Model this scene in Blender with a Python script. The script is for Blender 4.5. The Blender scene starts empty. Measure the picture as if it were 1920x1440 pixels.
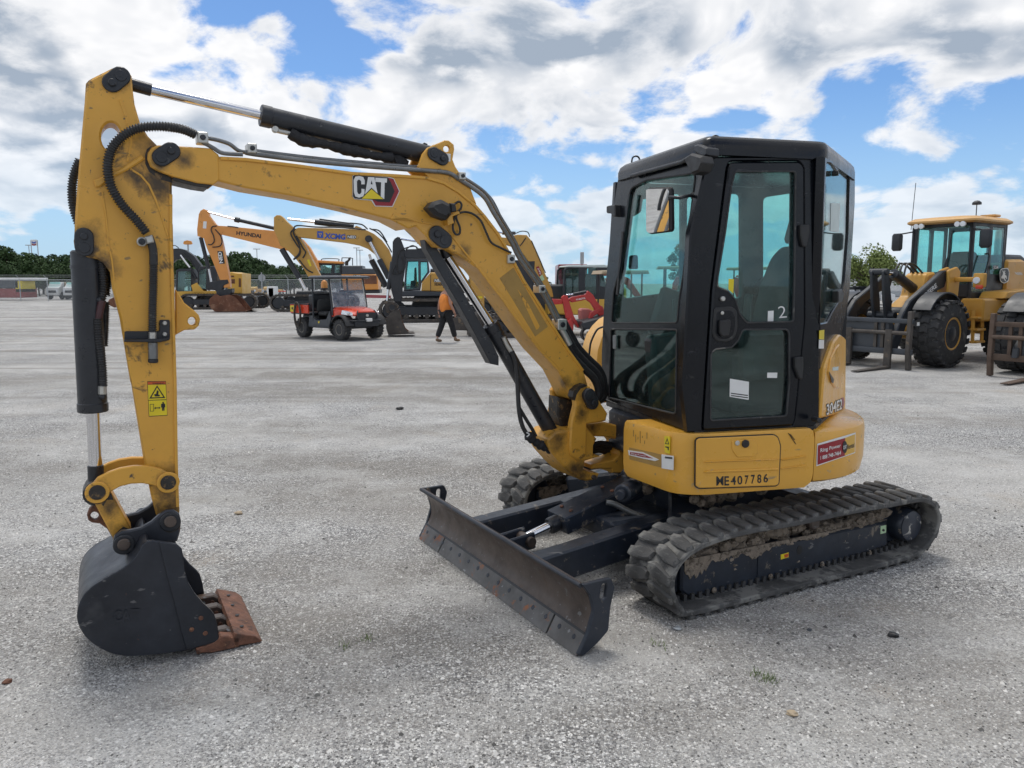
import bpy, bmesh, math, random
import numpy as np
from mathutils import Vector, Matrix
from mathutils.geometry import tessellate_polygon
random.seed(7); RNG = np.random.default_rng(7)
R = math.radians
SC = bpy.context.scene
COL = SC.collection
# ------------------------------------------------------------------ camera
FPX, CAMH, PITCH, HORIZON = 1400.0, 1.74, R(6.6), 531.0
CY = HORIZON + FPX * math.tan(PITCH)
cam_d = bpy.data.cameras.new('camera'); cam = bpy.data.objects.new('camera', cam_d); COL.objects.link(cam)
cam_d.sensor_width = 36.0; cam_d.lens = 36.0 * FPX / 1920.0
cam_d.shift_y = -(720.0 - CY) / 1920.0
cam_d.clip_start = 0.05; cam_d.clip_end = 4000
cam.location = (0, 0, CAMH); cam.rotation_euler = (R(90) - PITCH, 0, 0)
SC.camera = cam
# ------------------------------------------------------------------ light
SUN_EL, SUN_AZ = R(72), R(-18)          # azimuth measured from +Y (ahead) towards +X
SKY_STRENGTH, SUN_STRENGTH, SUN_ANGLE = 0.10, 1.5, R(18)
sun_d = bpy.data.lights.new('sun', 'SUN'); sun_d.energy = SUN_STRENGTH; sun_d.angle = SUN_ANGLE; sun_d.color = (1.0, 0.96, 0.9)
sun = bpy.data.objects.new('sun', sun_d); COL.objects.link(sun)
SUNV = Vector((math.sin(SUN_AZ) * math.cos(SUN_EL), math.cos(SUN_AZ) * math.cos(SUN_EL), math.sin(SUN_EL)))
sun.rotation_euler = (-SUNV).to_track_quat('-Z', 'Y').to_euler()
SC.view_settings.view_transform = 'Standard'; SC.view_settings.look = 'None'
SC.view_settings.exposure = 0.28; SC.view_settings.gamma = 1.0; SC.view_settings.use_curve_mapping = False
SC.cycles.use_denoising = True; SC.cycles.max_bounces = 6; SC.cycles.transparent_max_bounces = 14
SC.cycles.glossy_bounces = 2; SC.cycles.diffuse_bounces = 2; SC.cycles.caustics_reflective = False; SC.cycles.caustics_refractive = False
SC.cycles.use_adaptive_sampling = True; SC.cycles.adaptive_threshold = 0.02

# ---- world: Nishita sky with broken cumulus above it
W = bpy.data.worlds.new('World'); SC.world = W; W.use_nodes = True
def build_world():
    nt = W.node_tree; N = nt.nodes; L = nt.links; N.clear()
    def n(t, **k):
        x = N.new(t)
        for a, b in k.items(): setattr(x, a, b)
        return x
    def mth(op, a, b=None, c=None, clamp=False):
        x = n('ShaderNodeMath', operation=op, use_clamp=clamp)
        for i, s in enumerate((a, b, c)):
            if s is None: continue
            if isinstance(s, (int, float)): x.inputs[i].default_value = s
            else: L.new(s, x.inputs[i])
        return x.outputs[0]
    def vec(op, a, b=None, s=None):
        x = n('ShaderNodeVectorMath', operation=op)
        for i, q in enumerate((a, b)):
            if q is None: continue
            if isinstance(q, tuple): x.inputs[i].default_value = q
            else: L.new(q, x.inputs[i])
        if s is not None: x.inputs['Scale'].default_value = s
        return x.outputs[0]
    def mix(f, a, b):
        x = n('ShaderNodeMix', data_type='RGBA')
        for i, q in ((0, f), (6, a), (7, b)):
            if isinstance(q, (int, float)): x.inputs[i].default_value = q
            elif isinstance(q, tuple): x.inputs[i].default_value = q + (1,)
            else: L.new(q, x.inputs[i])
        return x.outputs[2]
    def noise(v, scale, detail, rough, lac=2.0, dist=0.0):
        x = n('ShaderNodeTexNoise'); L.new(v, x.inputs['Vector'])
        x.inputs['Scale'].default_value = scale; x.inputs['Detail'].default_value = detail
        x.inputs['Roughness'].default_value = rough; x.inputs['Lacunarity'].default_value = lac; x.inputs['Distortion'].default_value = dist
        return x.outputs['Fac']
    def mapr(v, a, b, c=0.0, d=1.0, smooth=True):
        x = n('ShaderNodeMapRange'); x.interpolation_type = 'SMOOTHSTEP' if smooth else 'LINEAR'
        L.new(v, x.inputs[0])
        for i, q in enumerate((a, b, c, d)): x.inputs[i + 1].default_value = q
        return x.outputs[0]
    sky = n('ShaderNodeTexSky', sky_type='NISHITA'); sky.sun_disc = False
    sky.sun_elevation = SUN_EL; sky.sun_rotation = SUN_AZ
    sky.air_density = 1.0; sky.dust_density = 0.6; sky.ozone_density = 2.0
    tc = n('ShaderNodeTexCoord').outputs['Generated']
    sep = n('ShaderNodeSeparateXYZ'); L.new(tc, sep.inputs[0])
    z = mth('MAXIMUM', sep.outputs[2], 0.0)
    # clouds keep their puffy height near the horizon and spread out overhead
    inv = mth('DIVIDE', 1.0, mth('ADD', mth('MULTIPLY', z, 0.9), 0.42))
    comb = n('ShaderNodeCombineXYZ'); L.new(mth('MULTIPLY', sep.outputs[0], inv), comb.inputs[0]); L.new(mth('MULTIPLY', sep.outputs[1], inv), comb.inputs[1])
    L.new(mth('MULTIPLY', z, mth('MULTIPLY', inv, 1.35)), comb.inputs[2])
    p = vec('ADD', comb.outputs[0], SKY_OFFSET)
    warp = n('ShaderNodeTexNoise'); L.new(p, warp.inputs['Vector']); warp.inputs['Scale'].default_value = 3.0; warp.inputs['Detail'].default_value = 1
    pw = vec('ADD', p, vec('SCALE', vec('SUBTRACT', warp.outputs['Color'], (0.5, 0.5, 0.5)), s=0.16))
    def billow(q, sc):
        x = n('ShaderNodeTexVoronoi'); x.feature = 'F1'; x.voronoi_dimensions = '3D'; L.new(q, x.inputs['Vector']); x.inputs['Scale'].default_value = sc
        return mth('SUBTRACT', 0.62, x.outputs['Distance'])
    def density(q, fine=True):
        a = noise(q, 2.3, 2, 0.5)
        d = mth('MULTIPLY', a, 0.95)
        d = mth('ADD', d, mth('MULTIPLY', billow(q, 5.5), 0.16))
        d = mth('ADD', d, mth('MULTIPLY', noise(q, 7.0, 6 if fine else 1, 0.64), 0.36))
        d = mth('ADD', d, mth('MULTIPLY', billow(q, 15.0), 0.085)) if fine else mth('ADD', d, 0.024)
        return d
    d0 = density(pw)
    d1 = density(vec('ADD', pw, (math.sin(SUN_AZ) * 0.03, math.cos(SUN_AZ) * 0.03, 0.11)), False)
    cover = mapr(d0, CLOUD_LO - 0.01, CLOUD_LO + 0.075)
    thick = mapr(d0, CLOUD_LO + 0.05, CLOUD_LO + 0.26)
    lit = mapr(mth('SUBTRACT', d0, d1), -0.10, 0.10)
    shade = mth('MULTIPLY', thick, mth('SUBTRACT', 1.10, mth('MULTIPLY', lit, 1.05)), clamp=True)
    shade = mth('ADD', shade, mth('MULTIPLY', mth('SUBTRACT', 0.5, lit), 0.22), clamp=True)
    shade = mth('ADD', shade, mth('MULTIPLY', mapr(noise(pw, 16.0, 2, 0.6), 0.35, 0.65), 0.16), clamp=True)
    ccol = mix(shade, (0.83, 0.83, 0.84), (0.31, 0.37, 0.455))
    haze = mapr(z, 0.0, 0.24, 1.0, 0.0)
    skyc = vec('MULTIPLY', vec('SCALE', sky.outputs[0], s=SKY_STRENGTH), (0.68, 0.89, 1.12))
    skyc = mix(mth('MULTIPLY', haze, 0.70), skyc, (0.40, 0.58, 0.78))
    ccol = mix(mth('MULTIPLY', haze, 0.40), ccol, (0.58, 0.68, 0.78))
    col = mix(mth('MULTIPLY', cover, mth('SUBTRACT', 1.0, mth('MULTIPLY', haze, 0.25))), skyc, ccol)
    bg = n('ShaderNodeBackground'); L.new(col, bg.inputs[0]); bg.inputs[1].default_value = 1.0
    out = n('ShaderNodeOutputWorld'); L.new(bg.outputs[0], out.inputs[0])
SKY_OFFSET, CLOUD_LO = (11.5, 4.4, 0.6), 0.568
build_world()
W.cycles.sampling_method = 'MANUAL'; W.cycles.sample_map_resolution = 512
# ------------------------------------------------------------------ picking helpers: a pixel gives a direction, a plane gives the distance
OC = np.array([0, 0, CAMH])
def ray(u, v):
    x = (u - 960.0) / FPX; y = (v - CY) / FPX; c, s = math.cos(PITCH), math.sin(PITCH)
    return np.array([x, c - y * s, -(s + y * c)])
def ground(u, v, z=0.0):
    d = ray(u, v); return OC + d * ((z - CAMH) / d[2])
def A3(p): return np.array([p[0], p[1], p[2] if len(p) > 2 else 0.0], float)
class PL:
    """a plane: origin o, in-plane axes e1, e2, normal n turned towards the viewer"""
    def __init__(s, o, e1, e2=(0, 0, 1)):
        s.o = A3(o); s.e1 = A3(e1) / np.linalg.norm(A3(e1)); s.e2 = A3(e2) / np.linalg.norm(A3(e2))
        n = np.cross(s.e1, s.e2); n /= np.linalg.norm(n)
        s.n = n if np.dot(OC - s.o, n) > 0 else -n
    def p3(s, u, v, off=0.0):
        d = ray(u, v); o = s.o + s.n * off
        return OC + d * (np.dot(o - OC, s.n) / np.dot(d, s.n))
    def p2(s, u, v, off=0.0):
        q = s.p3(u, v, off) - s.o - s.n * off
        # solve for a,b
        M = np.stack([s.e1, s.e2], 1); return tuple(np.linalg.lstsq(M, q, rcond=None)[0])
    def px(s, pts, off=0.0): return [s.p2(u, v, off) for u, v in pts]
    def w(s, a, b, off=0.0): return s.o + s.e1 * a + s.e2 * b + s.n * off
    def shift(s, off): return PL(s.o + s.n * off, s.e1, s.e2)
def VP(p, deg): return PL((p[0], p[1], 0), (math.cos(R(deg)), math.sin(R(deg)), 0))
def Z(ox, oy, sc): return lambda *pts: [(ox + x / sc, oy + y / sc) for x, y in pts]
def circ(c, r, n=20, ry=None, a0=0.0, a1=2 * math.pi):
    full = abs(a1 - a0 - 2 * math.pi) < 1e-6
    return [(c[0] + r * math.cos(a0 + (a1 - a0) * i / (n if full else n - 1)), c[1] + (ry or r) * math.sin(a0 + (a1 - a0) * i / (n if full else n - 1))) for i in range(n)]
def capsule(c1, c2, r, n=9, r2=None):
    a = math.atan2(c2[1] - c1[1], c2[0] - c1[0]); r2 = r2 or r
    return circ(c2, r2, n, a0=a - math.pi / 2, a1=a + math.pi / 2) + circ(c1, r, n, a0=a + math.pi / 2, a1=a + 1.5 * math.pi)
def rrect(x0, y0, x1, y1, r, n=5):
    o = []
    for cx_, cy_, a in ((x1 - r, y1 - r, 0), (x0 + r, y1 - r, 90), (x0 + r, y0 + r, 180), (x1 - r, y0 + r, 270)):
        o += circ((cx_, cy_), r, n, a0=R(a), a1=R(a + 90))
    return o
def rounded(pts, r, n=4):
    """round the corners of a polygon"""
    o = []; m = len(pts)
    for i in range(m):
        p0, p, p1 = (np.array(pts[(i + k) % m], float) for k in (-1, 0, 1))
        a, b = p0 - p, p1 - p; la, lb = np.linalg.norm(a), np.linalg.norm(b)
        rr = r[i] if isinstance(r, (list, tuple)) else r
        t = min(rr, la * .49, lb * .49)
        if t <= 1e-6: o.append(tuple(p)); continue
        q0, q1 = p + a / la * t, p + b / lb * t
        for k in range(n + 1):
            x = k / n; o.append(tuple((1 - x) ** 2 * q0 + 2 * x * (1 - x) * p + x * x * q1))
    return o
def smooth(pts, n=6, closed=False):
    """Catmull-Rom through the points"""
    P = [np.array(p, float) for p in pts]; m = len(P); o = []
    for i in range(m if closed else m - 1):
        g = (lambda k: P[k % m]) if closed else (lambda k: P[max(0, min(m - 1, k))])
        p0, p1, p2, p3 = g(i - 1), g(i), g(i + 1), g(i + 2)
        for k in range(n):
            t = k / n
            o.append(tuple(.5 * (2 * p1 + (p2 - p0) * t + (2 * p0 - 5 * p1 + 4 * p2 - p3) * t * t + (3 * p1 - p0 - 3 * p2 + p3) * t ** 3)))
    if not closed: o.append(tuple(P[-1]))
    return o
def resample(pts, step, closed=False):
    P = [np.array(p, float) for p in pts]
    if closed: P.append(P[0])
    d = [0.0]
    for a, b in zip(P, P[1:]): d.append(d[-1] + np.linalg.norm(b - a))
    n = max(2, int(round(d[-1] / step))); o = []; j = 0
    for i in range(n if closed else n + 1):
        t = d[-1] * i / n
        while j < len(d) - 2 and d[j + 1] < t: j += 1
        k = (t - d[j]) / max(1e-9, d[j + 1] - d[j]); o.append(P[j] * (1 - k) + P[j + 1] * k)
    return o
# ------------------------------------------------------------------ mesh collecting
def area2(p): return .5 * sum(p[i][0] * p[(i + 1) % len(p)][1] - p[(i + 1) % len(p)][0] * p[i][1] for i in range(len(p)))
def inset(poly, b):
    if b == 0: return list(poly)
    sg = 1 if area2(poly) > 0 else -1; m = len(poly); o = []
    for i in range(m):
        p0, p, p1 = (np.array(poly[(i + k) % m], float) for k in (-1, 0, 1))
        d0, d1 = p - p0, p1 - p
        l0, l1 = np.linalg.norm(d0), np.linalg.norm(d1)
        if l0 < 1e-9 or l1 < 1e-9: o.append(tuple(p)); continue
        n0 = np.array([-d0[1], d0[0]]) / l0 * sg; n1 = np.array([-d1[1], d1[0]]) / l1 * sg
        k = n0 + n1; q = np.dot(k, k)
        o.append(tuple(p + k * (2 * b / q if q > .5 else b)))
    return o
class MB:
    def __init__(s): s.v = []; s.f = []
    def add(s, vs, fs):
        k = len(s.v); s.v += [tuple(map(float, v)) for v in vs]; s.f += [tuple(i + k for i in f) for f in fs]; return s
    def extr(s, pl, poly, o0, o1, bev=0.0, holes=()):
        """prism of a polygon (plane coordinates) between two offsets; bev chamfers both rims"""
        loops = [list(poly)] + [list(h) for h in holes]
        if o0 > o1: o0, o1 = o1, o0
        b = min(bev, (o1 - o0) * .45)
        def ring(bb, off):
            r = []
            for i, lp in enumerate(loops):
                r.append([pl.w(x, y, off) for x, y in inset(lp, bb if i == 0 else -bb)])
            return r
        rings = [ring(b, o1), ring(0, o1 - b), ring(0, o0 + b), ring(b, o0)] if b > 0 else [ring(0, o1), ring(0, o0)]
        flat = inset(loops[0], b), [inset(h, -b) for h in loops[1:]]
        tris = tessellate_polygon([[Vector((x, y, 0)) for x, y in flat[0]]] + [[Vector((x, y, 0)) for x, y in h] for h in flat[1]])
        vs = []; fs = []; cnt = [len(l) for l in loops]; tot = sum(cnt)
        for r in rings:
            for lp in r: vs += lp
        nr = len(rings)
        for t in tris: fs.append(tuple(t)); fs.append(tuple((nr - 1) * tot + i for i in reversed(t)))
        for k in range(nr - 1):
            st = 0
            for c in cnt:
                for i in range(c):
                    j = (i + 1) % c
                    fs.append((k * tot + st + i, k * tot + st + j, (k + 1) * tot + st + j, (k + 1) * tot + st + i))
                st += c
        return s.add(vs, fs)
    def tube(s, pts, r, seg=8, closed=False, caps=True):
        P = [np.array(p, float) for p in pts]; m = len(P)
        rad = [r] * m if isinstance(r, (int, float)) else list(r)
        T = []
        for i in range(m):
            a = P[i - 1] if (i > 0 or closed) else P[i]; b = P[(i + 1) % m] if (i < m - 1 or closed) else P[i]
            t = b - a; T.append(t / max(1e-9, np.linalg.norm(t)))
        up = np.array([0, 0, 1.0]) if abs(T[0][2]) < .9 else np.array([1.0, 0, 0])
        x = np.cross(up, T[0]); x /= np.linalg.norm(x); vs = []; fs = []
        for i in range(m):
            x = x - T[i] * np.dot(x, T[i]); x /= max(1e-9, np.linalg.norm(x)); y = np.cross(T[i], x)
            for k in range(seg):
                a = 2 * math.pi * k / seg; vs.append(P[i] + (x * math.cos(a) + y * math.sin(a)) * rad[i])
        for i in range(m if closed else m - 1):
            j = (i + 1) % m
            for k in range(seg):
                q = (k + 1) % seg; fs.append((i * seg + k, i * seg + q, j * seg + q, j * seg + k))
        if caps and not closed: fs.append(tuple(reversed(range(seg)))); fs.append(tuple((m - 1) * seg + k for k in range(seg)))
        return s.add(vs, fs)
    def cyl(s, a, b, r, seg=20, bev=0.0, r2=None):
        a, b = np.array(a, float), np.array(b, float); r2 = r if r2 is None else r2
        if bev <= 0: return s.tube([a, b], [r, r2], seg)
        d = (b - a) / np.linalg.norm(b - a)
        return s.tube([a, a + d * bev * .999, a + d * bev, b - d * bev, b - d * bev * .999, b][0:1] + [a + d * bev, b - d * bev, b], [r - bev, r, r2, r2 - bev], seg)
    def rev(s, c, axis, prof, seg=28):
        """surface of revolution; prof = (along axis, radius)"""
        c = np.array(c, float); ax = np.array(axis, float); ax /= np.linalg.norm(ax)
        return s.tube_axis(c, ax, prof, seg)
    def tube_axis(s, c, ax, prof, seg):
        up = np.array([0, 0, 1.0]) if abs(ax[2]) < .9 else np.array([1.0, 0, 0])
        x = np.cross(up, ax); x /= np.linalg.norm(x); y = np.cross(ax, x); vs = []; fs = []; m = len(prof)
        for t, r in prof:
            for k in range(seg):
                a = 2 * math.pi * k / seg; vs.append(c + ax * t + (x * math.cos(a) + y * math.sin(a)) * r)
        for i in range(m - 1):
            for k in range(seg):
                q = (k + 1) % seg; fs.append((i * seg + k, i * seg + q, (i + 1) * seg + q, (i + 1) * seg + k))
        if prof[0][1] > 1e-6: fs.append(tuple(reversed(range(seg))))
        if prof[-1][1] > 1e-6: fs.append(tuple((m - 1) * seg + k for k in range(seg)))
        return s.add(vs, fs)
    def box(s, c, ex, ey, ez, sx, sy, sz, bev=0.0):
        pl = PL.__new__(PL); pl.o = np.array(c, float); pl.e1 = A3(ex) / np.linalg.norm(A3(ex)); pl.e2 = A3(ez) / np.linalg.norm(A3(ez)); pl.n = A3(ey) / np.linalg.norm(A3(ey))
        return s.extr(pl, rrect(-sx / 2, -sz / 2, sx / 2, sz / 2, bev, 3) if bev > 0 else [(-sx / 2, -sz / 2), (sx / 2, -sz / 2), (sx / 2, sz / 2), (-sx / 2, sz / 2)], -sy / 2, sy / 2, bev)
    def bar(s, a, b, w, h, up=(0, 0, 1), bev=0.0):
        a, b = np.array(a, float), np.array(b, float); d = b - a; l = np.linalg.norm(d); d /= l
        y = np.cross(A3(up), d); y /= np.linalg.norm(y); z = np.cross(d, y)
        return s.box((a + b) / 2, d, y, z, l, w, h, bev)
    def loft(s, rings, closed=True, caps=True):
        m = len(rings[0]); vs = [p for r in rings for p in r]; fs = []
        for i in range(len(rings) - 1):
            for k in range(m if closed else m - 1):
                q = (k + 1) % m; fs.append((i * m + k, i * m + q, (i + 1) * m + q, (i + 1) * m + k))
        if caps and closed: fs.append(tuple(reversed(range(m)))); fs.append(tuple((len(rings) - 1) * m + k for k in range(m)))
        return s.add(vs, fs)
    def plan(s, pts, z0, z1, bev=0.0, holes=()):
        pl = PL.__new__(PL); pl.o = np.zeros(3); pl.e1 = np.array([1., 0, 0]); pl.e2 = np.array([0, 1., 0]); pl.n = np.array([0, 0, 1.])
        return s.extr(pl, [(p[0], p[1]) for p in pts], z0, z1, bev, holes)
    def xf(s, fr):
        """local (x, y, z) to world with a frame (origin, ex, ey, ez)"""
        o, ex, ey, ez = fr; s.v = [tuple(o + ex * a + ey * b + ez * c) for a, b, c in s.v]; return s
    def build(s, name, mat, parent=None, sharp=32):
        return mesh_obj(name, s.v, s.f, mat, parent, sharp)
def base_of(o):
    while o is not None and o.parent is not None: o = o.parent
    return np.array(o.location) if o is not None else np.zeros(3)
def mesh_obj(name, v, f, mat, parent=None, sharp=32):
    me = bpy.data.meshes.new(name); b = base_of(parent)
    me.from_pydata([(x - b[0], y - b[1], z - b[2]) for x, y, z in v], [], f); me.update()
    if sharp:
        me.polygons.foreach_set('use_smooth', [True] * len(me.polygons)); me.set_sharp_from_angle(angle=R(sharp))
    if mat is not None: me.materials.append(mat)
    o = bpy.data.objects.new(name, me); COL.objects.link(o); o.parent = parent
    return o
def thing(name, label, cat, loc=(0, 0, 0), group=None):
    o = bpy.data.objects.new(name, None); COL.objects.link(o); o.location = tuple(float(x) for x in loc); o.empty_display_size = .2
    o['label'] = label; o['category'] = cat
    if group: o['group'] = group
    return o
def tag(o, label, cat, group=None):
    o['label'] = label; o['category'] = cat
    if group: o['group'] = group
    return o
def E(name, pl, poly, o0, o1, mat, parent, bev=0.0, holes=(), sharp=32):
    return MB().extr(pl, poly, o0, o1, bev, holes).build(name, mat, parent, sharp)
def EP(name, pl, pxs, o0, o1, mat, parent, bev=0.0, holes=(), at=None, rnd=0.0):
    """prism of an outline picked in the photograph on the plane at offset `at`"""
    at = max(o0, o1) if at is None else at
    poly = pl.px(pxs, at)
    if rnd: poly = rounded(poly, rnd)
    return E(name, pl, poly, o0, o1, mat, parent, bev, [pl.px(h, at) for h in holes])
_txt = {}
def text_mesh(s, bold=0.0):
    k = (s, bold)
    if k not in _txt:
        cu = bpy.data.curves.new('t', 'FONT'); cu.body = s; cu.size = 1.0; cu.offset = bold; cu.resolution_u = 3; cu.fill_mode = 'FRONT'
        ob = bpy.data.objects.new('t', cu); me = bpy.data.meshes.new_from_object(ob)
        v = np.array([tuple(x.co)[:2] for x in me.vertices]); f = [tuple(p.vertices) for p in me.polygons]
        bpy.data.objects.remove(ob); bpy.data.curves.remove(cu); bpy.data.meshes.remove(me)
        _txt[k] = (v, f)
    return _txt[k]
def lettering(name, s, pl, corners, off, mat, parent, bold=0.01, at=None):
    """text filling the quad of picked corners (bottom-left, bottom-right, top-right, top-left)"""
    v, f = text_mesh(s, bold); lo, hi = v.min(0), v.max(0)
    q = [np.array(x) for x in pl.px(corners, off if at is None else at)]
    out = []
    for x, y in v:
        a, b = (x - lo[0]) / (hi[0] - lo[0]), (y - lo[1]) / (hi[1] - lo[1])
        p = (q[0] * (1 - a) + q[1] * a) * (1 - b) + (q[3] * (1 - a) + q[2] * a) * b
        out.append(pl.w(p[0], p[1], off))
    return mesh_obj(name, out, f, mat, parent, 0)
# ------------------------------------------------------------------ materials
def nodes(name):
    m = bpy.data.materials.new(name); m.use_nodes = True; nt = m.node_tree
    return m, nt, nt.nodes, nt.links, nt.nodes['Principled BSDF']
def paint(name, col, rough=.45, metal=0.0, var=.10, vs=5.0, wear=None, wear2=None, scratch=None, bump=0.0, bs=120.0, coat=0.0, spec=.5, rvar=.12, spots=(), spotcol=(.035, .026, .018)):
    """colour with mottling; wear = (colour, amount 0..1, scale) worn patches; scratch = (colour, amount, scale)"""
    m, nt, N, L, P = nodes(name)
    tc = N.new('ShaderNodeTexCoord').outputs['Object']
    def noise(scale, det=6, rg=.6, vecm=None, dist=0.0):
        x = N.new('ShaderNodeTexNoise'); x.inputs['Scale'].default_value = scale; x.inputs['Detail'].default_value = det; x.inputs['Roughness'].default_value = rg; x.inputs['Distortion'].default_value = dist
        L.new(vecm if vecm is not None else tc, x.inputs['Vector']); return x.outputs['Fac']
    def ramp(v, a, b):
        x = N.new('ShaderNodeMapRange'); L.new(v, x.inputs[0]); x.inputs[1].default_value = a; x.inputs[2].default_value = b; return x.outputs[0]
    def mix(f, a, b):
        x = N.new('ShaderNodeMix'); x.data_type = 'RGBA'
        for i, q in ((0, f), (6, a), (7, b)):
            if isinstance(q, tuple): x.inputs[i].default_value = (q[0], q[1], q[2], 1)
            else: L.new(q, x.inputs[i])
        return x.outputs[2]
    n0 = noise(vs, 5, .62)
    lo = tuple(c * (1 - var) for c in col); hi = tuple(min(1, c * (1 + var)) for c in col)
    c = mix(ramp(n0, .3, .7), lo, hi)
    for w in (wear, wear2):
        if w:
            wc, am, sc = w
            nn = noise(sc, 5, .68, dist=.4); t = .66 - am * .36
            c = mix(ramp(nn, t, t + .07), c, wc)
    if scratch:
        wc, am, sc = scratch
        for rot in ((.3, .5, .9), (1.2, .2, 2.1)):
            mp = N.new('ShaderNodeMapping'); L.new(tc, mp.inputs[0]); mp.inputs['Rotation'].default_value = rot; mp.inputs['Scale'].default_value = (sc * .06, sc, sc)
            nn = noise(1.0, 3, .5, mp.outputs[0]); t = .74 - am * .12
            c = mix(ramp(nn, t, t + .05), c, wc)
    gn = noise(11.0, 6, .72) if spots else None
    for sp, sr in spots:      # grease and grime round the joints
        ds = N.new('ShaderNodeVectorMath'); ds.operation = 'DISTANCE'; L.new(tc, ds.inputs[0]); ds.inputs[1].default_value = tuple(float(q) for q in sp)
        nn = N.new('ShaderNodeMath'); nn.operation = 'MULTIPLY_ADD'; L.new(gn, nn.inputs[0]); nn.inputs[1].default_value = sr * 2.8; L.new(ds.outputs['Value'], nn.inputs[2])
        f_ = N.new('ShaderNodeMapRange'); L.new(nn.outputs[0], f_.inputs[0]); f_.inputs[1].default_value = sr * 1.45; f_.inputs[2].default_value = sr * 2.7; f_.inputs[3].default_value = .88; f_.inputs[4].default_value = 0.0
        c = mix(f_.outputs[0], c, spotcol)
    L.new(c, P.inputs['Base Color'])
    rr = N.new('ShaderNodeMapRange'); L.new(noise(vs * 2.3, 5), rr.inputs[0]); rr.inputs[1].default_value = .3; rr.inputs[2].default_value = .7
    rr.inputs[3].default_value = max(.02, rough - rvar); rr.inputs[4].default_value = min(1, rough + rvar); L.new(rr.outputs[0], P.inputs['Roughness'])
    P.inputs['Metallic'].default_value = metal; P.inputs['Coat Weight'].default_value = coat; P.inputs['Specular IOR Level'].default_value = spec
    if bump > 0:
        b = N.new('ShaderNodeBump'); b.inputs['Strength'].default_value = bump; b.inputs['Distance'].default_value = .01
        L.new(noise(bs, 6, .65), b.inputs['Height']); L.new(b.outputs[0], P.inputs['Normal'])
    return m
def plain(name, col, rough=.5, metal=0.0):
    m, nt, N, L, P = nodes(name)
    tc = N.new('ShaderNodeTexCoord').outputs['Object']; x = N.new('ShaderNodeTexNoise'); x.inputs['Scale'].default_value = 14; x.inputs['Detail'].default_value = 5; L.new(tc, x.inputs['Vector'])
    mx = N.new('ShaderNodeMix'); mx.data_type = 'RGBA'; L.new(x.outputs['Fac'], mx.inputs[0])
    mx.inputs[6].default_value = tuple(c * .88 for c in col) + (1,); mx.inputs[7].default_value = tuple(min(1, c * 1.1) for c in col) + (1,)
    L.new(mx.outputs[2], P.inputs['Base Color']); P.inputs['Roughness'].default_value = rough; P.inputs['Metallic'].default_value = metal
    return m
def glass(name, tint, refl_rough=.02, dirt=.06, dirtcol=(.5, .52, .48), dscale=9.0):
    """thin tinted pane: tinted see-through, Fresnel reflection, a film of dust"""
    m, nt, N, L, P = nodes(name); out = N['Material Output']; N.remove(P)
    tr = N.new('ShaderNodeBsdfTransparent'); tr.inputs[0].default_value = tint + (1,)
    gl = N.new('ShaderNodeBsdfGlossy'); gl.inputs['Roughness'].default_value = refl_rough; gl.inputs[0].default_value = (.9, .95, .95, 1)
    lw = N.new('ShaderNodeLayerWeight'); lw.inputs[0].default_value = .5
    pw = N.new('ShaderNodeMath'); pw.operation = 'POWER'; L.new(lw.outputs['Facing'], pw.inputs[0]); pw.inputs[1].default_value = 5.0
    mul = N.new('ShaderNodeMath'); mul.operation = 'MULTIPLY_ADD'; L.new(pw.outputs[0], mul.inputs[0]); mul.inputs[1].default_value = .9; mul.inputs[2].default_value = .045; mul.use_clamp = True
    mx = N.new('ShaderNodeMixShader'); L.new(mul.outputs[0], mx.inputs[0]); L.new(tr.outputs[0], mx.inputs[1]); L.new(gl.outputs[0], mx.inputs[2])
    df = N.new('ShaderNodeBsdfDiffuse'); df.inputs[0].default_value = dirtcol + (1,)
    tc = N.new('ShaderNodeTexCoord').outputs['Object']; x = N.new('ShaderNodeTexNoise'); x.inputs['Scale'].default_value = dscale; x.inputs['Detail'].default_value = 9; x.inputs['Roughness'].default_value = .7; L.new(tc, x.inputs['Vector'])
    mr = N.new('ShaderNodeMapRange'); L.new(x.outputs['Fac'], mr.inputs[0]); mr.inputs[1].default_value = .42; mr.inputs[2].default_value = .75; mr.inputs[3].default_value = dirt * .35; mr.inputs[4].default_value = dirt * 2.2
    m2 = N.new('ShaderNodeMixShader'); L.new(mr.outputs[0], m2.inputs[0]); L.new(mx.outputs[0], m2.inputs[1]); L.new(df.outputs[0], m2.inputs[2])
    L.new(m2.outputs[0], out.inputs[0])
    return m
DIRT = (.16, .135, .105)
M = {}
M['yellow'] = paint('machine_yellow', (.72, .375, .055), .38, var=.07, vs=3.5, wear=((.17, .10, .035), .13, 7.0), wear2=((.10, .075, .05), .06, 23.0), scratch=((.30, .19, .07), .35, 34.0), bump=.05, bs=45)
M['yellow2'] = paint('machine_yellow_clean', (.74, .385, .052), .33, var=.05, vs=2.5, wear=((.42, .33, .22), .05, 11.0), scratch=((.40, .26, .10), .25, 26.0), coat=.15)
M['grease'] = paint('grease_black', (.028, .024, .02), .5, var=.4, vs=20, wear=((.2, .12, .045), .25, 26), bump=.3, bs=60)
M['black'] = paint('black_paint', (.022, .024, .029), .36, var=.25, vs=8, wear=((.10, .10, .10), .05, 18), scratch=((.12, .12, .12), .15, 40))
M['cabblack'] = paint('cab_black_paint', (.006, .0075, .011), .24, var=.2, vs=5, wear=((.03, .03, .03), .02, 14), scratch=((.04, .04, .045), .2, 30), spec=.35, rvar=.06)
M['navy'] = paint('dark_frame_paint', (.018, .024, .036), .42, var=.25, vs=8, wear=((.19, .16, .125), .16, 9), scratch=((.14, .14, .14), .35, 30), bump=.08, bs=50)
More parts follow.
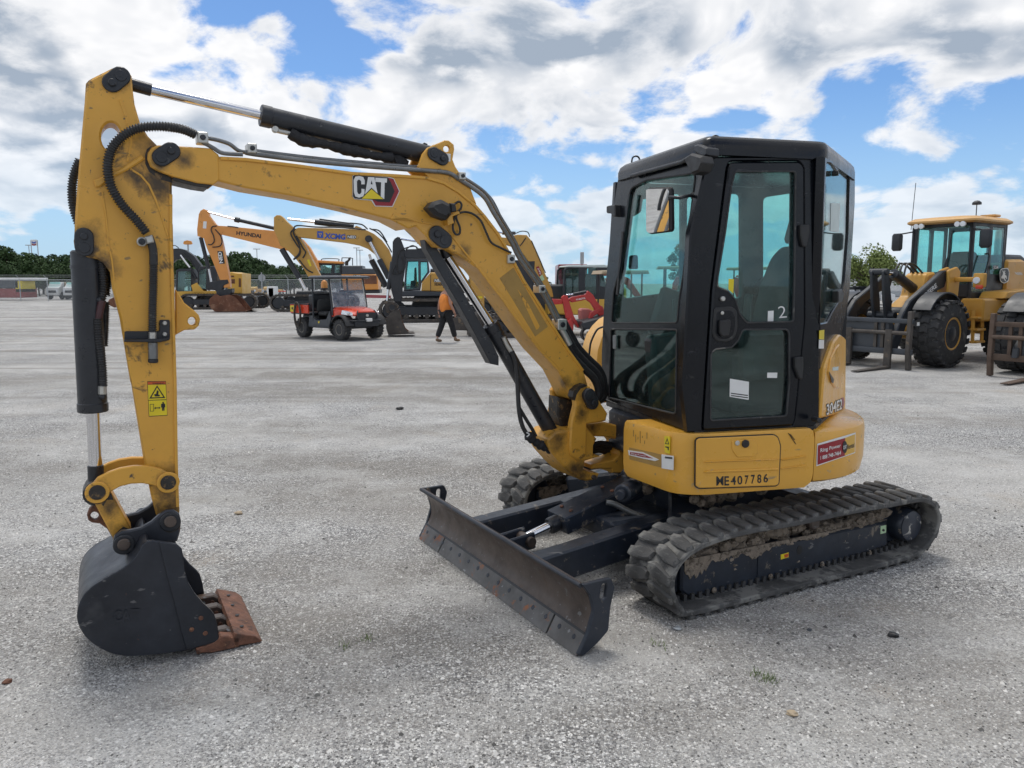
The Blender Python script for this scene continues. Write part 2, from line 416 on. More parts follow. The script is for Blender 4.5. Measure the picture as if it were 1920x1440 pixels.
M['edge_steel'] = paint('cutting_edge_steel', (.12, .115, .11), .45, metal=.4, var=.35, vs=5, wear=((.24, .085, .035), .28, 4.0), wear2=((.30, .12, .05), .12, 9.0), scratch=((.25, .25, .25), .4, 26), bump=.08, bs=60)
M['steel'] = paint('worn_dark_steel', (.10, .078, .066), .42, metal=.35, var=.4, vs=6, wear=((.10, .062, .042), .16, 5), scratch=((.17, .17, .17), .55, 30), bump=.08, bs=60)
M['steelblue'] = paint('worn_bucket_steel', (.036, .040, .050), .38, metal=.4, var=.45, vs=2.6, wear=((.060, .064, .072), .16, 1.3), wear2=((.18, .08, .04), .07, 4.5), scratch=((.13, .13, .135), .30, 30), bump=.06, bs=60)
M['rust'] = paint('rust', (.17, .075, .045), .75, var=.4, vs=14, wear=((.09, .045, .03), .4, 18), wear2=((.34, .17, .09), .15, 30), bump=.35, bs=90)
M['chrome'] = paint('chrome_rod', (.72, .72, .74), .12, metal=1.0, var=.06, vs=4, rvar=.05)
M['pipe'] = paint('steel_pipe', (.20, .205, .205), .38, metal=.6, var=.2, vs=12, wear=((.15, .13, .1), .15, 25))
M['fitting'] = plain('plated_fitting', (.55, .54, .50), .35, .6)
M['hose'] = paint('black_hose', (.025, .025, .026), .5, var=.3, vs=12, wear=((.12, .115, .1), .12, 30))
M['sleeve'] = paint('black_sleeve', (.018, .018, .02), .75, var=.3, vs=40, bump=.4, bs=90)
M['rubber'] = paint('dusty_rubber', (.075, .074, .072), .85, var=.35, vs=9, wear=((.20, .195, .18), .50, 4), wear2=((.04, .04, .041), .10, 10), bump=.35, bs=60)
M['rubberdark'] = paint('dark_rubber', (.045, .045, .046), .75, var=.3, vs=8, wear=((.16, .155, .14), .18, 9), bump=.2, bs=60)
M['tyre'] = paint('tyre_rubber', (.040, .040, .041), .8, var=.25, vs=8, wear=((.12, .115, .1), .2, 7), bump=.2, bs=60)
M['mud'] = paint('dried_mud', (.25, .205, .16), .95, var=.3, vs=20, wear=((.10, .08, .06), .4, 30), bump=.8, bs=70)
M['decal_red'] = plain('decal_red', (.30, .015, .025), .35)
M['decal_white'] = plain('decal_white', (.78, .78, .76), .35)
M['decal_black'] = plain('decal_black', (.015, .015, .016), .4)
M['decal_yellow'] = plain('decal_yellow', (.80, .62, .02), .35)
M['stencil'] = paint('stencil_paint', (.014, .017, .022), .5, var=.3, vs=30, wear=((.5, .28, .055), .12, 60))
M['adhesive'] = paint('old_adhesive', (.40, .245, .07), .6, var=.12, vs=8, wear=((.27, .16, .045), .2, 12))
M['plastic'] = paint('black_plastic', (.02, .02, .021), .5, var=.2, vs=10, wear=((.07, .07, .065), .08, 15))
M['seat'] = paint('seat_vinyl', (.03, .032, .033), .7, var=.2, vs=20)
M['glass'] = glass('tinted_cab_glass', (.70, .90, .885), dirt=.022)
M['mirror'] = plain('mirror_glass', (.85, .86, .87), .02, 1.0)
M['pad_white'] = plain('lamp_white', (.8, .8, .8), .3)

def FR(o, deg):
    """frame standing on the ground: x forward at heading deg, y left, z up"""
    a = R(deg); return (A3(o), np.array([math.cos(a), math.sin(a), 0]), np.array([-math.sin(a), math.cos(a), 0]), np.array([0, 0, 1.0]))
XZ = PL.__new__(PL); XZ.o = np.zeros(3); XZ.e1 = np.array([1., 0, 0]); XZ.e2 = np.array([0, 0, 1.]); XZ.n = np.array([0, 1., 0])
YZ = PL.__new__(PL); YZ.o = np.zeros(3); YZ.e1 = np.array([0, 1., 0]); YZ.e2 = np.array([0, 0, 1.]); YZ.n = np.array([1., 0, 0])
def copy_tree(o, parent=None):
    c = o.copy(); COL.objects.link(c)
    if parent is not None: c.parent = parent
    for ch in list(o.children): copy_tree(ch, c)
    return c
# ------------------------------------------------------------------ ground
def ground_mat():
    m, nt, N, L, P = nodes('gravel')
    tc = N.new('ShaderNodeTexCoord').outputs['Object']
    def noise(s, d=6, r=.6, v=tc):
        x = N.new('ShaderNodeTexNoise'); x.inputs['Scale'].default_value = s; x.inputs['Detail'].default_value = d; x.inputs['Roughness'].default_value = r; L.new(v, x.inputs['Vector']); return x.outputs['Fac']
    def vor(s, feat='F1', out='Color'):
        x = N.new('ShaderNodeTexVoronoi'); x.inputs['Scale'].default_value = s; x.feature = feat; L.new(wv, x.inputs['Vector']); return x
    def mr(v, a, b, c=0.0, d=1.0):
        x = N.new('ShaderNodeMapRange'); L.new(v, x.inputs[0])
        for i, q in enumerate((a, b, c, d)): x.inputs[i + 1].default_value = q
        return x.outputs[0]
    def mth(op, a, b):
        x = N.new('ShaderNodeMath'); x.operation = op
        for i, q in enumerate((a, b)):
            if isinstance(q, (int, float)): x.inputs[i].default_value = q
            else: L.new(q, x.inputs[i])
        return x.outputs[0]
    def mix(f, a, b, bt='MIX'):
        x = N.new('ShaderNodeMix'); x.data_type = 'RGBA'; x.blend_type = bt
        for i, q in ((0, f), (6, a), (7, b)):
            if isinstance(q, tuple): x.inputs[i].default_value = q + (1,)
            elif isinstance(q, (int, float)): x.inputs[i].default_value = q
            else: L.new(q, x.inputs[i])
        return x.outputs[2]
    wn = N.new('ShaderNodeTexNoise'); wn.inputs['Scale'].default_value = 60; L.new(tc, wn.inputs['Vector'])
    sc = N.new('ShaderNodeVectorMath'); sc.operation = 'SCALE'; L.new(wn.outputs['Color'], sc.inputs[0]); sc.inputs['Scale'].default_value = .006
    ad = N.new('ShaderNodeVectorMath'); L.new(tc, ad.inputs[0]); L.new(sc.outputs[0], ad.inputs[1]); wv = ad.outputs[0]
    patch = mr(noise(.55, 6, .62), .40, .62)            # compacted / stony patches
    streakm = N.new('ShaderNodeMapping'); L.new(tc, streakm.inputs[0]); streakm.inputs['Scale'].default_value = (.10, .55, 1); streakm.inputs['Rotation'].default_value = (0, 0, R(-14))
    streak = noise(1.0, 7, .62, streakm.outputs[0])
    fine = mix(patch, (.40, .385, .365), (.235, .232, .232))
    fine = mix(mr(streak, .40, .60), (.20, .188, .172), fine)
    fine = mix(mr(noise(1.3, 7, .68), .50, .68, 0, .80), fine, (.50, .495, .485))
    fine = mix(mr(noise(.8, 6, .6), .58, .72, 0, .50), fine, (.37, .29, .20))
    v1 = vor(64.0); v2 = vor(135.0)
    def val(v):
        s = N.new('ShaderNodeSeparateColor'); L.new(v.outputs['Color'], s.inputs[0]); return s.outputs[0]
    r1, r2 = val(v1), val(v2)
    def stonecol(r):
        c = N.new('ShaderNodeValToRGB'); L.new(r, c.inputs[0]); e = c.color_ramp.elements
        e[0].position = 0; e[0].color = (.055, .055, .06, 1); e[1].position = 1; e[1].color = (.88, .87, .85, 1)
        for p, q in ((.25, (.12, .12, .125)), (.48, (.27, .268, .265)), (.72, (.44, .435, .425)), (.90, (.72, .71, .69))):
            k = e.new(p); k.color = q + (1,)
        return c.outputs[0]
    s1 = mr(v1.outputs['Distance'], .0, .66, 1, 0); s2 = mr(v2.outputs['Distance'], 0, .66, 1, 0)
    m2 = mth('MULTIPLY', mr(s2, .12, .30), mr(patch, 0, 1, .45, .95)); c = mix(m2, fine, stonecol(r2))
    keep = mr(noise(3.0, 5), .30, .52)
    m1 = mth('MULTIPLY', mth('MULTIPLY', mr(s1, .16, .34), keep), mr(patch, 0, 1, .30, .92)); c = mix(m1, c, stonecol(r1))
    c = mix(mr(noise(.16, 4), .42, .62, 0, .30), c, (.40, .39, .375))
    c = mix(mr(streak, .52, .36, 0, .45), c, (.19, .174, .152))
    c = mix(mr(noise(.62, 6, .66), .56, .70, 0, .45), c, (.21, .195, .172))
    c = mix(mr(noise(.42, 7, .7), .50, .64, 0, .55), c, (.46, .45, .43))
    rm = N.new('ShaderNodeMapping'); L.new(tc, rm.inputs[0]); rm.inputs['Scale'].default_value = (.05, 1.5, 1); rm.inputs['Rotation'].default_value = (0, 0, R(9)); sy = N.new('ShaderNodeSeparateXYZ'); L.new(tc, sy.inputs[0])
    c = mix(mth('MULTIPLY', mr(noise(1.0, 5, .6, rm.outputs[0]), .55, .66, 0, .55), mr(sy.outputs[1], 7, 13)), c, (.17, .155, .135))
    tn = N.new('ShaderNodeVectorMath'); tn.operation = 'MULTIPLY'; L.new(c, tn.inputs[0]); tn.inputs[1].default_value = (1.24, 1.245, 1.24); cl = N.new('ShaderNodeVectorMath'); cl.operation = 'MINIMUM'; L.new(tn.outputs[0], cl.inputs[0]); cl.inputs[1].default_value = (.88, .87, .85); c = cl.outputs[0]
    L.new(c, P.inputs['Base Color']); P.inputs['Roughness'].default_value = .95; P.inputs['Specular IOR Level'].default_value = .2
    h = mth('ADD', mth('MULTIPLY', mth('MULTIPLY', s1, m1), .9), mth('ADD', mth('MULTIPLY', s2, .45), mth('MULTIPLY', noise(6, 7), 1.2)))
    b = N.new('ShaderNodeBump'); b.inputs['Strength'].default_value = .9; b.inputs['Distance'].default_value = .012; L.new(h, b.inputs['Height']); L.new(b.outputs[0], P.inputs['Normal'])
    return m
M['gravel'] = ground_mat()
# one sheet to the horizon, fine mesh with low ruts near the yard
gx = np.concatenate([np.linspace(-1500, -60, 13), np.linspace(-50, 50, 101), np.linspace(60, 1500, 13)])
gy = np.concatenate([np.linspace(-300, -40, 6), np.linspace(-30, 90, 121), np.linspace(110, 2500, 16)])
gv = []; gf = []
for j, y in enumerate(gy):
    for i, x in enumerate(gx):
        z = 0.0
        d = abs(y - 5) ; a = max(0, min(1, (math.hypot(x - .5, y - 5) - 9) / 8)) if y > 0 else 0
        if a > 0 and y < 85: z = -a * (.02 + .02 * math.sin(x * .9 + y * .31) * math.sin(y * 1.7 + x * .12))
        gv.append((x, y, z))
nx = len(gx)
for j in range(len(gy) - 1):
    for i in range(nx - 1): gf.append((j * nx + i, j * nx + i + 1, (j + 1) * nx + i + 1, (j + 1) * nx + i))
gnd = mesh_obj('ground', gv, gf, M['gravel'], None, 60); gnd['kind'] = 'structure'
# loose stones lying on it (uncountable)
def stones():
    m, nt, N, L, P = nodes('loose_stone'); at = N.new('ShaderNodeAttribute'); at.attribute_name = 'tone'; L.new(at.outputs['Color'], P.inputs['Base Color']); P.inputs['Roughness'].default_value = .9
    n = 90000
    # density falls with distance from the camera
    y = 1.9 + RNG.random(n) ** 1.7 * 9.0; x = (RNG.random(n) * 2 - 1) * (y * .80 + .3)
    # patchiness
    k = np.sin(x * 2.1 + 1.3 * np.sin(y * 1.7)) * np.cos(y * 1.5 + np.sin(x * 1.1)) ; keep = RNG.random(n) < (.55 + .45 * k); x, y = x[keep], y[keep]; n = len(x)
    r = .0026 + .0048 * RNG.random(n) ** 2.0 + .010 * (RNG.random(n) ** 50)
    oct_ = np.array([[1, 0, 0], [.3, .95, 0], [-.8, .6, 0], [-.8, -.6, 0], [.3, -.95, 0], [.15, .05, 1]], float)
    f = np.array([[0, 1, 5], [1, 2, 5], [2, 3, 5], [3, 4, 5], [4, 0, 5]])
    V = np.repeat(oct_[None], n, 0) * (1 + .35 * (RNG.random((n, 6, 3)) - .5)); th = RNG.random(n) * 6.283
    c, s = np.cos(th), np.sin(th); X = V[:, :, 0] * c[:, None] - V[:, :, 1] * s[:, None]; Y = V[:, :, 0] * s[:, None] + V[:, :, 1] * c[:, None]; Zz = V[:, :, 2] * .85
    V = np.stack([X, Y, Zz], 2) * r[:, None, None]; V[:, :, 0] += x[:, None]; V[:, :, 1] += y[:, None]; V[:, :5, 2] -= r[:, None] * .1
    me = bpy.data.meshes.new('loose_stones'); F = (f[None] + (np.arange(n) * 6)[:, None, None]).reshape(-1, 3)
    me.vertices.add(n * 6); me.vertices.foreach_set('co', V.reshape(-1)); me.loops.add(len(F) * 3); me.loops.foreach_set('vertex_index', F.reshape(-1)); me.polygons.add(len(F)); me.polygons.foreach_set('loop_start', np.arange(len(F)) * 3); me.polygons.foreach_set('loop_total', np.full(len(F), 3)); me.update(calc_edges=True)
    t = np.where(RNG.random(n) < .42, RNG.uniform(.06, .20, n), RNG.uniform(.28, .66, n)); t = np.minimum(t * 1.15, .88); colr = np.stack([t, t * .975, t * .93, np.ones(n)], 1)
    a = me.color_attributes.new('tone', 'FLOAT_COLOR', 'POINT'); a.data.foreach_set('color', np.repeat(colr, 6, 0).reshape(-1).astype(np.float32))
    me.materials.append(m); o = bpy.data.objects.new('loose_stones', me); COL.objects.link(o); o['kind'] = 'stuff'; o['label'] = 'loose pale and dark gravel stones scattered over the yard'; o['category'] = 'gravel'
stones()
# ------------------------------------------------------------------ the yellow mini excavator in front
zA, zB, zC, zD, zE, zF, zG, zH = Z(100, 90, 4), Z(100, 420, 4.8), Z(100, 700, 4.8), Z(120, 840, 3.6), Z(460, 160, 3.6), Z(780, 360, 3.6), Z(900, 640, 4.5), Z(760, 840, 3.6)
zI, zJ, zK, zL, zM = Z(1100, 240, 3.5556), Z(1100, 520, 3.5556), Z(1140, 740, 3.84), Z(1160, 880, 4.8), Z(1440, 880, 4.8)
EXC = thing('mini_excavator', 'yellow mini excavator with black enclosed cab, rubber tracks and front dozer blade, closest machine', 'excavator', (1.2, 4.9, 0))
BP = VP((.45, 4.73), 29.0)        # mid plane of boom and arm
HB, HS = .100, .072               # half widths of boom and arm
def pincap(pl, c1, c2, r, off, parent, th=.014):
    a, b = pl.p2(*c1, off), pl.p2(*c2, off)
    o = E('pin_cap', pl, capsule(a, b, r), off - .002, off + th, M['black'], parent, .004)
    mb = MB(); mb.extr(pl, circ(a, r * .42, 10), off + th - .001, off + th + .012, .003); mb.extr(pl, circ(b, r * .62, 16), off + th - .001, off + th + .004, .002); mb.extr(pl, circ(b, r * .16, 8), off + th, off + th + .006)
    mb.build('pin_bolt', M['black'], parent)
    return o
def strip(pl, pxs, off, w, th, name, mat, parent, side=1, at=None):
    """a flange strip of width w along a picked line, on the side `side` of it"""
    p = [np.array(q) for q in pl.px(pxs, off if at is None else at)]; o = []
    for i in range(len(p)):
        d = p[min(i + 1, len(p) - 1)] - p[max(i - 1, 0)]; d /= np.linalg.norm(d); o.append(p[i] + np.array([-d[1], d[0]]) * w * side)
    return E(name, pl, [tuple(x) for x in p] + [tuple(x) for x in reversed(o)], off - .004, off + th, mat, parent, min(.003, th * .4))
def disc(pl, c, r, o0, o1, name, mat, parent, bev=.003, seg=20):
    return E(name, pl, circ(pl.p2(*c, o1), r, seg), o0, o1, mat, parent, bev)
def hose(pxs, pl, off, r, name, mat, parent, ribs=False, n=8, seg=8):
    pts = [pl.p3(u, v, o) for (u, v), o in zip(pxs, off if isinstance(off, (list, tuple)) else [off] * len(pxs))]
    pts = smooth(pts, n)
    if ribs:
        pts = resample(pts, r * .14); rad = [r * (1.04, 1.04, .78, .78)[i % 4] for i in range(len(pts))]
        return MB().tube(pts, rad, 10).build(name, mat, parent, 80)
    return MB().tube(pts, r, seg).build(name, mat, parent, 80)

def loc_(q): return q - np.array(EXC.location)
def yspots(pts): return [(loc_(BP.p3(u, v, o)), r) for u, v, o, r in pts]
YK = dict(rough=.38, var=.07, vs=3.5, wear=((.17, .10, .035), .13, 7.0), wear2=((.10, .075, .05), .06, 23.0), scratch=((.30, .19, .07), .35, 34.0), bump=.05, bs=45)
M['yellow_arm'] = paint('arm_yellow', (.72, .375, .055), spots=yspots([(222, 148, HS, .05), (312, 300, HS, .15), (300, 350, HS, .08), (158, 460, HS, .09), (195, 500, HS, .06), (316, 905, HS, .085), (318, 965, HS, .10), (250, 330, HS, .05)]), **YK)
M['yellow_boom'] = paint('boom_yellow', (.72, .375, .055), spots=yspots([(1100, 745, HB, .13), (826, 447, HB, .06), (870, 470, HB, .05), (1060, 720, HB, .05)]), **YK)
M['yellow_fork'] = paint('fork_yellow', (.72, .375, .055), spots=yspots([(300, 310, HB, .035), (345, 300, HB, .04)]), **YK)
M['yellow_link'] = paint('link_yellow', (.72, .375, .055), spots=yspots([(182, 924, HS + .04, .055), (315, 905, HS + .04, .055), (232, 1010, .06, .09), (205, 950, .06, .05)]), **YK)
M['yellow_bracket'] = paint('bracket_yellow', (.68, .35, .05), spots=yspots([(1103, 745, .15, .07), (1090, 775, .15, .05), (1045, 825, .13, .08), (1090, 890, .13, .07), (1110, 800, .05, .06), (1075, 880, .13, .06)]), **YK)
# ---- boom
boom_top = zA((1180, 752), (1250, 815)) + zE((0, 490), (330, 530), (720, 585), (1010, 600), (1220, 615), (1340, 650), (1440, 710), (1550, 800), (1620, 880)) + zF((560, 280), (640, 420), (730, 590), (840, 760), (940, 920), (1030, 1060), (1130, 1200), (1160, 1300))
boom_bot = zF((1150, 1370), (1060, 1400), (965, 1215), (830, 1070), (700, 900), (560, 700), (420, 520), (300, 432), (220, 388), (130, 370), (60, 290), (0, 232)) + zE((1100, 968), (980, 905), (700, 832), (330, 748), (0, 693)) + zA((1215, 992), (1080, 1000))
boom = EP('boom', BP, boom_top + boom_bot, -HB, HB, M['yellow_boom'], EXC, .008)
strip(BP, boom_top[1:-1], HB, .016, .009, 'flange', M['yellow'], boom, -1)
strip(BP, zF((965, 1215), (830, 1070), (700, 900), (560, 700), (420, 520)), HB, .014, .008, 'flange', M['yellow'], boom, -1)
strip(BP, zF((560, 690), (430, 520), (330, 400), (240, 285), (150, 220), (0, 190)) + zE((1000, 860), (980, 900)), HB, .010, .006, 'flange', M['yellow'], boom, 1)
tip = zA((705, 830), (712, 785), (740, 745), (785, 728), (960, 735), (1180, 752), (1240, 800), (1245, 990), (1200, 1025), (1080, 1012), (900, 965), (790, 925), (730, 890))
for a, b in ((HB - .022, HB + .004), (-HB - .004, -HB + .022)):
    EP('boom_fork', BP, tip, a, b, M['yellow_fork'], boom, .005, at=HB + .004)
mb = MB()
mb.extr(BP, BP.px(zA((1000, 742), (1180, 755), (1240, 805), (1240, 985), (1200, 1020), (1050, 1000), (1000, 980)), HB), -HB + .01, HB - .01, .004)
mb.build('boom_nose', M['yellow'], boom)
EP('wear_pad', BP, zA((900, 965), (1200, 1020), (1160, 1050), (1060, 1035), (890, 995)), -HB + .02, HB - .006, M['grease'], boom, .003, at=HB - .006)
pincap(BP, zA((882, 775))[0], zA((810, 822))[0], .040, HB + .004, boom)
# greasy ring where the arm turns in the fork
EP('grease_ring', BP, zA((690, 800), (700, 760), (740, 730), (700, 790), (705, 850), (740, 905), (830, 945), (890, 975), (890, 1010), (800, 985), (720, 930), (690, 870)), HS, HS + .002, M['grease'], boom)
# arm cylinder bracket on top of the boom
brk = zE((1165, 552), (1200, 460), (1235, 418), (1320, 382), (1345, 370), (1375, 372), (1408, 400), (1412, 430), (1400, 500), (1420, 550), (1450, 595), (1510, 665), (1560, 800), (1400, 690), (1240, 625))
for a, b in ((.060, .085), (-.085, -.060)):
    EP('cylinder_bracket', BP, brk, a, b, M['yellow'], boom, .004, [circ(zE((1360, 428))[0], 6.3, 14)], at=.085)
pincap(BP, zE((1328, 497))[0], zE((1268, 463))[0], .036, .085, boom)
E('lift_sticker', BP, BP.px(zE((1353, 460), (1385, 462), (1383, 515), (1352, 513)), .0855), .0855, .0875, M['decal_white'], boom)
# badge on the boom
def badge(name, pts, off, m): return E(name, BP, BP.px(zE(*pts), HB + off), HB + off - .001, HB + off, M[m], boom)
badge('badge_rim', ((722, 612), (735, 602), (968, 618), (1003, 628), (1043, 715), (995, 821), (876, 817), (850, 778), (735, 768), (724, 750)), .003, 'decal_white')
badge('badge_hexagon', ((960, 622), (1000, 632), (1038, 715), (991, 815), (880, 812), (855, 768)), .0045, 'decal_red')
badge('badge_plate', ((726, 614), (738, 606), (962, 622), (985, 660), (1008, 715), (975, 790), (892, 785), (870, 772), (738, 764), (727, 748)), .006, 'decal_black')
badge('badge_letter', ((806, 668), (806, 642), (796, 619), (770, 612), (743, 616), (731, 640), (733, 722), (743, 750), (768, 758), (795, 750), (805, 728), (804, 700), (784, 698), (784, 722), (774, 735), (762, 733), (755, 718), (753, 650), (760, 637), (772, 637), (782, 648), (783, 668)), .0075, 'decal_white')
E('badge_letter', BP, BP.px(zE((829, 618), (871, 621), (893, 730), (852, 690), (808, 735)), HB + .0075), HB + .0065, HB + .0075, M['decal_white'], boom, 0, [BP.px(zE((846, 668), (852, 640), (860, 669)), HB + .0075)])
badge('badge_letter', ((878, 623), (957, 628), (955, 657), (941, 656), (938, 768), (914, 750), (917, 654), (877, 651)), .0075, 'decal_white')
badge('badge_triangle', ((785, 765), (852, 700), (932, 768)), .009, 'decal_yellow')
# patch left by an old sticker
EP('sticker_patch', BP, zF((565, 582), (658, 510), (890, 908), (805, 975)), HB, HB + .0015, M['adhesive'], boom)
EP('sticker_patch', BP, zF((685, 655), (760, 760), (835, 905), (825, 925), (812, 930)), HB + .0014, HB + .0022, M['yellow'], boom)
# work lamp with its cable
WL = BP.shift(HB)
lamp = EP('work_light', BP, zE((1238, 825), (1270, 785), (1330, 768), (1390, 800), (1400, 870), (1365, 908), (1290, 880)), HB + .02, HB + .12, M['plastic'], boom, .02)
EP('lamp_bracket', BP, zE((1385, 870), (1440, 850), (1450, 865), (1400, 885), (1410, 930), (1370, 945), (1362, 905)), HB, HB + .05, M['yellow'], boom, .003)
EP('lamp_plug', BP, zE((1385, 795), (1420, 795), (1430, 850), (1390, 860)), HB + .03, HB + .09, M['plastic'], boom, .006)
for pth in (((1415, 800), (1440, 785), (1458, 800), (1455, 830), (1435, 850)), ((1420, 870), (1405, 920), (1402, 970), (1420, 1005), (1445, 1000), (1448, 960), (1425, 900), (1430, 870), (1480, 855), (1540, 870), (1590, 915), (1625, 990), (1660, 1060), (1720, 1095), (1795, 1130))):
    hose(zE(*pth), BP, HB + .022, .0062, 'lamp_cable', M['hose'], boom)
# boom cylinder pin cap
pincap(BP, zF((135, 285))[0], zF((185, 325))[0], .046, HB, boom, .02)
# pipes along the top
pipe_px = zA((1440, 775)) + zE((60, 463), (500, 517), (1000, 560), (1250, 578), (1370, 592), (1440, 632), (1600, 742), (1675, 860), (1790, 1050)) + zF((700, 452), (830, 640), (955, 880))
hose(pipe_px, BP, HB - .01, .0125, 'steel_pipe', M['pipe'], boom, n=5, seg=10)
hose([(x + 5, y - 5) for x, y in pipe_px], BP, HB - .055, .011, 'steel_pipe', M['pipe'], boom, n=5)
hose(zA((1150, 675), (1230, 690), (1320, 720), (1390, 770), (1460, 785)), BP, HB - .03, .010, 'steel_pipe', M['pipe'], boom, n=5)
hose(zA((1110, 700), (1200, 750), (1260, 785), (1350, 795), (1420, 798)), BP, HB + .0, .010, 'steel_pipe', M['pipe'], boom, n=5)
hose(zE((1460, 640), (1560, 690), (1650, 760), (1710, 870), (1725, 920)), BP, HB - .09, .012, 'black_hose', M['hose'], boom, n=5)
hose(zF((720, 440), (800, 590), (860, 700)), BP, HB - .09, .013, 'black_hose', M['hose'], boom, n=5)
for c, d in ((zE((46, 425))[0], 9), (zE((1465, 612))[0], 8), (zF((642, 452))[0], 10), (zF((850, 655))[0], 9), (zF((985, 895))[0], 13), (zA((1120, 672))[0], 10)):
    a = BP.p2(*c, HB + .01); k = d * .0024
    E('pipe_clamp', BP, rrect(a[0] - k, a[1] - k * 1.05, a[0] + k, a[1] + k * 1.05, k * .25), HB - .06, HB + .018, M['fitting'], boom, .004)
    E('clamp_bolt', BP, circ(a, k * .55, 8), HB + .017, HB + .026, M['black'], boom, .002)
# hoses from the boom to the machine
for k, (dx, dy, r, o) in enumerate(((0, 0, .030, .02), (6, -8, .026, -.05), (-4, 8, .024, .07), (9, 4, .022, -.10))):
    hose([(x + dx, y + dy) for x, y in zF((970, 900), (1030, 1010), (1075, 1085), (1150, 1165), (1215, 1230), (1245, 1310), (1225, 1385), (1170, 1400))], BP, o, r, 'hose_bundle', M['sleeve'], boom, n=6, seg=10)
hose(zF((955, 885), (1000, 960), (1035, 1030)), BP, HB - .01, .021, 'hose_fitting', M['fitting'], boom, n=4)

# ---- arm
stick_px = zA((210 * 4 - 400, 150), (500, 148), (560, 168), (588, 210), (595, 300), (610, 420), (650, 560), (710, 660), (775, 725), (860, 850), (890, 1000), (893, 1440)) + zB((1075, 0), (1110, 1440)) + zC((1120, 800), (1137, 1250), (1120, 1300), (1060, 1340), (980, 1340), (930, 1290), (890, 1150), (820, 800), (690, 0)) + zB((700, 1440), (600, 850), (530, 580), (510, 430), (450, 350), (400, 317), (330, 305), (230, 270), (190, 215), (182, 150)) + zA((155, 1430), (165, 1230), (190, 900), (235, 400), (243, 265), (265, 240), (290, 225))
stick = EP('arm', BP, stick_px, -HS, HS, M['yellow_arm'], EXC, .009, [circ((208, 256), 18.5, 22, 26.5)])
strip(BP, zA((893, 1100), (893, 1440)) + zB((1110, 1440)) + zC((1120, 800), (1132, 1200)), HS, .014, .008, 'flange', M['yellow'], stick, -1)
strip(BP, zA((570, 910), (650, 960), (710, 1030), (760, 1140), (800, 1250), (860, 1440)) + zB((1040, 300)), HS, .009, .004, 'weld_seam', M['yellow'], stick, 1)
strip(BP, zA((490, 390), (530, 500), (560, 600), (575, 700), (545, 850)), HS, .010, .004, 'weld_seam', M['yellow'], stick, 1)
EP('cast_rib', BP, zA((300, 990), (335, 978), (500, 905), (660, 800), (690, 830), (560, 915), (440, 975), (345, 1045), (315, 1040)), HS, HS + .014, M['yellow'], stick, .006)
strip(BP, zA((360, 1080), (385, 1250), (405, 1440)) + zB((470, 100), (520, 330), (540, 520)), HS, .008, .003, 'weld_seam', M['yellow'], stick, 1)
EP('lift_lug', BP, zB((1100, 590), (1120, 610), (1180, 710), (1270, 780), (1310, 820), (1322, 860), (1310, 915), (1270, 950), (1180, 955), (1125, 985), (1100, 1000)), -.02, .02, M['yellow'], stick, .005, [circ(zB((1247, 873))[0], 7.6, 16)], at=.02)
pincap(BP, zA((440, 265))[0], zA((505, 212))[0], .040, HS, stick)
pincap(BP, zB((277, 112))[0], zB((280, 215))[0], .038, HS, stick)
hs = [(365, 252), (340, 242), (300, 237), (262, 240), (235, 252), (212, 275), (203, 302), (203, 327), (211, 355), (230, 385), (255, 412), (275, 437)]
hose(hs, BP, [HB, HB + .02, HB + .04, HB + .03, HS + .05] + [HS + .035] * 7, .021, 'corrugated_hose', M['hose'], stick, True)
hose(zB((860, 110), (885, 180), (900, 260), (902, 370)), BP, HS + .03, .019, 'smooth_hose', M['hose'], stick)
hose(zB((902, 360), (898, 600), (892, 800), (890, 985)), BP, HS + .03, .019, 'corrugated_hose', M['hose'], stick, True)
hose(zB((893, 975), (893, 1045)), BP, HS + .035, .017, 'hose_fitting', M['fitting'], stick, seg=6)
EP('hose_bracket', BP, rounded(zB((640, 965), (955, 965), (955, 862), (1050, 862), (1050, 1045), (960, 1066), (640, 1060)), 4), HS, HS + .012, M['black'], stick, .003)
EP('hose_bracket', BP, zB((640, 1040), (1050, 1030), (960, 1066), (640, 1062)), HS, HS + .06, M['black'], stick, .003)
for c in ((1003, 893), (1003, 993)): disc(BP, zB(c)[0], .011, HS + .01, HS + .022, 'bracket_bolt', M['fitting'], stick, seg=6)
MB().cyl(BP.p3(*zB((895, 1062))[0], HS + .035), BP.p3(*zB((898, 1215))[0], HS + .035), .021, 16, .003).build('quick_coupler', M['pipe'], stick)
MB().cyl(BP.p3(*zB((898, 1210))[0], HS + .035), BP.p3(*zB((898, 1250))[0], HS + .035), .022, 16, .004).build('coupler_cap', M['hose'], stick)
disc(BP, zB((798, 158))[0], .021, HS, HS + .045, 'clamp_bolt', M['fitting'], stick); disc(BP, zB((798, 158))[0], .015, HS + .044, HS + .056, 'clamp_bolt', M['black'], stick)
E('hose_clamp', BP, rounded(BP.px(zB((822, 115), (890, 95), (910, 165), (840, 180)), HS + .05), .006), HS + .004, HS + .052, M['fitting'], stick, .005)
hose([(150, 300), (140, 325), (135.5, 352), (137, 380), (142, 402), (150, 425)], BP, [-.10, -.115, -.125, -.12, -.11, -.10], .021, 'corrugated_hose', M['hose'], stick, True)
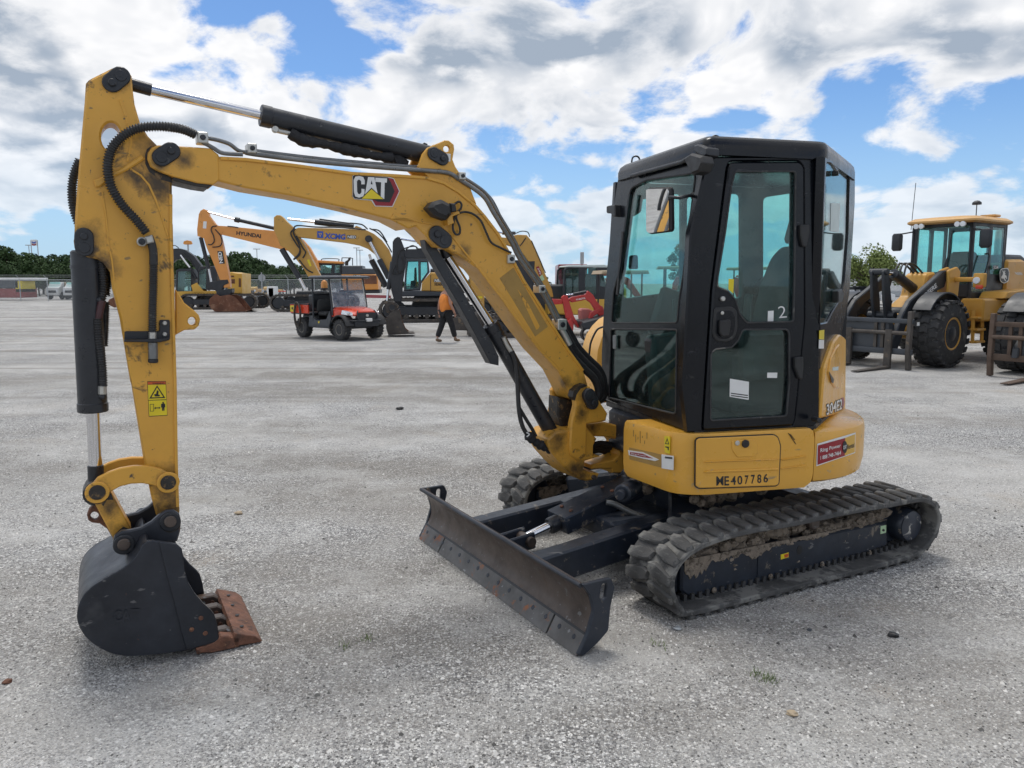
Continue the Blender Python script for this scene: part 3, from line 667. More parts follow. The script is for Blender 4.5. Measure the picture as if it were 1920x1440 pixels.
# warning sticker
dz = lambda nm, pts, k, m, holes=(): E(nm, BP, BP.px(zC(*pts), HS + .001 + k * .0008), HS, HS + .001 + k * .0008, M[m], stick, 0, [BP.px(zC(*h), HS + .001 + k * .0008) for h in holes])
dz('warning_sticker', ((846, 72), (1013, 70), (1027, 380), (860, 389)), 1, 'decal_black')
dz('sticker_field', ((851, 104), (1011, 101), (1018, 234), (856, 240)), 2, 'decal_yellow'); dz('sticker_field', ((857, 246), (1019, 241), (1024, 375), (863, 384)), 2, 'decal_yellow')
M['decal_orange'] = plain('decal_orange', (.62, .10, .02), .4)
dz('sticker_header', ((849, 77), (1010, 74), (1011, 98), (851, 101)), 2, 'decal_orange')
lettering('sticker_text', 'WARNING', BP, zC((890, 98), (1000, 96), (1000, 82), (890, 84)), HS + .0035, M['decal_black'], stick, .02)
dz('sticker_triangle', ((863, 228), (934, 108), (1008, 222)), 3, 'decal_black', [((882, 217), (934, 126), (990, 213))])
dz('sticker_symbol', ((905, 190), (925, 185), (932, 150), (948, 160), (945, 190), (960, 195), (955, 208), (915, 208)), 3, 'decal_black')
dz('sticker_symbol', ((869, 278), (905, 276), (906, 342), (871, 344)), 3, 'decal_black', [((873, 282), (901, 280), (902, 338), (875, 340))])
dz('sticker_symbol', ((908, 313), (922, 300), (922, 308), (950, 307), (950, 299), (964, 311), (950, 322), (950, 314), (922, 316), (922, 324)), 3, 'decal_black')
dz('sticker_symbol', ((970, 276), (984, 271), (980, 258), (996, 257), (994, 270), (1006, 274), (1008, 306), (1000, 306), (1000, 336), (991, 337), (990, 312), (987, 337), (979, 337), (978, 308), (970, 308)), 3, 'decal_black')

# ---- cylinders
def cyl_parts(name, pl, p_eye, p_rod0, p_rod1, p_base, r_rod, r_bar, off, parent_name, end=None):
    root = MB().cyl(pl.p3(*p_rod1, off), pl.p3(*p_base, off), r_bar, 24, .008).build(parent_name, M['black'], EXC)
    MB().cyl(pl.p3(*p_rod0, off), pl.p3(*p_rod1, off), r_rod, 20).build('chrome_rod', M['chrome'], root)
    MB().cyl(pl.p3(*p_eye, off), pl.p3(*p_rod0, off), r_rod * 1.2, 20, .003).build('rod_end', M['black'], root)
    a = pl.p3(*p_eye, off); MB().cyl(a - pl.n * .05, a + pl.n * .05, r_rod * 2.0, 20, .003).build('rod_eye', M['black'], root)
    MB().cyl(pl.p3(*p_rod1, off), np.array(pl.p3(*p_rod1, off)) * .94 + np.array(pl.p3(*p_base, off)) * .06, r_bar * 1.06, 24, .004).build('gland_nut', M['black'], root)
    return root
ac = cyl_parts('arm', BP, (222, 152), (284, 169), (488, 216), (806, 291), .0235, .050, 0, 'arm_cylinder')
mb = MB(); pts = resample(smooth([BP.p3(*q, .03) for q in zE((300, 322), (400, 375), (520, 395), (640, 425), (760, 450), (880, 478), (990, 490))], 6), .02)
mb.tube(pts, [.026 + .003 * math.sin(i * 2.3) + .005 * math.sin(i * .5) for i in range(len(pts))], 10).build('hose_sleeve', M['sleeve'], ac, 70)
hose(zE((195, 300), (240, 312), (300, 325)), BP, .03, .012, 'hose_fitting', M['fitting'], ac); disc(BP, zE((205, 295))[0], .016, .03, .055, 'hose_fitting', M['fitting'], ac)
EP('cylinder_port', BP, zE((985, 470), (1040, 460), (1110, 510), (1100, 545), (1020, 545)), -.02, .03, M['sleeve'], ac, .01)
EP('grease_nipple', BP, zE((1188, 405), (1210, 385), (1232, 395), (1228, 420), (1195, 420)), -.01, .01, M['black'], ac, .003)
bc = cyl_parts('bucket', BP, (181, 921), (179, 872), (174.5, 772), (160, 470), .0285, .061, 0, 'bucket_cylinder')
for q in ((152, 500), ):
    MB().cyl(BP.p3(161, 497, 0), BP.p3(161.6, 503, 0), .064, 24).build('barrel_band', M['black'], bc)
hose(zB((430, 330), (445, 450), (450, 580), (430, 690)), BP, .03, .020, 'corrugated_hose', M['hose'], bc, True)
hose(zB((490, 400), (480, 560), (470, 640)), BP, -.02, .018, 'corrugated_hose', M['hose'], bc, True)
M['hose_red'] = paint('dull_red_hose', (.07, .028, .03), .55, var=.2)
hose(zB((440, 690), (420, 770), (405, 860)), BP, .045, .017, 'plain_hose', M['hose_red'], bc)
hose(zB((400, 850), (405, 1000), (425, 1150), (440, 1300), (445, 1440)) + zC((445, 120)), BP, .05, .020, 'corrugated_hose', M['hose'], bc, True)
hose(zB((470, 700), (465, 900), (455, 1100)), BP, -.02, .018, 'corrugated_hose', M['hose'], bc, True)
MB().cyl(BP.p3(*zC((440, 110))[0], .05), BP.p3(*zC((440, 190))[0], .05), .018, 8, .003).build('hose_fitting', M['fitting'], bc)
MB().cyl(BP.p3(*zC((400, 205))[0], .04), BP.p3(*zC((470, 215))[0], .06), .013, 8, .003).build('hose_fitting', M['black'], bc)
MB().cyl(BP.p3(*zB((370, 680))[0], .03), BP.p3(*zB((440, 690))[0], .05), .014, 8, .003).build('hose_fitting', M['black'], bc)
bo = cyl_parts('boom', BP, zF((170, 330))[0], zF((212, 440))[0], zF((500, 890))[0], (1040, 822), .0262, .047, 0, 'boom_cylinder')
EP('rod_guard', BP, zF((55, 300), (110, 330), (200, 470), (300, 640), (440, 890), (500, 985), (560, 1110), (560, 1172), (505, 1160), (420, 1000), (300, 780), (70, 385)), -.03, .045, M['black'], bo, .004)
hose(zF((590, 980), (615, 1035), (645, 1080)), BP, .06, .014, 'hose_fitting', M['fitting'], bo)
hose(zF((645, 1075), (670, 1140), (682, 1220)) + zG((310, 230), (318, 400), (330, 590), (358, 715), (400, 790)), BP, .07, .0135, 'hydraulic_hose', M['hose'], bo)
hose(zG((330, 560), (390, 660), (440, 740), (470, 800)), BP, .05, .012, 'hydraulic_hose', M['hose'], bo)
mb = MB(); pts = resample(smooth([BP.p3(*q, .08) for q in zG((400, 790), (470, 850), (560, 900), (650, 925), (735, 905))], 6), .012)
mb.tube(pts, [.026 + .005 * math.sin(i * 2.1) + .003 * math.sin(i * .8) for i in range(len(pts))], 10).build('hose_sleeve', M['sleeve'], bo, 70)
hose(zG((395, 770), (415, 785), (395, 805)), BP, .10, .004, 'cable_tie', M['decal_white'], bo)

# ---- bucket linkage
lk = zC((335, 1085), (330, 1040), (345, 1005), (400, 940), (500, 890), (600, 855), (720, 835), (850, 835), (960, 860), (1060, 910), (1098, 950), (1105, 985), (1095, 1020), (1060, 1048), (1000, 1045), (900, 1010), (800, 990), (700, 995), (600, 1020), (520, 1065), (440, 1120), (395, 1132), (355, 1120))
link = EP('link_arm', BP, lk, HS + .012, HS + .042, M['yellow_link'], EXC, .005)
EP('link_arm', BP, lk, -HS - .042, -HS - .012, M['yellow_link'], EXC, .005, at=HS + .042)
for c in ((395, 1075), (1035, 985)):
    disc(BP, zC(c)[0], .050, HS + .036, HS + .050, 'pin_boss', M['yellow'], link); disc(BP, zC(c)[0], .034, -HS - .05, HS + .058, 'link_pin', M['grease'], link)
#EP('grease_ring', BP, circ(zC((1030, 930))[0], 17, 18), HS, HS + .002, M['grease'], stick)
ll = EP('bucket_link', BP, zD((180, 325), (225, 285), (320, 300), (455, 550), (430, 640), (380, 690), (340, 650), (325, 600)), -.062, .062, M['yellow_link'], EXC, .006)
EP('lift_lug', BP, zD((215, 380), (200, 388), (170, 415), (155, 455), (165, 490), (190, 505), (240, 510), (290, 545), (330, 610), (345, 640), (300, 500)), -.02, .02, M['rust'], ll, .004, [circ(zD((207, 460))[0], 8, 16)], at=.02)
disc(BP, zC((395, 1075))[0], .055, -.066, .066, 'link_boss', M['grease'], ll)
EP('grease_ring', BP, zD((200, 335), (320, 305), (335, 350), (290, 350), (265, 395), (235, 350)), .062, .0632, M['grease'], ll)
EP('grease_ring', BP, zD((455, 555), (400, 530), (350, 575), (335, 610), (400, 650)), .062, .0632, M['grease'], ll)

# ---- bucket
WB = .29
bucket = thing('x', 'x', 'x') if False else None
def clampz(poly, z=.004): return [(a, max(b, z)) for a, b in poly]
side_px = zD((560, 632), (600, 625), (700, 640), (760, 650), (795, 682), (808, 740), (815, 830), (840, 910), (880, 980), (940, 1050), (990, 1095), (1015, 1125), (1035, 1190), (1050, 1290), (1040, 1312), (890, 1355), (700, 1385), (560, 1400), (430, 1405), (330, 1390), (240, 1350), (160, 1290), (110, 1220), (88, 1150), (95, 1080), (130, 1000), (200, 930), (300, 870), (400, 810), (460, 760), (500, 710), (525, 660))
_q = BP.px(side_px, WB); sp = clampz(_q[:14] + [tuple(x) for x in smooth(_q[14:] + _q[:1], 4)][:-1])
bucket = E('bucket', BP, sp, WB - .022, WB, M['steelblue'], EXC, .004)
E('side_plate', BP, sp, -WB, -WB + .022, M['steelblue'], bucket, .004)
# shell: the curve behind and below, swept across the width
crv = [np.array(p) for p in sp[14:] + sp[:1]]
inn = []
for i in range(len(crv)):
    d = crv[min(i + 1, len(crv) - 1)] - crv[max(i - 1, 0)]; d /= np.linalg.norm(d); inn.append(crv[i] + np.array([d[1], -d[0]]) * .020)
if np.dot(inn[8] - crv[8], np.mean(crv, 0) - crv[8]) < 0: inn = [2 * c - q for c, q in zip(crv, inn)]
E('shell', BP, [tuple(p) for p in crv] + [tuple(p) for p in reversed(inn)], -WB + .001, WB - .001, M['steelblue'], bucket, .002)
EP('side_bar', BP, zD((640, 632), (700, 640), (760, 650), (795, 682), (808, 740), (815, 830), (840, 910), (880, 980), (940, 1050), (990, 1095), (1015, 1125), (1035, 1190), (1048, 1290), (1035, 1310), (890, 1350), (825, 1362), (790, 1240), (745, 1050), (695, 870), (660, 720)), WB - .001, WB + .010, M['steelblue'], bucket, .004)
for c in ((925, 1150), (862, 1228), (955, 1253)): disc(BP, zD(c)[0], .011, WB + .008, WB + .016, 'side_bolt', M['rust'], bucket, .003, 10)
ear_px = zD((330, 640), (345, 592), (390, 562), (450, 557), (520, 540), (590, 500), (640, 455), (690, 424), (740, 420), (780, 450), (790, 500), (785, 560), (765, 632), (640, 640), (560, 660), (520, 740), (470, 790), (400, 800), (420, 720), (370, 692), (338, 672))
for a, b in ((.115, .150), (-.150, -.115)):
    EP('mounting_ear', BP, ear_px, a, b, M['steelblue'], bucket, .007, at=.15)
for c in ((718, 500), (405, 655)):
    disc(BP, zD(c)[0], .046, .148, .158, 'pin_boss', M['black'], bucket); disc(BP, zD(c)[0], .027, -.165, .172, 'bucket_pin', M['steel'], bucket)
EP('ear_bridge', BP, zD((430, 720), (520, 640), (640, 620), (700, 650), (560, 700), (470, 790)), -.145, .145, M['steelblue'], bucket, .004, at=.145)
EP('spread_grease', BP, circ(zD((718, 500))[0], 20, 18), .150, .1505, M['grease'], bucket)
for k, s in enumerate(((335, 1182, 390, 1098), (385, 1180, 452, 1094), (448, 1175, 512, 1088))):
    lettering('embossed_letter', 'CAT'[k], BP, zD((s[0], s[1]), (s[2], s[1] - 7), (s[2], s[3] - 3), (s[0], s[3])), WB + .006, M['steelblue'], bucket, .03)
# teeth and the bar welded over them
t_near = BP.px(zD((1050, 1290), (1180, 1265), (1340, 1312)), WB + .01)
s0, s1 = BP.p2(*zD((1045, 1250))[0], WB)[0], BP.p2(*zD((1335, 1312))[0], WB)[0]
for i in range(4):
    o = -WB + .07 + i * (2 * WB - .14) / 3
    E('tooth_adapter', BP, [(s0 - .08, .02), (s0 + .02, .012), (s1 - .12, .016), (s1 - .115, .055), (s0 + .04, .085), (s0 - .06, .085)], o - .028, o + .028, M['steel'], bucket, .006)
    disc(BP, zD((0, 0))[0], .01, 0, .001, 'tooth_pin', M['rust'], bucket) if False else None
    E('tooth_pin', BP, circ((s0 + .03, .05), .012, 10), o - .034, o + .034, M['rust'], bucket, .002)
E('cutting_lip', BP, [(s0 - .10, .006), (s0 + .03, .006), (s0 + .04, .022), (s0 - .10, .030)], -WB + .005, WB - .005, M['rust'], bucket, .002)
E('edge_bar', BP, [(s1 - .125, .012), (s1 - .01, .004), (s1, .010), (s1 - .03, .040), (s1 - .125, .078), (s1 - .135, .06)], -WB - .01, WB + .012, M['rust'], bucket, .003)
EP('end_block', BP, zD((890, 1355), (1000, 1320), (1060, 1270), (1190, 1275), (1180, 1345), (1000, 1385), (900, 1382)), WB - .08, WB + .012, M['rust'], bucket, .005)
for i in range(4):
    p = BP.w(s1 - .078, .062, -WB + .08 + i * (2 * WB - .16) / 3); MB().cyl(p, p + np.array([0, 0, .004]), .010, 8).build('bolt_hole', M['decal_black'], bucket)

# ---- swing bracket carrying the boom foot
br = EP('swing_bracket', BP, zG((840, 390), (885, 370), (930, 385), (960, 425), (1080, 610), (1066, 672), (905, 702), (905, 800), (900, 960), (840, 1010), (770, 960), (758, 880), (770, 690), (805, 540), (795, 460)), .105, .150, M['yellow_bracket'], EXC, .010)
EP('bracket_cheek', BP, zG((840, 390), (885, 370), (930, 385), (960, 425), (1080, 610), (1066, 672), (905, 702), (905, 800), (900, 960), (770, 960), (758, 880), (770, 690), (805, 540), (795, 460)), -.150, -.105, M['yellow_bracket'], br, .010, at=.15)
EP('bracket_foot', BP, zG((575, 830), (640, 770), (770, 745), (900, 720), (990, 825), (962, 880), (960, 960), (1015, 968), (890, 1010), (878, 1080), (940, 1112), (1010, 1118), (990, 1165), (900, 1180), (845, 1168), (780, 1130), (700, 1050), (620, 960), (580, 890)), -.12, .13, M['yellow_bracket'], br, .010)
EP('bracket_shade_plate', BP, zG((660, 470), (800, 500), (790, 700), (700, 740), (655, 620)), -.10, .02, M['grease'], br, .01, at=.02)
pincap(BP, zG((935, 515))[0], zG((905, 450))[0], .042, .150, br, .03)
EP('cylinder_boss', BP, circ(zG((650, 830))[0], 17, 18), -.07, .09, M['grease'], br, .006)
EP('grease_ring', BP, zG((780, 470), (790, 420), (830, 380), (880, 360), (910, 375), (850, 400), (815, 450), (800, 500)), .10, .152, M['grease'], br)
EP('bracket_mount', BP, zG((900, 702), (1060, 688), (1226, 722), (1215, 810), (1226, 1000), (1236, 1060), (1190, 1112), (1120, 1112), (1110, 1075), (945, 1078), (938, 1042), (1130, 1000), (1172, 960), (1172, 860), (1140, 812), (1020, 805), (900, 800)), -.10, .05, M['yellow_bracket'], EXC, .008)
for k in range(4):
    hose(zG((940, 880 + 18 * k), (1010, 860 + 20 * k), (1100, 870 + 25 * k), (1200, 900 + 12 * k)), BP, -.02 - .02 * k, .018, 'inner_hose', M['sleeve'], EXC)
EP('mount_bolt', BP, circ(zG((968, 1150))[0], 5, 8), .0, .14, M['steel'], br, .003)
# ---- cab
PHI = 14.0
e_s = np.array([math.cos(R(PHI)), math.sin(R(PHI)), 0])
SP = PL((.96, 3.96, 0), e_s)                         # left (door) side of the cab
FLb, FLt = SP.p3(1293, 808), SP.p3(1331, 290)
e_f = np.array([math.cos(R(PHI + 94)), math.sin(R(PHI + 94)), 0])
FP = PL(FLb, e_f, FLt - FLb)                         # leaning windscreen side
cab = thing('x', 'x', 'x') if False else None
cabframe_px = [(1290, 811)] + zJ((640, 700)) + zI((690, 700), (800, 205), (830, 192), (1590, 188), (1600, 230), (1560, 1130)) + [(1537, 790), (1525, 802)]
door_px = rounded(zI((935, 262), (955, 222), (1415, 220), (1448, 262)) + zJ((1452, 300), (1388, 940), (1375, 990), (775, 1022), (772, 990)) + zI((830, 1080)), 6)
cab = E('cab', SP, SP.px(cabframe_px), -.06, 0, M['cabblack'], EXC, .008, [SP.px(door_px)])
upw = rounded(zI((985, 297), (1380, 297)) + zJ((1372, 20), (1365, 290), (1060, 297), (1015, 240), (990, 150), (935, 85), (868, 60)) + zI((870, 1000), (920, 700), (960, 400)), 4)
low = rounded(zJ((1035, 352), (1325, 350), (1338, 375), (1338, 700), (1320, 918), (822, 948), (826, 510), (850, 482), (960, 470), (1005, 420)), 4)
door = E('door', SP, inset(SP.px(door_px), .005), -.045, .012, M['cabblack'], cab, .008, [SP.px(upw), SP.px(low)])
for q in (upw, low):
    E('window_glass', SP, inset(SP.px(q), -.008), -.010, -.006, M['glass'], cab)
# rubber seal lines round the door windows
for q in (upw, low):
    o = SP.px(q); MB().tube([SP.w(a, b, .012) for a, b in inset(o, -.004)], .005, 6, closed=True).build('window_seal', M['rubberdark'], cab, 80)
E('handle_recess', SP, rounded(SP.px(zJ((840, 200), (960, 192), (992, 225), (996, 330), (980, 400), (930, 432), (850, 425), (826, 380))), .02), .010, .020, M['plastic'], cab, .005)
E('handle_recess', SP, rounded(SP.px(zJ((855, 225), (950, 218), (975, 250), (975, 340), (960, 390), (920, 410), (865, 405), (845, 370))), .02), .019, .022, M['cabblack'], cab, .002)
E('door_handle', SP, rounded(SP.px(zJ((862, 285), (930, 278), (938, 300), (925, 385), (880, 395), (862, 370))), .012), .020, .045, M['plastic'], cab, .006)
disc(SP, zJ((908, 238))[0], .010, .02, .028, 'key_cylinder', M['fitting'], cab); disc(SP, zJ((913, 143))[0], .013, .012, .030, 'door_stop', M['fitting'], cab)
for a, b in (((1425, 645), (1490, 790)),):
    EP('hinge', SP, rounded(zI((1428, 645), (1490, 640), (1492, 700), (1470, 795), (1442, 790), (1428, 720)), 3), 0, .035, M['plastic'], cab, .006)
EP('hinge', SP, rounded(zJ((1392, 535), (1448, 530), (1450, 600), (1442, 680), (1420, 680), (1392, 605)), 3), 0, .035, M['plastic'], cab, .006)
E('door_sticker', SP, SP.px(zJ((958, 676), (1085, 697), (1083, 818), (956, 797))), -.0055, -.0045, M['decal_white'], cab)
E('door_sticker', SP, SP.px(zJ((1208, 636), (1275, 636), (1272, 672), (1206, 670))), -.0055, -.0045, M['decal_white'], cab)
E('door_sticker', SP, SP.px(zJ((1212, 225), (1250, 222), (1248, 293), (1210, 296))), -.0055, -.0045, M['decal_white'], cab)
E('door_sticker', SP, SP.px(zJ((950, 10), (985, 12), (980, 108), (948, 80))), -.0055, -.0045, M['decal_yellow'], cab)
for y in (740, 755): E('sticker_line', SP, SP.px(zJ((965, y + 30), (1078, y + 45), (1078, y + 52), (965, y + 37))), -.0046, -.0042, M['decal_black'], cab)
lettering('chalk_mark', '2', SP, zJ((1280, 272), (1335, 268), (1325, 188), (1275, 195)), -.0042, M['decal_white'], cab, -.01)
# front
front_px = [(1290, 811), (1127, 747)] + zJ((98, 500)) + zI((115, 1130), (165, 600), (205, 345), (225, 280), (300, 240), (640, 218), (700, 190), (800, 200)) + [(1306, 560)]
wsu = rounded(zI((300, 400), (400, 352), (715, 305), (722, 330), (640, 1000)) + zJ((615, 150), (603, 300), (165, 302), (180, 100)) + zI((220, 950), (280, 470)), 5)
wsl = rounded(zJ((163, 348), (600, 352), (592, 900), (580, 905), (150, 800)), 3)
E('front_frame', FP, FP.px(front_px), -.05, 0, M['cabblack'], cab, .008, [FP.px(wsu), FP.px(wsl)])
for q in (wsu, wsl):
    E('window_glass', FP, inset(FP.px(q), -.008), -.016, -.012, M['glass'], cab)
    o = FP.px(q); MB().tube([FP.w(a, b, .0) for a, b in inset(o, -.003)], .006, 6, closed=True).build('window_seal', M['rubberdark'], cab, 80)
EP('grab_slot', FP, rounded(zJ((172, 385), (192, 385), (194, 475), (174, 478)), 2), .0, .006, M['pipe'], cab, .002)
# rear quarter, hood panel behind the cab
CR = SP.p3(1540, 560)
QP = VP(CR, PHI + 44)
q_px = zI((1590, 190), (1790, 290), (1788, 500), (1770, 800), (1752, 1100)) + zJ((1735, 200), (1700, 380), (1650, 430), (1590, 600), (1560, 950), (1535, 990)) + [(1538, 790)] + zI((1556, 1130))
q_win = rounded(zI((1600, 232), (1640, 240), (1668, 290), (1712, 270), (1755, 295), (1745, 700)) + zJ((1720, 30), (1690, 150), (1640, 230), (1605, 300), (1555, 308)) + zI((1562, 1100), (1585, 600)), 3)
E('rear_quarter', QP, QP.px(q_px), -.05, 0, M['cabblack'], cab, .006, [QP.px(q_win)])
E('window_glass', QP, inset(QP.px(q_win), -.006), -.014, -.010, M['glass'], cab)
disc(QP, zI((1680, 300))[0], .016, -.01, .025, 'window_latch', M['plastic'], cab)
EP('window_latch', QP, rounded(zJ((1680, 90), (1705, 75), (1718, 110), (1708, 165), (1680, 170)), 2), -.01, .03, M['plastic'], cab, .006)
M['paper'] = plain('paper_label', (.55, .62, .60), .6)
E('paper_label', QP, QP.px(zI((1640, 500), (1700, 505), (1690, 695), (1635, 685))), -.0095, -.008, M['paper'], cab)
EP('pillar_sticker', QP, zJ((1553, 355), (1585, 350), (1583, 415), (1552, 412)), .0, .002, M['decal_yellow'], cab); EP('pillar_sticker', QP, zJ((1551, 416), (1583, 418), (1581, 475), (1549, 475)), .0, .002, M['decal_white'], cab)
hood = EP('hood_panel', QP, rounded(zJ((1730, 405), (1700, 382), (1685, 382), (1650, 430), (1590, 600), (1562, 940), (1725, 905)), 3), -.05, .025, M['yellow2'], EXC, .010)
EP('air_scoop', QP, rounded(zJ((1690, 440), (1705, 480), (1705, 700), (1690, 740), (1660, 740), (1640, 710), (1615, 640), (1630, 540), (1665, 470)), 4), .02, .034, M['yellow2'], hood, .008)
EP('scoop_mouth', QP, zJ((1618, 630), (1650, 680), (1645, 705), (1635, 700)), .033, .036, M['decal_black'], hood)
EP('model_badge', QP, zJ((1698, 805), (1712, 800), (1720, 830), (1708, 878), (1698, 885)), .025, .027, M['decal_red'], hood)
lettering('model_number_outline', '304E2', QP, zJ((1597, 925), (1706, 882), (1708, 803), (1597, 845)), .027, M['decal_black'], hood, .07)
lettering('model_number', '304E2', QP, zJ((1600, 920), (1702, 880), (1705, 808), (1600, 850)), .029, M['decal_white'], hood, .02)
EP('latch_sticker', QP, zJ((1640, 600), (1680, 595), (1678, 620), (1640, 622)), .034, .036, M['paper'], hood)
# other sides of the cab, in metres from the picked corners
ztop = SP.p3(1440, 294)[2]; zbot = FLb[2] - .01
FRb = FP.p3(1129, 746); FRt = FP.p3(1160, 336)
RQ = QP.p3(1600, 330)                                   # rear end of the quarter
depth = np.dot(RQ - FRb, e_s)
RP = PL(FRb, e_s)
def rsd(u, v): return RP.p2(u, v)
ax0 = rsd(*zI((300, 520))[0]); 
rpoly = [(0, zbot - FRb[2]), (depth, zbot - FRb[2]), (depth, ztop - FRb[2]), (np.dot(FRt - FRb, e_s), ztop - FRb[2])]
w1 = RP.px(rounded([(1176, 378), (1279, 362), (1279, 545), (1170, 560)], 8)); w2 = RP.px(rounded([(1289, 368), (1391, 362), (1391, 560), (1289, 552)], 10))
w3 = RP.px(rounded([(1432, 370), (1500, 360), (1500, 565), (1432, 562)], 10)); w3 = [(min(a, depth - .06), b) for a, b in w3]
rw = E('right_frame', RP, rpoly, -.05, 0, M['cabblack'], cab, .006, [w1, w2, w3])
for q in (w1, w2, w3): E('window_glass', RP, inset(q, -.006), -.03, -.026, M['glass'], cab)
RR = RP.w(depth, 0, 0); rear_w = np.linalg.norm((RQ - RR)[:2]) - .05
BK = PL((RR[0], RR[1], 0), (RQ - RR) * np.array([1, 1, 0]))
rwin = BK.px(rounded([(1431, 372), (1530, 352), (1530, 590), (1431, 560)], 10))
rwin = [(min(max(a, .08), rear_w - .08), b) for a, b in rwin]
E('rear_frame', BK, [(0, zbot), (rear_w, zbot), (rear_w, ztop), (0, ztop)], -.05, 0, M['cabblack'], cab, .006, [rwin])
E('window_glass', BK, inset(rwin, -.006), -.03, -.026, M['glass'], cab)
# roof, floor
c_FL, c_FR = SP.p3(1326, 293), FP.p3(1162, 330); c_S = SP.p3(1546, 292)
up = [c_FR + (c_FR - c_FL) * .0, c_FL, c_S, RQ, RR + np.array([0, 0, 0])]
ctr = sum(p[:2] for p in up) / 5
rp = rounded([tuple(p[:2] + (p[:2] - ctr) * .03) for p in up], .05, 5)
roof = MB(); prof = [(1.0, ztop - .004), (1.0, ztop + .045), (.985, ztop + .075), (.95, ztop + .095), (.80, ztop + .105)]
roof.loft([[(ctr[0] + (x - ctr[0]) * s, ctr[1] + (y - ctr[1]) * s, zz) for x, y in rp] for s, zz in prof]); roof.build('roof', M['cabblack'], cab, 40)
MB().plan([tuple(p[:2]) for p in (FRb + e_s * .03, FLb + e_s * .03 , SP.p3(1530, 800), RQ, RR)], zbot - .03, zbot + .01, .005).build('cab_floor', M['plastic'], cab)
for u, v in ((1192, 302), (1341, 266)):
    q = FP.p3(u, v, -.15); MB().tube(smooth([q + np.array([-.028, 0, -.02]), q + np.array([-.022, 0, .02]), q + np.array([0, 0, .032]), q + np.array([.022, 0, .02]), q + np.array([.028, 0, -.02])], 4), .006, 6).build('roof_hook', M['black'], cab, 80)
# visor bar, lamp box at the corner, mirrors, wiper
MB().tube([FP.p3(*q, .03) for q in zI((300, 318), (640, 225), (700, 190))], .013, 8).build('visor_bar', M['black'], cab, 80)
EP('corner_lamp', FP, rounded(zI((638, 205), (690, 165), (760, 185), (770, 230), (745, 290), (695, 312), (665, 260)), 2), .02, .10, M['plastic'], cab, .012)
EP('lamp_mount', FP, rounded(zI((710, 115), (740, 105), (800, 130), (800, 180), (770, 200), (715, 160)), 2), -.02, .06, M['black'], cab, .008)
mpx = rounded(zI((392, 408), (405, 398), (540, 394), (554, 410), (558, 680), (548, 694), (420, 710), (400, 700), (393, 680)), 4)
mn = np.array([-.87, -.48, -.10]); mn /= np.linalg.norm(mn); me1 = np.array([-mn[1], mn[0], 0]); me1 /= np.linalg.norm(me1)
MP = PL(FP.p3(1232, 395, .17), me1, np.cross(me1, mn))
mir = EP('mirror', MP, mpx, -.04, 0, M['plastic'], cab, .012)
E('mirror_glass', MP, inset(MP.px(mpx), .008), .0, .0025, M['mirror'], cab)
MB().tube([FP.p3(*q, o) for q, o in zip(zI((550, 460), (620, 465), (690, 450), (715, 455)), (.16, .15, .06, .01))], .009, 8).build('mirror_arm', M['black'], cab, 80)
EP('mirror_bracket', FP, rounded(zI((690, 430), (745, 425), (745, 500), (720, 500), (690, 475)), 2), -.01, .035, M['plastic'], cab, .006)
EP('mirror_bracket', FP, rounded(zI((130, 520), (185, 510), (190, 590), (165, 590), (160, 570), (130, 568)), 2), -.03, .04, M['plastic'], cab, .006)
MB().bar(FP.p3(*zI((290, 440))[0], .02), FP.p3(*zI((215, 1000))[0], .02), .02, .014).build('wiper_arm', M['black'], cab)
MB().bar(FP.p3(*zI((245, 690))[0], .03), FP.p3(*zI((205, 1110))[0], .012), .014, .022).build('wiper_blade', M['rubberdark'], cab)
EP('wiper_motor', FP, rounded(zI((240, 430), (305, 420), (325, 460), (310, 560), (260, 590), (235, 520)), 3), -.08, -.02, M['plastic'], cab, .01)
MB().tube(smooth([FP.p3(*q, -.03) for q in zI((400, 350), (375, 420), (330, 490), (290, 530))], 5), .005, 6).build('wiper_cable', M['hose'], cab, 80)
for a, b in ((700, 1000), ):
    MB().bar(FP.p3(1316, 430, .004), FP.p3(1307, 560, .004), .012, .010).build('pillar_trim', M['plastic'], cab)
# seat and controls inside
sc0 = FRb + e_s * (depth * .46) + (FLb - FRb) * .50; up3 = np.array([0, 0, 1.0]); lat = (FLb - FRb) * np.array([1, 1, 0]); lat /= np.linalg.norm(lat)
def hb(z): return np.array([sc0[0], sc0[1], z])
z0 = zbot + .45
mb = MB(); mb.box(hb(z0) - e_s * .02, e_s, lat, up3, .48, .48, .12, .05); mb.build('seat_cushion', M['seat'], cab, 60)
mb = MB(); back = [(-.24, 0), (.24, 0), (.25, .32), (.20, .52), (.14, .58), (-.14, .58), (-.20, .52), (-.25, .32)]
spl = PL.__new__(PL); spl.o = hb(z0 + .02) + e_s * .22; spl.e1 = lat; spl.e2 = up3 * .97 + e_s * .22; spl.n = -e_s
mb.extr(spl, rounded(back, .05), -.07, .06, .03).build('seat_back', M['seat'], cab, 60)
mb = MB(); mb.extr(spl, rounded([(-.14, .60), (.14, .60), (.13, .80), (.10, .84), (-.10, .84), (-.13, .80)], .04), -.06, .04, .025).build('headrest', M['seat'], cab, 60)
MB().box(hb(zbot + .20), e_s, lat, up3, .42, .40, .38, .03).build('seat_base', M['plastic'], cab)
for sgn in (-1, 1):
    q = hb(zbot + .40) + lat * sgn * .36 - e_s * .05
    MB().box(q, e_s, lat, up3, .46, .13, .30, .04).build('arm_console', M['plastic'], cab)
    MB().tube(smooth([q + up3 * .14 - e_s * .18, q + up3 * .24 - e_s * .20, q + up3 * .34 - e_s * .19], 4), [.018, .014, .016, .02, .022, .022, .022, .024, .02], 8).build('joystick', M['plastic'], cab, 80)
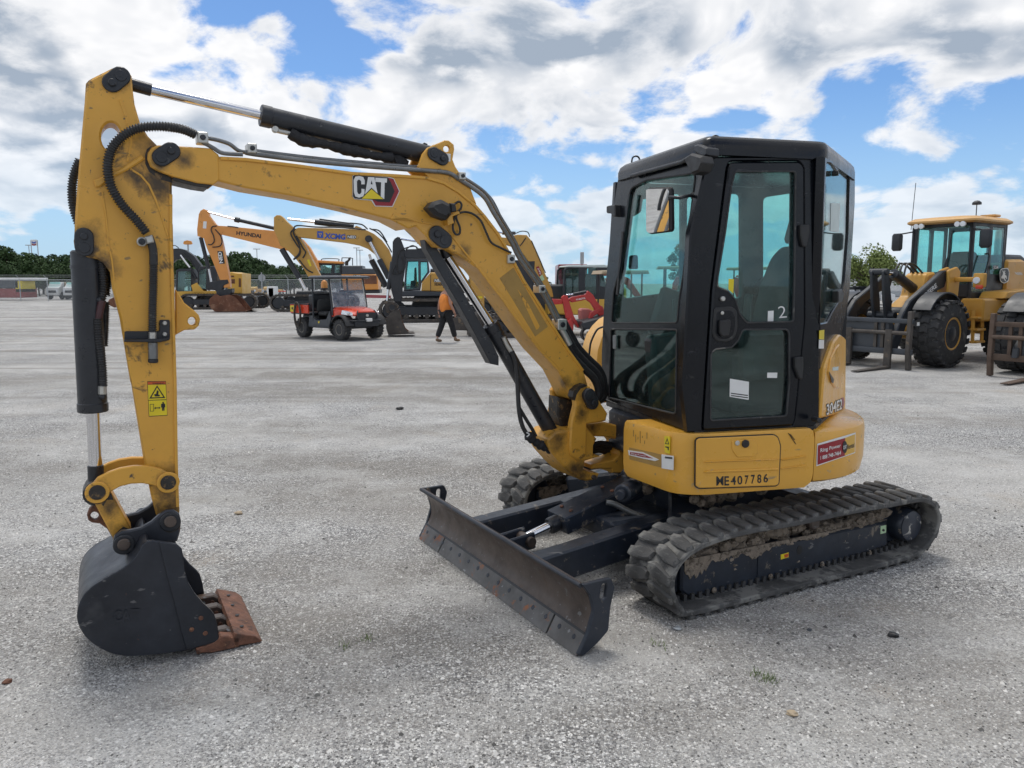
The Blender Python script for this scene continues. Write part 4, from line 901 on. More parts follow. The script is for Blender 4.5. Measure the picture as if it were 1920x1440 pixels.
q = FRb + (FLb - FRb) * .5 + e_s * .22 
MB().bar(np.array([q[0], q[1], zbot + .02]), np.array([q[0], q[1], zbot + .50]) - e_s * .05, .30, .12, up=lat, bev=.03).build('front_console', M['plastic'], cab)
for sgn in (-.07, .07):
    qq = np.array([q[0], q[1], zbot + .45]) + lat * sgn; MB().tube(smooth([qq, qq + up3 * .12 + e_s * .03, qq + up3 * .25 + e_s * .02], 4), .012, 6).build('travel_lever', M['black'], cab, 80)
q = FRb + (FLb - FRb) * .22 + e_s * .30
MB().bar(np.array([q[0], q[1], zbot + .45]), np.array([q[0], q[1], zbot + .75]) + e_s * .10, .24, .05, up=lat, bev=.02).build('monitor', M['plastic'], cab)
MB().tube(smooth([FRb + e_s * .08 + lat * .06 + up3 * t for t in (.72, .76, .95, 1.0)], 3), .012, 6).build('grab_rail', M['black'], cab, 80)
EP('plastic_block', FP, rounded(zI((280, 850), (325, 845), (328, 940), (275, 940)), 3), -.09, -.07, M['plastic'], cab, .006)  # small black plastic block behind the windscreen

# ---- house body: lower skirt, counterweight
zd = FLb[2] - .012                                        # deck under the cab
BS = SP.shift(.045)
yb = BS.p3(1400, 923)[2]
p_in = ground(1170, 787, zd); p_a = ground(1262, 812, zd)
pS0 = BS.p3(1316, 850); pS1 = BS.p3(1526, 850)
RC = .68; cc = pS1[:2] - BS.n[:2] * RC
a0 = math.atan2(BS.n[1], BS.n[0]); arc = [(cc[0] + RC * math.cos(a0 + t), cc[1] + RC * math.sin(a0 + t)) for t in np.linspace(0, math.pi * .98, 22)]
skirt_pl = rounded([tuple(p_in[:2]), tuple(p_a[:2]), tuple(pS0[:2]), tuple(pS1[:2]), tuple(pS1[:2] - BS.n[:2] * .5), tuple(p_in[:2] + e_s[:2] * .3 - SP.n[:2] * .0)], [.0, .10, .10, 0, 0, 0], 5)
def shrink(pl_, k, c): return [(c[0] + (x - c[0]) * k, c[1] + (y - c[1]) * k) for x, y in pl_]
cS = np.mean(np.array(skirt_pl), 0)
body = MB().loft([[(x, y, z) for x, y in shrink(skirt_pl, k, cS)] for k, z in ((.93, yb), (.985, yb + .03), (1.0, yb + .075), (1.0, zd - .06), (.985, zd - .015), (.955, zd))]).build('house_skirt', M['yellow2'], EXC, 40)
cwp = [tuple(pS1[:2] - BS.n[:2] * .35)] + arc + [tuple(arc[-1] + BS.n[:2] * .3)]
cwp = [tuple(np.array(p) + e_s[:2] * .004) for p in cwp]; cW = np.mean(np.array(cwp), 0)
cwt = BS.p3(1526, 800)[2] - .022
cw = MB().loft([[(x, y, z) for x, y in shrink(cwp, k, cW)] for k, z in ((.90, yb + .01), (.965, yb + .03), (1.0, yb + .10), (1.0, cwt - .05), (.985, cwt - .015), (.93, cwt))]).build('counterweight', M['yellow2'], EXC, 40)
# lower and upper house behind: deck, engine hood, right-hand tank cover
rear_c = np.array([cc[0], cc[1]])
deck = MB().plan(shrink([tuple(p_in[:2] + e_s[:2] * .12), tuple(pS0[:2] + e_s[:2] * .1)] + arc + [tuple(p_in[:2] + e_s[:2] * .2 - SP.n[:2] * .75), tuple(p_in[:2] - SP.n[:2] * .55 + e_s[:2] * .05)], .93, rear_c), yb + .05, zd - .02, .02).build('deck', M['navy'], EXC)
hd = [tuple(rear_c + e_s[:2] * .08 + SP.n[:2] * .35), tuple(rear_c + e_s[:2] * .45 + SP.n[:2] * .30), tuple(rear_c + e_s[:2] * .62), tuple(rear_c + e_s[:2] * .50 - SP.n[:2] * .40), tuple(rear_c - SP.n[:2] * .55)]
MB().plan(rounded(hd, .12), zd - .03, QP.p3(1580, 632)[2] - .03, .03).build('engine_hood', M['yellow2'], EXC)
TP = PL(FRb - SP.n * .10 + e_s * .02, e_s)
tk = TP.px(zF((1262, 836), (1225, 855), (1180, 900), (1140, 960), (1115, 1040), (1108, 1110), (1115, 1230), (1262, 1250)))
z_t = TP.px(zF((1262, 836)), -.40)[0][1]; tk = tk[1:] ; xr = tk[0][0]
tank = [(1.0, z_t - .005), (.75, z_t)] ; tpoly = [(depth * .85, z_t - .02), (xr + .30, z_t)] + [p for p in TP.px(zF((1262, 836), (1225, 855), (1180, 900), (1140, 960), (1115, 1040), (1108, 1110)), -.40)] + [(TP.px(zF((1108, 1110)), -.40)[0][0] + .0, zd - .03 - TP.o[2]), (depth * .85, zd - .03 - TP.o[2])]
E('tank_cover', TP, tpoly, -.42, 0, M['yellow2'], EXC, .05)
tl = TP.px(zF((1262, 910), (1222, 930), (1185, 1000), (1172, 1060), (1165, 1160)))
MB().tube(smooth([TP.w(a, b, .002) for a, b in tl], 5), .007, 6).build('cover_seam', M['decal_black'], EXC, 80)
# side service door on the skirt
sd = rounded(zK((637, 330), (655, 316), (1195, 292), (1225, 310), (1243, 370), (1232, 640), (1215, 656), (660, 674), (634, 660)), 3)
pan = EP('service_door', BS, sd, .0, .009, M['yellow2'], body, .004)
E('door_gap', BS, inset(BS.px(sd, .009), -.006), -.003, .0035, M['decal_black'], body)
for q in (((690, 490), (715, 478), (1235, 462), (1235, 470), (715, 490)), ((690, 560), (715, 548), (1230, 530), (1230, 545), (715, 566))):
    EP('pressed_rib', BS, zK(*q), .008, .016, M['yellow2'], pan, .004)
for q in (((1250, 468), (1420, 440), (1435, 446), (1260, 475)), ((1250, 530), (1415, 508), (1432, 514), (1255, 538))):
    EP('pressed_rib', BS, zK(*q), -.002, .008, M['yellow2'], body, .004)
EP('latch_recess', BS, rounded(zK((892, 332), (1050, 322), (1075, 350), (1082, 420), (1040, 448), (930, 450), (895, 400)), 3), .008, .014, M['yellow2'], pan, .005)
disc(BS, zK((935, 350))[0], .014, .012, .020, 'key_cylinder', M['fitting'], pan); disc(BS, zK((995, 355))[0], .022, .012, .024, 'latch', M['plastic'], pan); disc(BS, zK((995, 355))[0], .010, .0235, .025, 'latch_hole', M['decal_black'], pan)
xs = [(780, 832, 655, 588), (838, 872, 655, 588), (884, 922, 651, 586), (932, 968, 649, 584), (985, 1012, 645, 582), (1030, 1058, 642, 578), (1075, 1105, 638, 574), (1120, 1152, 634, 570)]
for ch, (x0, x1, y1, y0) in zip('ME407786', xs):
    lettering('stencil_character', ch, BS, zK((x0, y1), (x1, y1 - 2), (x1, y0 - 1), (x0, y0)), .0105, M['stencil'], pan, .018)
# stickers on the front-left of the skirt
fe = (p_a - p_in) * np.array([1, 1, 0]); FSK = PL((p_in[0], p_in[1], 0), fe)
EP('warning_sticker', FSK, zK((405, 298), (443, 302), (440, 425), (408, 415)), .0, .006, M['decal_yellow'], body); EP('sticker_symbol', FSK, zK((410, 355), (425, 312), (440, 358)), .005, .007, M['decal_black'], body, 0, [zK((416, 350), (425, 325), (434, 352))])
EP('sticker_symbol', FSK, zK((412, 372), (438, 375), (436, 400), (430, 400), (428, 384), (412, 380)), .005, .007, M['decal_black'], body)
EP('paper_sticker', FSK, zK((385, 430), (468, 442), (466, 543), (386, 530)), .0, .006, M['decal_white'], body)
for y in (445, 452): EP('sticker_line', FSK, zK((410, y), (462, y + 6), (462, y + 12), (410, y + 6)), .005, .007, M['decal_black'], body)
EP('sticker_patch', FSK, zK((152, 380), (382, 430), (382, 525), (155, 465)), .0, .003, M['adhesive'], body)
EP('torn_sticker', FSK, zK((143, 400), (250, 415), (365, 468), (340, 478), (250, 460), (150, 435)), .003, .006, M['decal_white'], body)
EP('torn_sticker', FSK, zK((160, 412), (250, 426), (325, 460), (250, 450), (158, 430)), .005, .0075, M['decal_red'], body)
lettering('sticker_text', 'Ring Power', FSK, zK((168, 432), (275, 450), (275, 438), (168, 416)), .0085, M['decal_white'], body, .01)
for k in range(7): EP('etched_mark', FSK, zK((180 + k * 16, 255 + k * 3 + (k % 3) * 30), (184 + k * 16, 255 + k * 3 + (k % 3) * 30), (184 + k * 16, 300 + k * 3 + (k % 2) * 40), (180 + k * 16, 300 + k * 3 + (k % 2) * 40)), .0, .0025, M['adhesive'], body)
# rental sticker on the counterweight, wrapped round the curve
def on_arc(u, v, rr):
    """hit the vertical cylinder of the counterweight"""
    d = ray(u, v); A = d[0] ** 2 + d[1] ** 2; c_ = cc + e_s[:2] * .004; B = -2 * (d[0] * c_[0] + d[1] * c_[1]); C_ = c_[0] ** 2 + c_[1] ** 2 - rr * rr
    dis = B * B - 4 * A * C_
    if dis < 0: t = -B / (2 * A)
    else: t = (-B - math.sqrt(dis)) / (2 * A)
    return OC + d * t
def arc_quad(name, px4, rr, mat, n=8):
    vs = []; q = [np.array(p) for p in px4]
    for i in range(n + 1):
        a = i / n
        for b in (0, 1): vs.append(on_arc(*((q[0] * (1 - a) + q[1] * a) * (1 - b) + (q[3] * (1 - a) + q[2] * a) * b), rr))
    return mesh_obj(name, vs, [(2 * i, 2 * i + 2, 2 * i + 3, 2 * i + 1) for i in range(n)], mat, cw, 0)
def arc_text(s, px4, rr, mat, bold):
    v, f = text_mesh(s, bold); lo, hi = v.min(0), v.max(0); q = [np.array(p) for p in px4]; out = []
    for x, y in v:
        a, b = (x - lo[0]) / (hi[0] - lo[0]), (y - lo[1]) / (hi[1] - lo[1]); out.append(on_arc(*((q[0] * (1 - a) + q[1] * a) * (1 - b) + (q[3] * (1 - a) + q[2] * a) * b), rr))
    return mesh_obj('sticker_text', out, f, mat, cw, 0)
arc_quad('rental_sticker', zK((1500, 516), (1779, 420), (1783, 272), (1506, 354)), RC + .002, M['decal_white'])
arc_quad('sticker_field', zK((1508, 506), (1705, 440), (1708, 312), (1512, 366)), RC + .0035, M['decal_red']); M['decal_gold'] = plain('decal_gold', (.72, .42, .06), .4)
arc_quad('sticker_field', zK((1705, 440), (1777, 414), (1780, 284), (1708, 312)), RC + .0035, M['decal_gold'])
arc_text('Ring Power', zK((1530, 425), (1676, 385), (1678, 352), (1530, 388)), RC + .005, M['decal_white'], .012)
arc_text('1 888 748-7464', zK((1530, 470), (1676, 432), (1678, 402), (1530, 442)), RC + .005, M['decal_white'], .015)
cpt = circ(zK((1706, 377))[0], 4.4, 16, 11.5); vs = [on_arc(u, v, RC + .006) for u, v in cpt]; mesh_obj('sticker_emblem', vs, [tuple(range(16))], M['decal_black'], cw, 0)
arc_text('CAT', zK((1694, 396), (1718, 388), (1718, 360), (1694, 368)), RC + .0075, M['decal_white'], .02)
arc_text('Rental', zK((1724, 395), (1774, 378), (1774, 345), (1724, 360)), RC + .006, M['decal_black'], .012)
EP('body_plug', SP, circ(zJ((1555, 955))[0], 5, 10), .03, .09, M['plastic'], body, .004)
for q in ((1300, 278, 1352, 355), (1312, 285, 1345, 325)):
    MB().bar(BS.p3(*zK((q[0], q[1]))[0], .002), BS.p3(*zK((q[2], q[3]))[0], .002), .004, .003).build('scratch', M['grease'], body)
# ---- swing ring and centre of the undercarriage
TAU = 27.0
u_t = np.array([math.cos(R(TAU)), math.sin(R(TAU)), 0]); n_t = np.array([math.sin(R(TAU)), -math.cos(R(TAU)), 0])
t0 = ground(1290, 1166)                                   # front end of the near track's outer ground line
TN = PL((t0[0], t0[1], 0), u_t)
BW, GAUGE = .36, 1.59
UC = t0 + u_t * .82 - n_t * (.18 + GAUGE / 2); UC[2] = 0
mb = MB(); mb.cyl((UC[0], UC[1], .44), (UC[0], UC[1], yb + .06), .36, 40, .01); mb.build('swing_ring', M['navy'], EXC)
mb = MB()
mb.box(UC + np.array([0, 0, .37]), u_t, n_t, up3, .75, .80, .22, .04)
for sx in (-1, 1):
    for sy in (-1, 1):
        mb.bar(UC + u_t * .25 * sx + n_t * .25 * sy + up3 * .40, UC + u_t * .55 * sx + n_t * .62 * sy + up3 * .30, .20, .16, bev=.02)
mb.build('car_body', M['navy'], EXC)
for q, r in (((1180, 915), .05), ((1290, 945), .06), ((1345, 955), .07), ((1230, 965), .05)):
    pass
# ---- tracks
track_prof = smooth([(.02, .024), (.6, .02), (1.15, .02), (1.70, .024), (1.88, .045), (2.0, .12), (2.05, .22), (2.03, .31), (1.95, .38), (1.83, .415), (1.6, .42), (1.15, .428), (.75, .425), (.45, .432), (.24, .425), (.07, .40), (-.04, .355), (-.10, .29), (-.12, .21), (-.10, .13), (-.055, .065)], 5, True)
def lug_mesh(flip):
    mb = MB(); pts = [(-.095, -.030), (-.085, .014), (-.05, .030), (.02, .042), (.085, .040), (.092, -.004), (.03, -.024), (-.05, -.040)]
    f_ = -1 if flip else 1; r0 = [(y * f_ * .55 + y * .45, x * f_, -.004) for x, y in pts]; r1 = [(y * .80, x * f_ * .93, .019) for x, y in pts]; r0 = [(y * 1.1, x * f_, -.004) for x, y in pts]
    mb.loft([r0, [(a * .97, b * .985, .011) for a, b, c in r0], r1])
    me = bpy.data.meshes.new('tread_lug'); me.from_pydata(mb.v, [], mb.f); me.update(); me.materials.append(M['rubber'])
    me.polygons.foreach_set('use_smooth', [True] * len(me.polygons)); me.set_sharp_from_angle(angle=R(38))
    return me
LUGS = [lug_mesh(False), lug_mesh(True)]
def frame_at(pl, path, i, off):
    a, p, b = path[i - 1], path[i], path[(i + 1) % len(path)]; t = np.array(b) - np.array(a); t /= np.linalg.norm(t)
    t3 = pl.e1 * t[0] + pl.e2 * t[1]; o3 = pl.e1 * t[1] - pl.e2 * t[0]
    return pl.w(p[0], p[1], off), t3, o3
M['capsteel'] = paint('chipped_cap', (.03, .036, .05), .4, var=.3, vs=9, wear=((.42, .40, .36), .22, 14))
def make_track(pl, near):
    inner = inset(track_prof, .030)
    if area2(inner) > area2(track_prof): inner = inset(track_prof, -.030)
    tr = E('crawler_track', pl, track_prof, -BW, 0, M['rubber'], EXC, .006, [inner])
    path = resample(track_prof, .102, True); base = base_of(tr)
    for i in range(len(path)):
        for s_ in (0, 1):
            ctr_ = -BW * (.26 if s_ == 0 else .74); j = path[i]
            k0 = path[(i + 1) % len(path)]; q = path if s_ == 0 else None
            p, t3, o3 = frame_at(pl, path, i, ctr_)
            if s_ == 1: p = p + t3 * .051
            if np.dot(o3, pl.w(1.0, .21, ctr_) - p) > 0: o3 = -o3
            ln = bpy.data.objects.new('tread_lug', LUGS[s_]); COL.objects.link(ln); ln.parent = tr
            y3 = np.cross(o3, t3); k_ = 1.0 + RNG.uniform(-.05, .05)
            Mx = Matrix(((t3[0] * k_, y3[0], o3[0], p[0] - base[0]), (t3[1] * k_, y3[1], o3[1], p[1] - base[1]), (t3[2] * k_, y3[2], o3[2], p[2] - base[2]), (0, 0, 0, 1)))
            ln.matrix_local = Mx
    # guide teeth on the inside of the belt
    mb = MB(); ip = resample(inner, .052, True)
    for i in range(len(ip)):
        p, t3, o3 = frame_at(pl, ip, i, -BW * .38)
        if np.dot(o3, pl.w(1.0, .21, -BW * .38) - p) < 0: o3 = -o3
        mb.box(p + o3 * .016, t3, pl.n, o3, .022, .05, .036, .0)
    g = mb.build('guide_teeth', M['rubberdark'], tr); g['kind'] = 'stuff'
    fo = -.125
    fr = E('track_frame', pl, rounded([(.055, .105), (.11, .062), (.40, .046), (.70, .052), (1.27, .052), (1.72, .085), (1.70, .245), (1.25, .25), (.51, .258), (.225, .266), (.057, .25)], .012), fo - .17, fo, M['navy'], tr, .012)
    E('frame_seam', pl, [(.60, .06), (.607, .06), (.607, .25), (.60, .25)], fo, fo + .004, M['navy'], tr)
    for a_, b_ in (((1.80, .20), .125), ((.06, .21), .135)):
        MB().cyl(pl.w(*a_, -.30), pl.w(*a_, -.16), b_, 28, .02).build('sprocket' if a_[0] > 1 else 'idler', M['navy'], tr)
    MB().rev(pl.w(1.855, .212, -.20), pl.n, [(0, .11), (.09, .108), (.12, .10), (.13, .09)], 32).build('final_drive', M['navy'], tr)
    MB().rev(pl.w(1.855, .212, -.072), pl.n, [(0, .094), (.006, .094), (.008, .088), (.010, 0.0)], 32).build('drive_cap', M['capsteel'], tr)
    for a_ in (.30, .72, 1.14, 1.56):
        MB().cyl(pl.w(a_, .085, -.28), pl.w(a_, .085, fo - .02), .052, 18, .01).build('track_roller', M['steel'], tr)
        E('roller_bolt', pl, circ((a_ - .02, .072), .017, 8), fo, fo + .014, M['mud'], tr, .005)
    MB().cyl(pl.w(1.05, .33, -.28), pl.w(1.05, .33, -.12), .042, 18, .01).build('carrier_roller', M['steel'], tr)
    if near:
        E('oil_hole', pl, circ((.93, .19), .022, 14, .028), fo, fo + .0015, M['decal_black'], tr)
        EP('warning_sticker', pl, zM((115, 768), (187, 748), (187, 790), (117, 812)), fo, fo + .002, M['decal_yellow'], tr); EP('sticker_symbol', pl, zM((148, 768), (185, 757), (185, 785), (150, 796)), fo + .001, fo + .003, M['decal_orange'], tr)
        M['palegreen'] = plain('pale_green_sticker', (.45, .62, .38), .5)
        EP('lube_sticker', pl, zM((1015, 512), (1065, 500), (1062, 570), (1013, 583)), fo, fo + .002, M['palegreen'], tr); EP('sticker_symbol', pl, circ(zM((1040, 548))[0], 2.5, 10), fo + .001, fo + .003, M['decal_black'], tr)
    # dried mud packed above the frame and in clods on it
    mb = MB(); rr = random.Random(3 if near else 5)
    def clod(p, r, flat=1.0):
        n_ = 7; rings = []
        for k in range(1, 5):
            ph = math.pi * k / 5; rings.append([p + (pl.e1 * math.cos(2 * math.pi * j / n_) * 1.3 + pl.n * math.sin(2 * math.pi * j / n_) * flat) * r * math.sin(ph) * rr.uniform(.7, 1.25) + up3 * r * math.cos(ph) * rr.uniform(.75, 1.1) for j in range(n_)])
        mb.loft(rings)
    for i in range(300 if near else 120):
        a_ = rr.uniform(.08, 1.72); z_ = .235 + .07 * abs(math.sin(a_ * 2.3)) * rr.random() + .05 * rr.random() * (1.2 - abs(a_ - .8))
        clod(pl.w(a_, z_, fo - .03 - rr.random() * .12), rr.uniform(.018, .045))
    for i in range(26 if near else 8):
        a_, z_ = rr.choice(((.40, .20), (.44, .18), (.93, .13), (.95, .10), (.72, .21), (1.30, .20))); clod(pl.w(a_ + rr.uniform(-.03, .03), z_ + rr.uniform(-.03, .03), fo - .004), rr.uniform(.008, .016), .35)
    # crust of mud hanging over the upper part of the frame
    lo_ = [(.07 + 1.62 * k / 120, .262 - max(0, (.012 + .045 * max(0, math.sin(k * .19 + .5)) + .03 * rr.random()) * max(.12, 1.25 - k / 80))) for k in range(121)]
    mb.extr(pl, lo_ + [(1.69, .262), (.07, .278)], fo - .004, fo + .006, .002)
    mb.build('dried_mud', M['mud'], tr, 0)['kind'] = 'stuff'
    return tr
trk = make_track(TN, True); make_track(TN.shift(-GAUGE), False)
mb = MB(); rr = random.Random(9)
for (u, v), n_ in (((1190, 905), 14), ((1340, 945), 26), ((1270, 955), 18), ((1100, 905), 22), ((1360, 925), 14)):
    for i in range(n_):
        c = UC + u_t * rr.uniform(-.45, .30) + n_t * rr.uniform(-.3, .55) + up3 * rr.uniform(.44, .50); r = rr.uniform(.015, .05)
        mb.loft([[c + np.array([math.cos(2 * math.pi * j / 7) * r * rr.uniform(.8, 1.3) * math.sin(math.pi * k / 5), math.sin(2 * math.pi * j / 7) * r * rr.uniform(.8, 1.3) * math.sin(math.pi * k / 5), r * math.cos(math.pi * k / 5)]) for j in range(7)] for k in range(1, 5)])
mb.build('dried_mud', M['mud'], EXC, 0)['kind'] = 'stuff'
mb = MB(); q = ground(1190, 912, .52); mb.cyl(q, q - n_t * .0 + np.array([-.10, -.16, .0]), .055, 16, .01); mb.cyl(q + np.array([-.10, -.16, 0]), q + np.array([-.12, -.20, 0]), .03, 12, .004); mb.build('travel_motor_hose', M['navy'], EXC)
# ---- dozer blade
bl, brr = ground(785, 1010), ground(1080, 1232)
bdir = (bl - brr) / np.linalg.norm(bl - brr); blen = np.linalg.norm(bl - brr); fwd = np.array([bdir[1], -bdir[0], 0]); fwd = fwd if np.dot(fwd, u_t) < 0 else -fwd
XP = PL.__new__(PL); XP.o = brr.copy(); XP.e1 = fwd; XP.e2 = up3; XP.n = bdir
def band(pts, th):
    P = [np.array(p) for p in pts]; o = []
    for i in range(len(P)):
        d = P[min(i + 1, len(P) - 1)] - P[max(i - 1, 0)]; d /= np.linalg.norm(d); o.append(P[i] + np.array([-d[1], d[0]]) * th)
    return [tuple(p) for p in P] + [tuple(p) for p in reversed(o)]
curve = smooth([(-.055, .095), (-.082, .15), (-.090, .21), (-.075, .27), (-.045, .32), (-.020, .345)], 4)
blade = E('dozer_blade', XP, band(curve, .016), .012, blen - .012, M['steel'], EXC, .003)
MB().tube([XP.w(-.022, .343, o) for o in np.linspace(.0, blen, 2)], .012, 10).build('top_edge', M['steelblue'], blade, 80)
segs = [(.0, .262), (.268, blen - .318), (blen - .312, blen)]
for a_, b_ in segs:
    E('cutting_edge', XP, band([(0, .003), (-.055, .098)], .020), a_ + .003, b_ - .003, M['edge_steel'], blade, .003)
E('edge_joint', XP, band([(-.050, .094), (-.057, .104)], .02), .01, blen - .01, M['decal_black'], blade)
d2 = np.array([-.055, .095]); d2 /= np.linalg.norm(d2); nrm = np.array([d2[1], -d2[0]])
for k in range(15):
    o = .07 + k * (blen - .14) / 14; c = np.array([-.036, .062]); p = XP.w(c[0], c[1], o); nn = XP.e1 * nrm[0] + XP.e2 * nrm[1]; nn = nn if np.dot(nn, fwd) > 0 else -nn
    MB().cyl(p - nn * .002, p + nn * .004, .013, 12, .002).build('edge_bolt', M['steelblue'], blade)
endp = [(-.002, .010), (-.055, .098), (-.092, .21), (-.070, .29), (-.022, .352), (-.19, .352), (-.215, .30), (-.19, .20), (-.18, .09), (-.12, .045), (-.04, .002)]
endp = rounded(endp, .012)
for o in (0, blen):
    s_ = -1 if o == 0 else 1
    E('end_plate', XP, endp, o - .012, o + .012, M['navy'], blade, .004, [capsule((-.145, .27), (-.150, .315), .017)])
E('blade_back', XP, [(-.075, .05), (-.105, .12), (-.115, .21), (-.10, .27), (-.14, .24), (-.16, .15), (-.13, .05)], .02, blen - .02, M['navy'], blade, .004)
mid = (bl + brr) / 2 - fwd * .12
arms = EXC
for s_ in (-1, 1):
    a_ = mid + bdir * s_ * .36 + up3 * .19; b_ = UC + bdir * s_ * .33 + up3 * .30 - u_t * .10
    MB().bar(a_, b_, .12, .17, bev=.012).build('blade_arm', M['navy'], EXC)
MB().box(UC - u_t * .60 + up3 * .27, u_t, bdir, up3, .50, .60, .12, .02).build('blade_shade_box', M['navy'], EXC)  # dark box added between the arms to stand in for the machine's shade
MB().cyl(mid + bdir * .22 + up3 * .20 - fwd * .03, mid - bdir * .22 + up3 * .20 - fwd * .03, .045, 16, .006).build('cross_tube', M['steelblue'], EXC)
cy0 = mid - fwd * .16 + up3 * .24; cy1 = UC - u_t * .42 + up3 * .45
gd = cy0 + (cy1 - cy0) * .27
MB().bar(gd, cy0 + (cy1 - cy0) * .95 , .20, .11, bev=.008).build('cylinder_guard', M['navy'], EXC)
MB().cyl(cy0, cy0 + (cy1 - cy0) * .3, .028, 14).build('blade_cylinder_rod', M['chrome'], EXC)
MB().cyl(cy0 + (cy1 - cy0) * .2, cy1, .05, 18, .006).build('blade_cylinder', M['black'], EXC)
for s_ in (-.055, .055):
    MB().bar(mid + bdir * s_ - fwd * .0 + up3 * .22, cy0 + bdir * s_ - fwd * .04 + up3 * .0, .022, .10, bev=.008).build('clevis', M['navy'], EXC)
MB().cyl(cy0 - bdir * .09, cy0 + bdir * .09, .032, 14, .004).build('clevis_pin', M['steel'], EXC)
gt = cy1 - cy0; gt /= np.linalg.norm(gt); gup = np.cross(gt, bdir); gup = gup if gup[2] > 0 else -gup
for t_ in (.36, .72):
    for s_ in (-.05, .05):
        p = cy0 + (cy1 - cy0) * t_ + bdir * s_ + gup * .055; MB().cyl(p, p + gup * .010, .013, 6, .002).build('guard_bolt', M['rust'], EXC)
q0, q1 = ground(1152, 945, .40), ground(1222, 974, .30)
MB().tube(smooth([q0 - np.array([.05, 0, -.01]), q0, (q0 + q1) / 2 - up3 * .01, q1], 5), .018, 8).build('blade_hose', M['pipe'], EXC, 80)
# ------------------------------------------------------------------ machines parked behind
M['orange'] = paint('orange_machine_paint', (.72, .30, .07), .4, var=.06, vs=1.2, wear=((.4, .17, .06), .05, 3))
M['ochre'] = paint('ochre_machine_paint', (.56, .31, .065), .4, var=.06, vs=1.2, wear=((.25, .14, .05), .06, 3))
M['catyellow'] = paint('bright_machine_yellow', (.68, .40, .06), .4, var=.06, vs=1.2)
M['charcoal'] = paint('charcoal_paint', (.025, .028, .033), .45, var=.2, vs=2)
M['slate'] = paint('slate_grey_paint', (.055, .062, .072), .45, var=.15, vs=2)
M['oldsteel'] = paint('old_track_steel', (.085, .075, .066), .7, metal=.2, var=.35, vs=3, wear=((.2, .15, .1), .2, 5))
M['redpaint'] = paint('red_machine_paint', (.48, .030, .026), .35, var=.08, vs=2, coat=.2)
M['redorange'] = paint('red_orange_paint', (.66, .055, .018), .3, var=.06, vs=2, coat=.3)
M['rustbucket'] = paint('rusty_bucket', (.16, .065, .035), .75, var=.35, vs=1.5, wear=((.28, .15, .09), .25, 3), bump=.2, bs=12)
M['farglass'] = glass('far_cab_glass', (.70, .93, .92), dirt=.03, dscale=2)
M['blue'] = plain('decal_blue', (.03, .09, .42), .4)
M['whitepaint'] = paint('white_vehicle_paint', (.74, .74, .72), .35, var=.05, vs=1)
M['canvas'] = plain('tan_canopy', (.42, .33, .22), .6)
zO, zP, zQ, zS = Z(320, 380, 6), Z(540, 390, 5.76), Z(800, 430, 5.647), Z(520, 480, 8)
def stadium(s0, s1, z0, z1, n=8):
    r = (z1 - z0) / 2; return circ((s1 - r, z0 + r), r, n, a0=-math.pi / 2, a1=math.pi / 2) + circ((s0 + r, z0 + r), r, n, a0=math.pi / 2, a1=1.5 * math.pi)
def far_track(pl, s0, s1, h, o1, o0, parent, shoe=.19):
    prof = stadium(s0, s1, .03, h, 10); tr = E('crawler_track', pl, prof, o0, o1, M['oldsteel'], parent, .01, [inset(prof, .10)])
    mb = MB(); path = resample(prof, shoe, True)
    for i in range(len(path)):
        a, p, b = path[i - 1], path[i], path[(i + 1) % len(path)]; t = np.array(b) - np.array(a); t /= np.linalg.norm(t); nrm = np.array([t[1], -t[0]])
        q = np.array(p) + nrm * .005; c = pl.w(q[0], q[1], (o0 + o1) / 2)
        mb.box(c, pl.e1 * t[0] + pl.e2 * t[1], pl.n, pl.e1 * nrm[0] + pl.e2 * nrm[1], shoe * .9, abs(o1 - o0) + .02, .04)
        mb.box(c + (pl.e1 * nrm[0] + pl.e2 * nrm[1]) * .03 + (pl.e1 * t[0] + pl.e2 * t[1]) * shoe * .3, pl.e1 * t[0] + pl.e2 * t[1], pl.n, pl.e1 * nrm[0] + pl.e2 * nrm[1], .03, abs(o1 - o0), .035)
    mb.build('track_shoes', M['oldsteel'], tr, 0)['kind'] = 'stuff'
    r = h / 2
    E('track_frame', pl, [(s0 + r, h * .28), (s1 - r, h * .28), (s1 - r, h * .68), (s0 + r, h * .68)], o0 + .12, o1 - .10, M['charcoal'], tr, .03)
    for s_ in (s0 + r, s1 - r): E('sprocket', pl, circ((s_, r), r * .72, 20), o0 + .1, o1 - .08, M['charcoal'], tr, .03)
    n = int((s1 - s0) / .55)
    for k in range(n): E('roller', pl, circ((s0 + r + (s1 - s0 - 2 * r) * (k + .5) / n, h * .24), h * .11, 10), o0 + .1, o1 - .05, M['oldsteel'], tr, .01)
    return tr
def far_cyl(pl, a, b, c, r0, r1, off, parent, name):
    """rod from a to b, barrel from b to c, picked on the plane"""
    o = MB().cyl(pl.p3(*b, off), pl.p3(*c, off), r1, 12, .01).build(name, M['charcoal'], parent); MB().cyl(pl.p3(*a, off), pl.p3(*b, off), r0, 10).build('rod', M['chrome'], o); return o
def wires(pl, paths, off, r, parent, name='hose'):
    for p in paths: MB().tube(smooth([pl.p3(*q, off) for q in p], 5), r, 6).build(name, M['hose'], parent, 80)

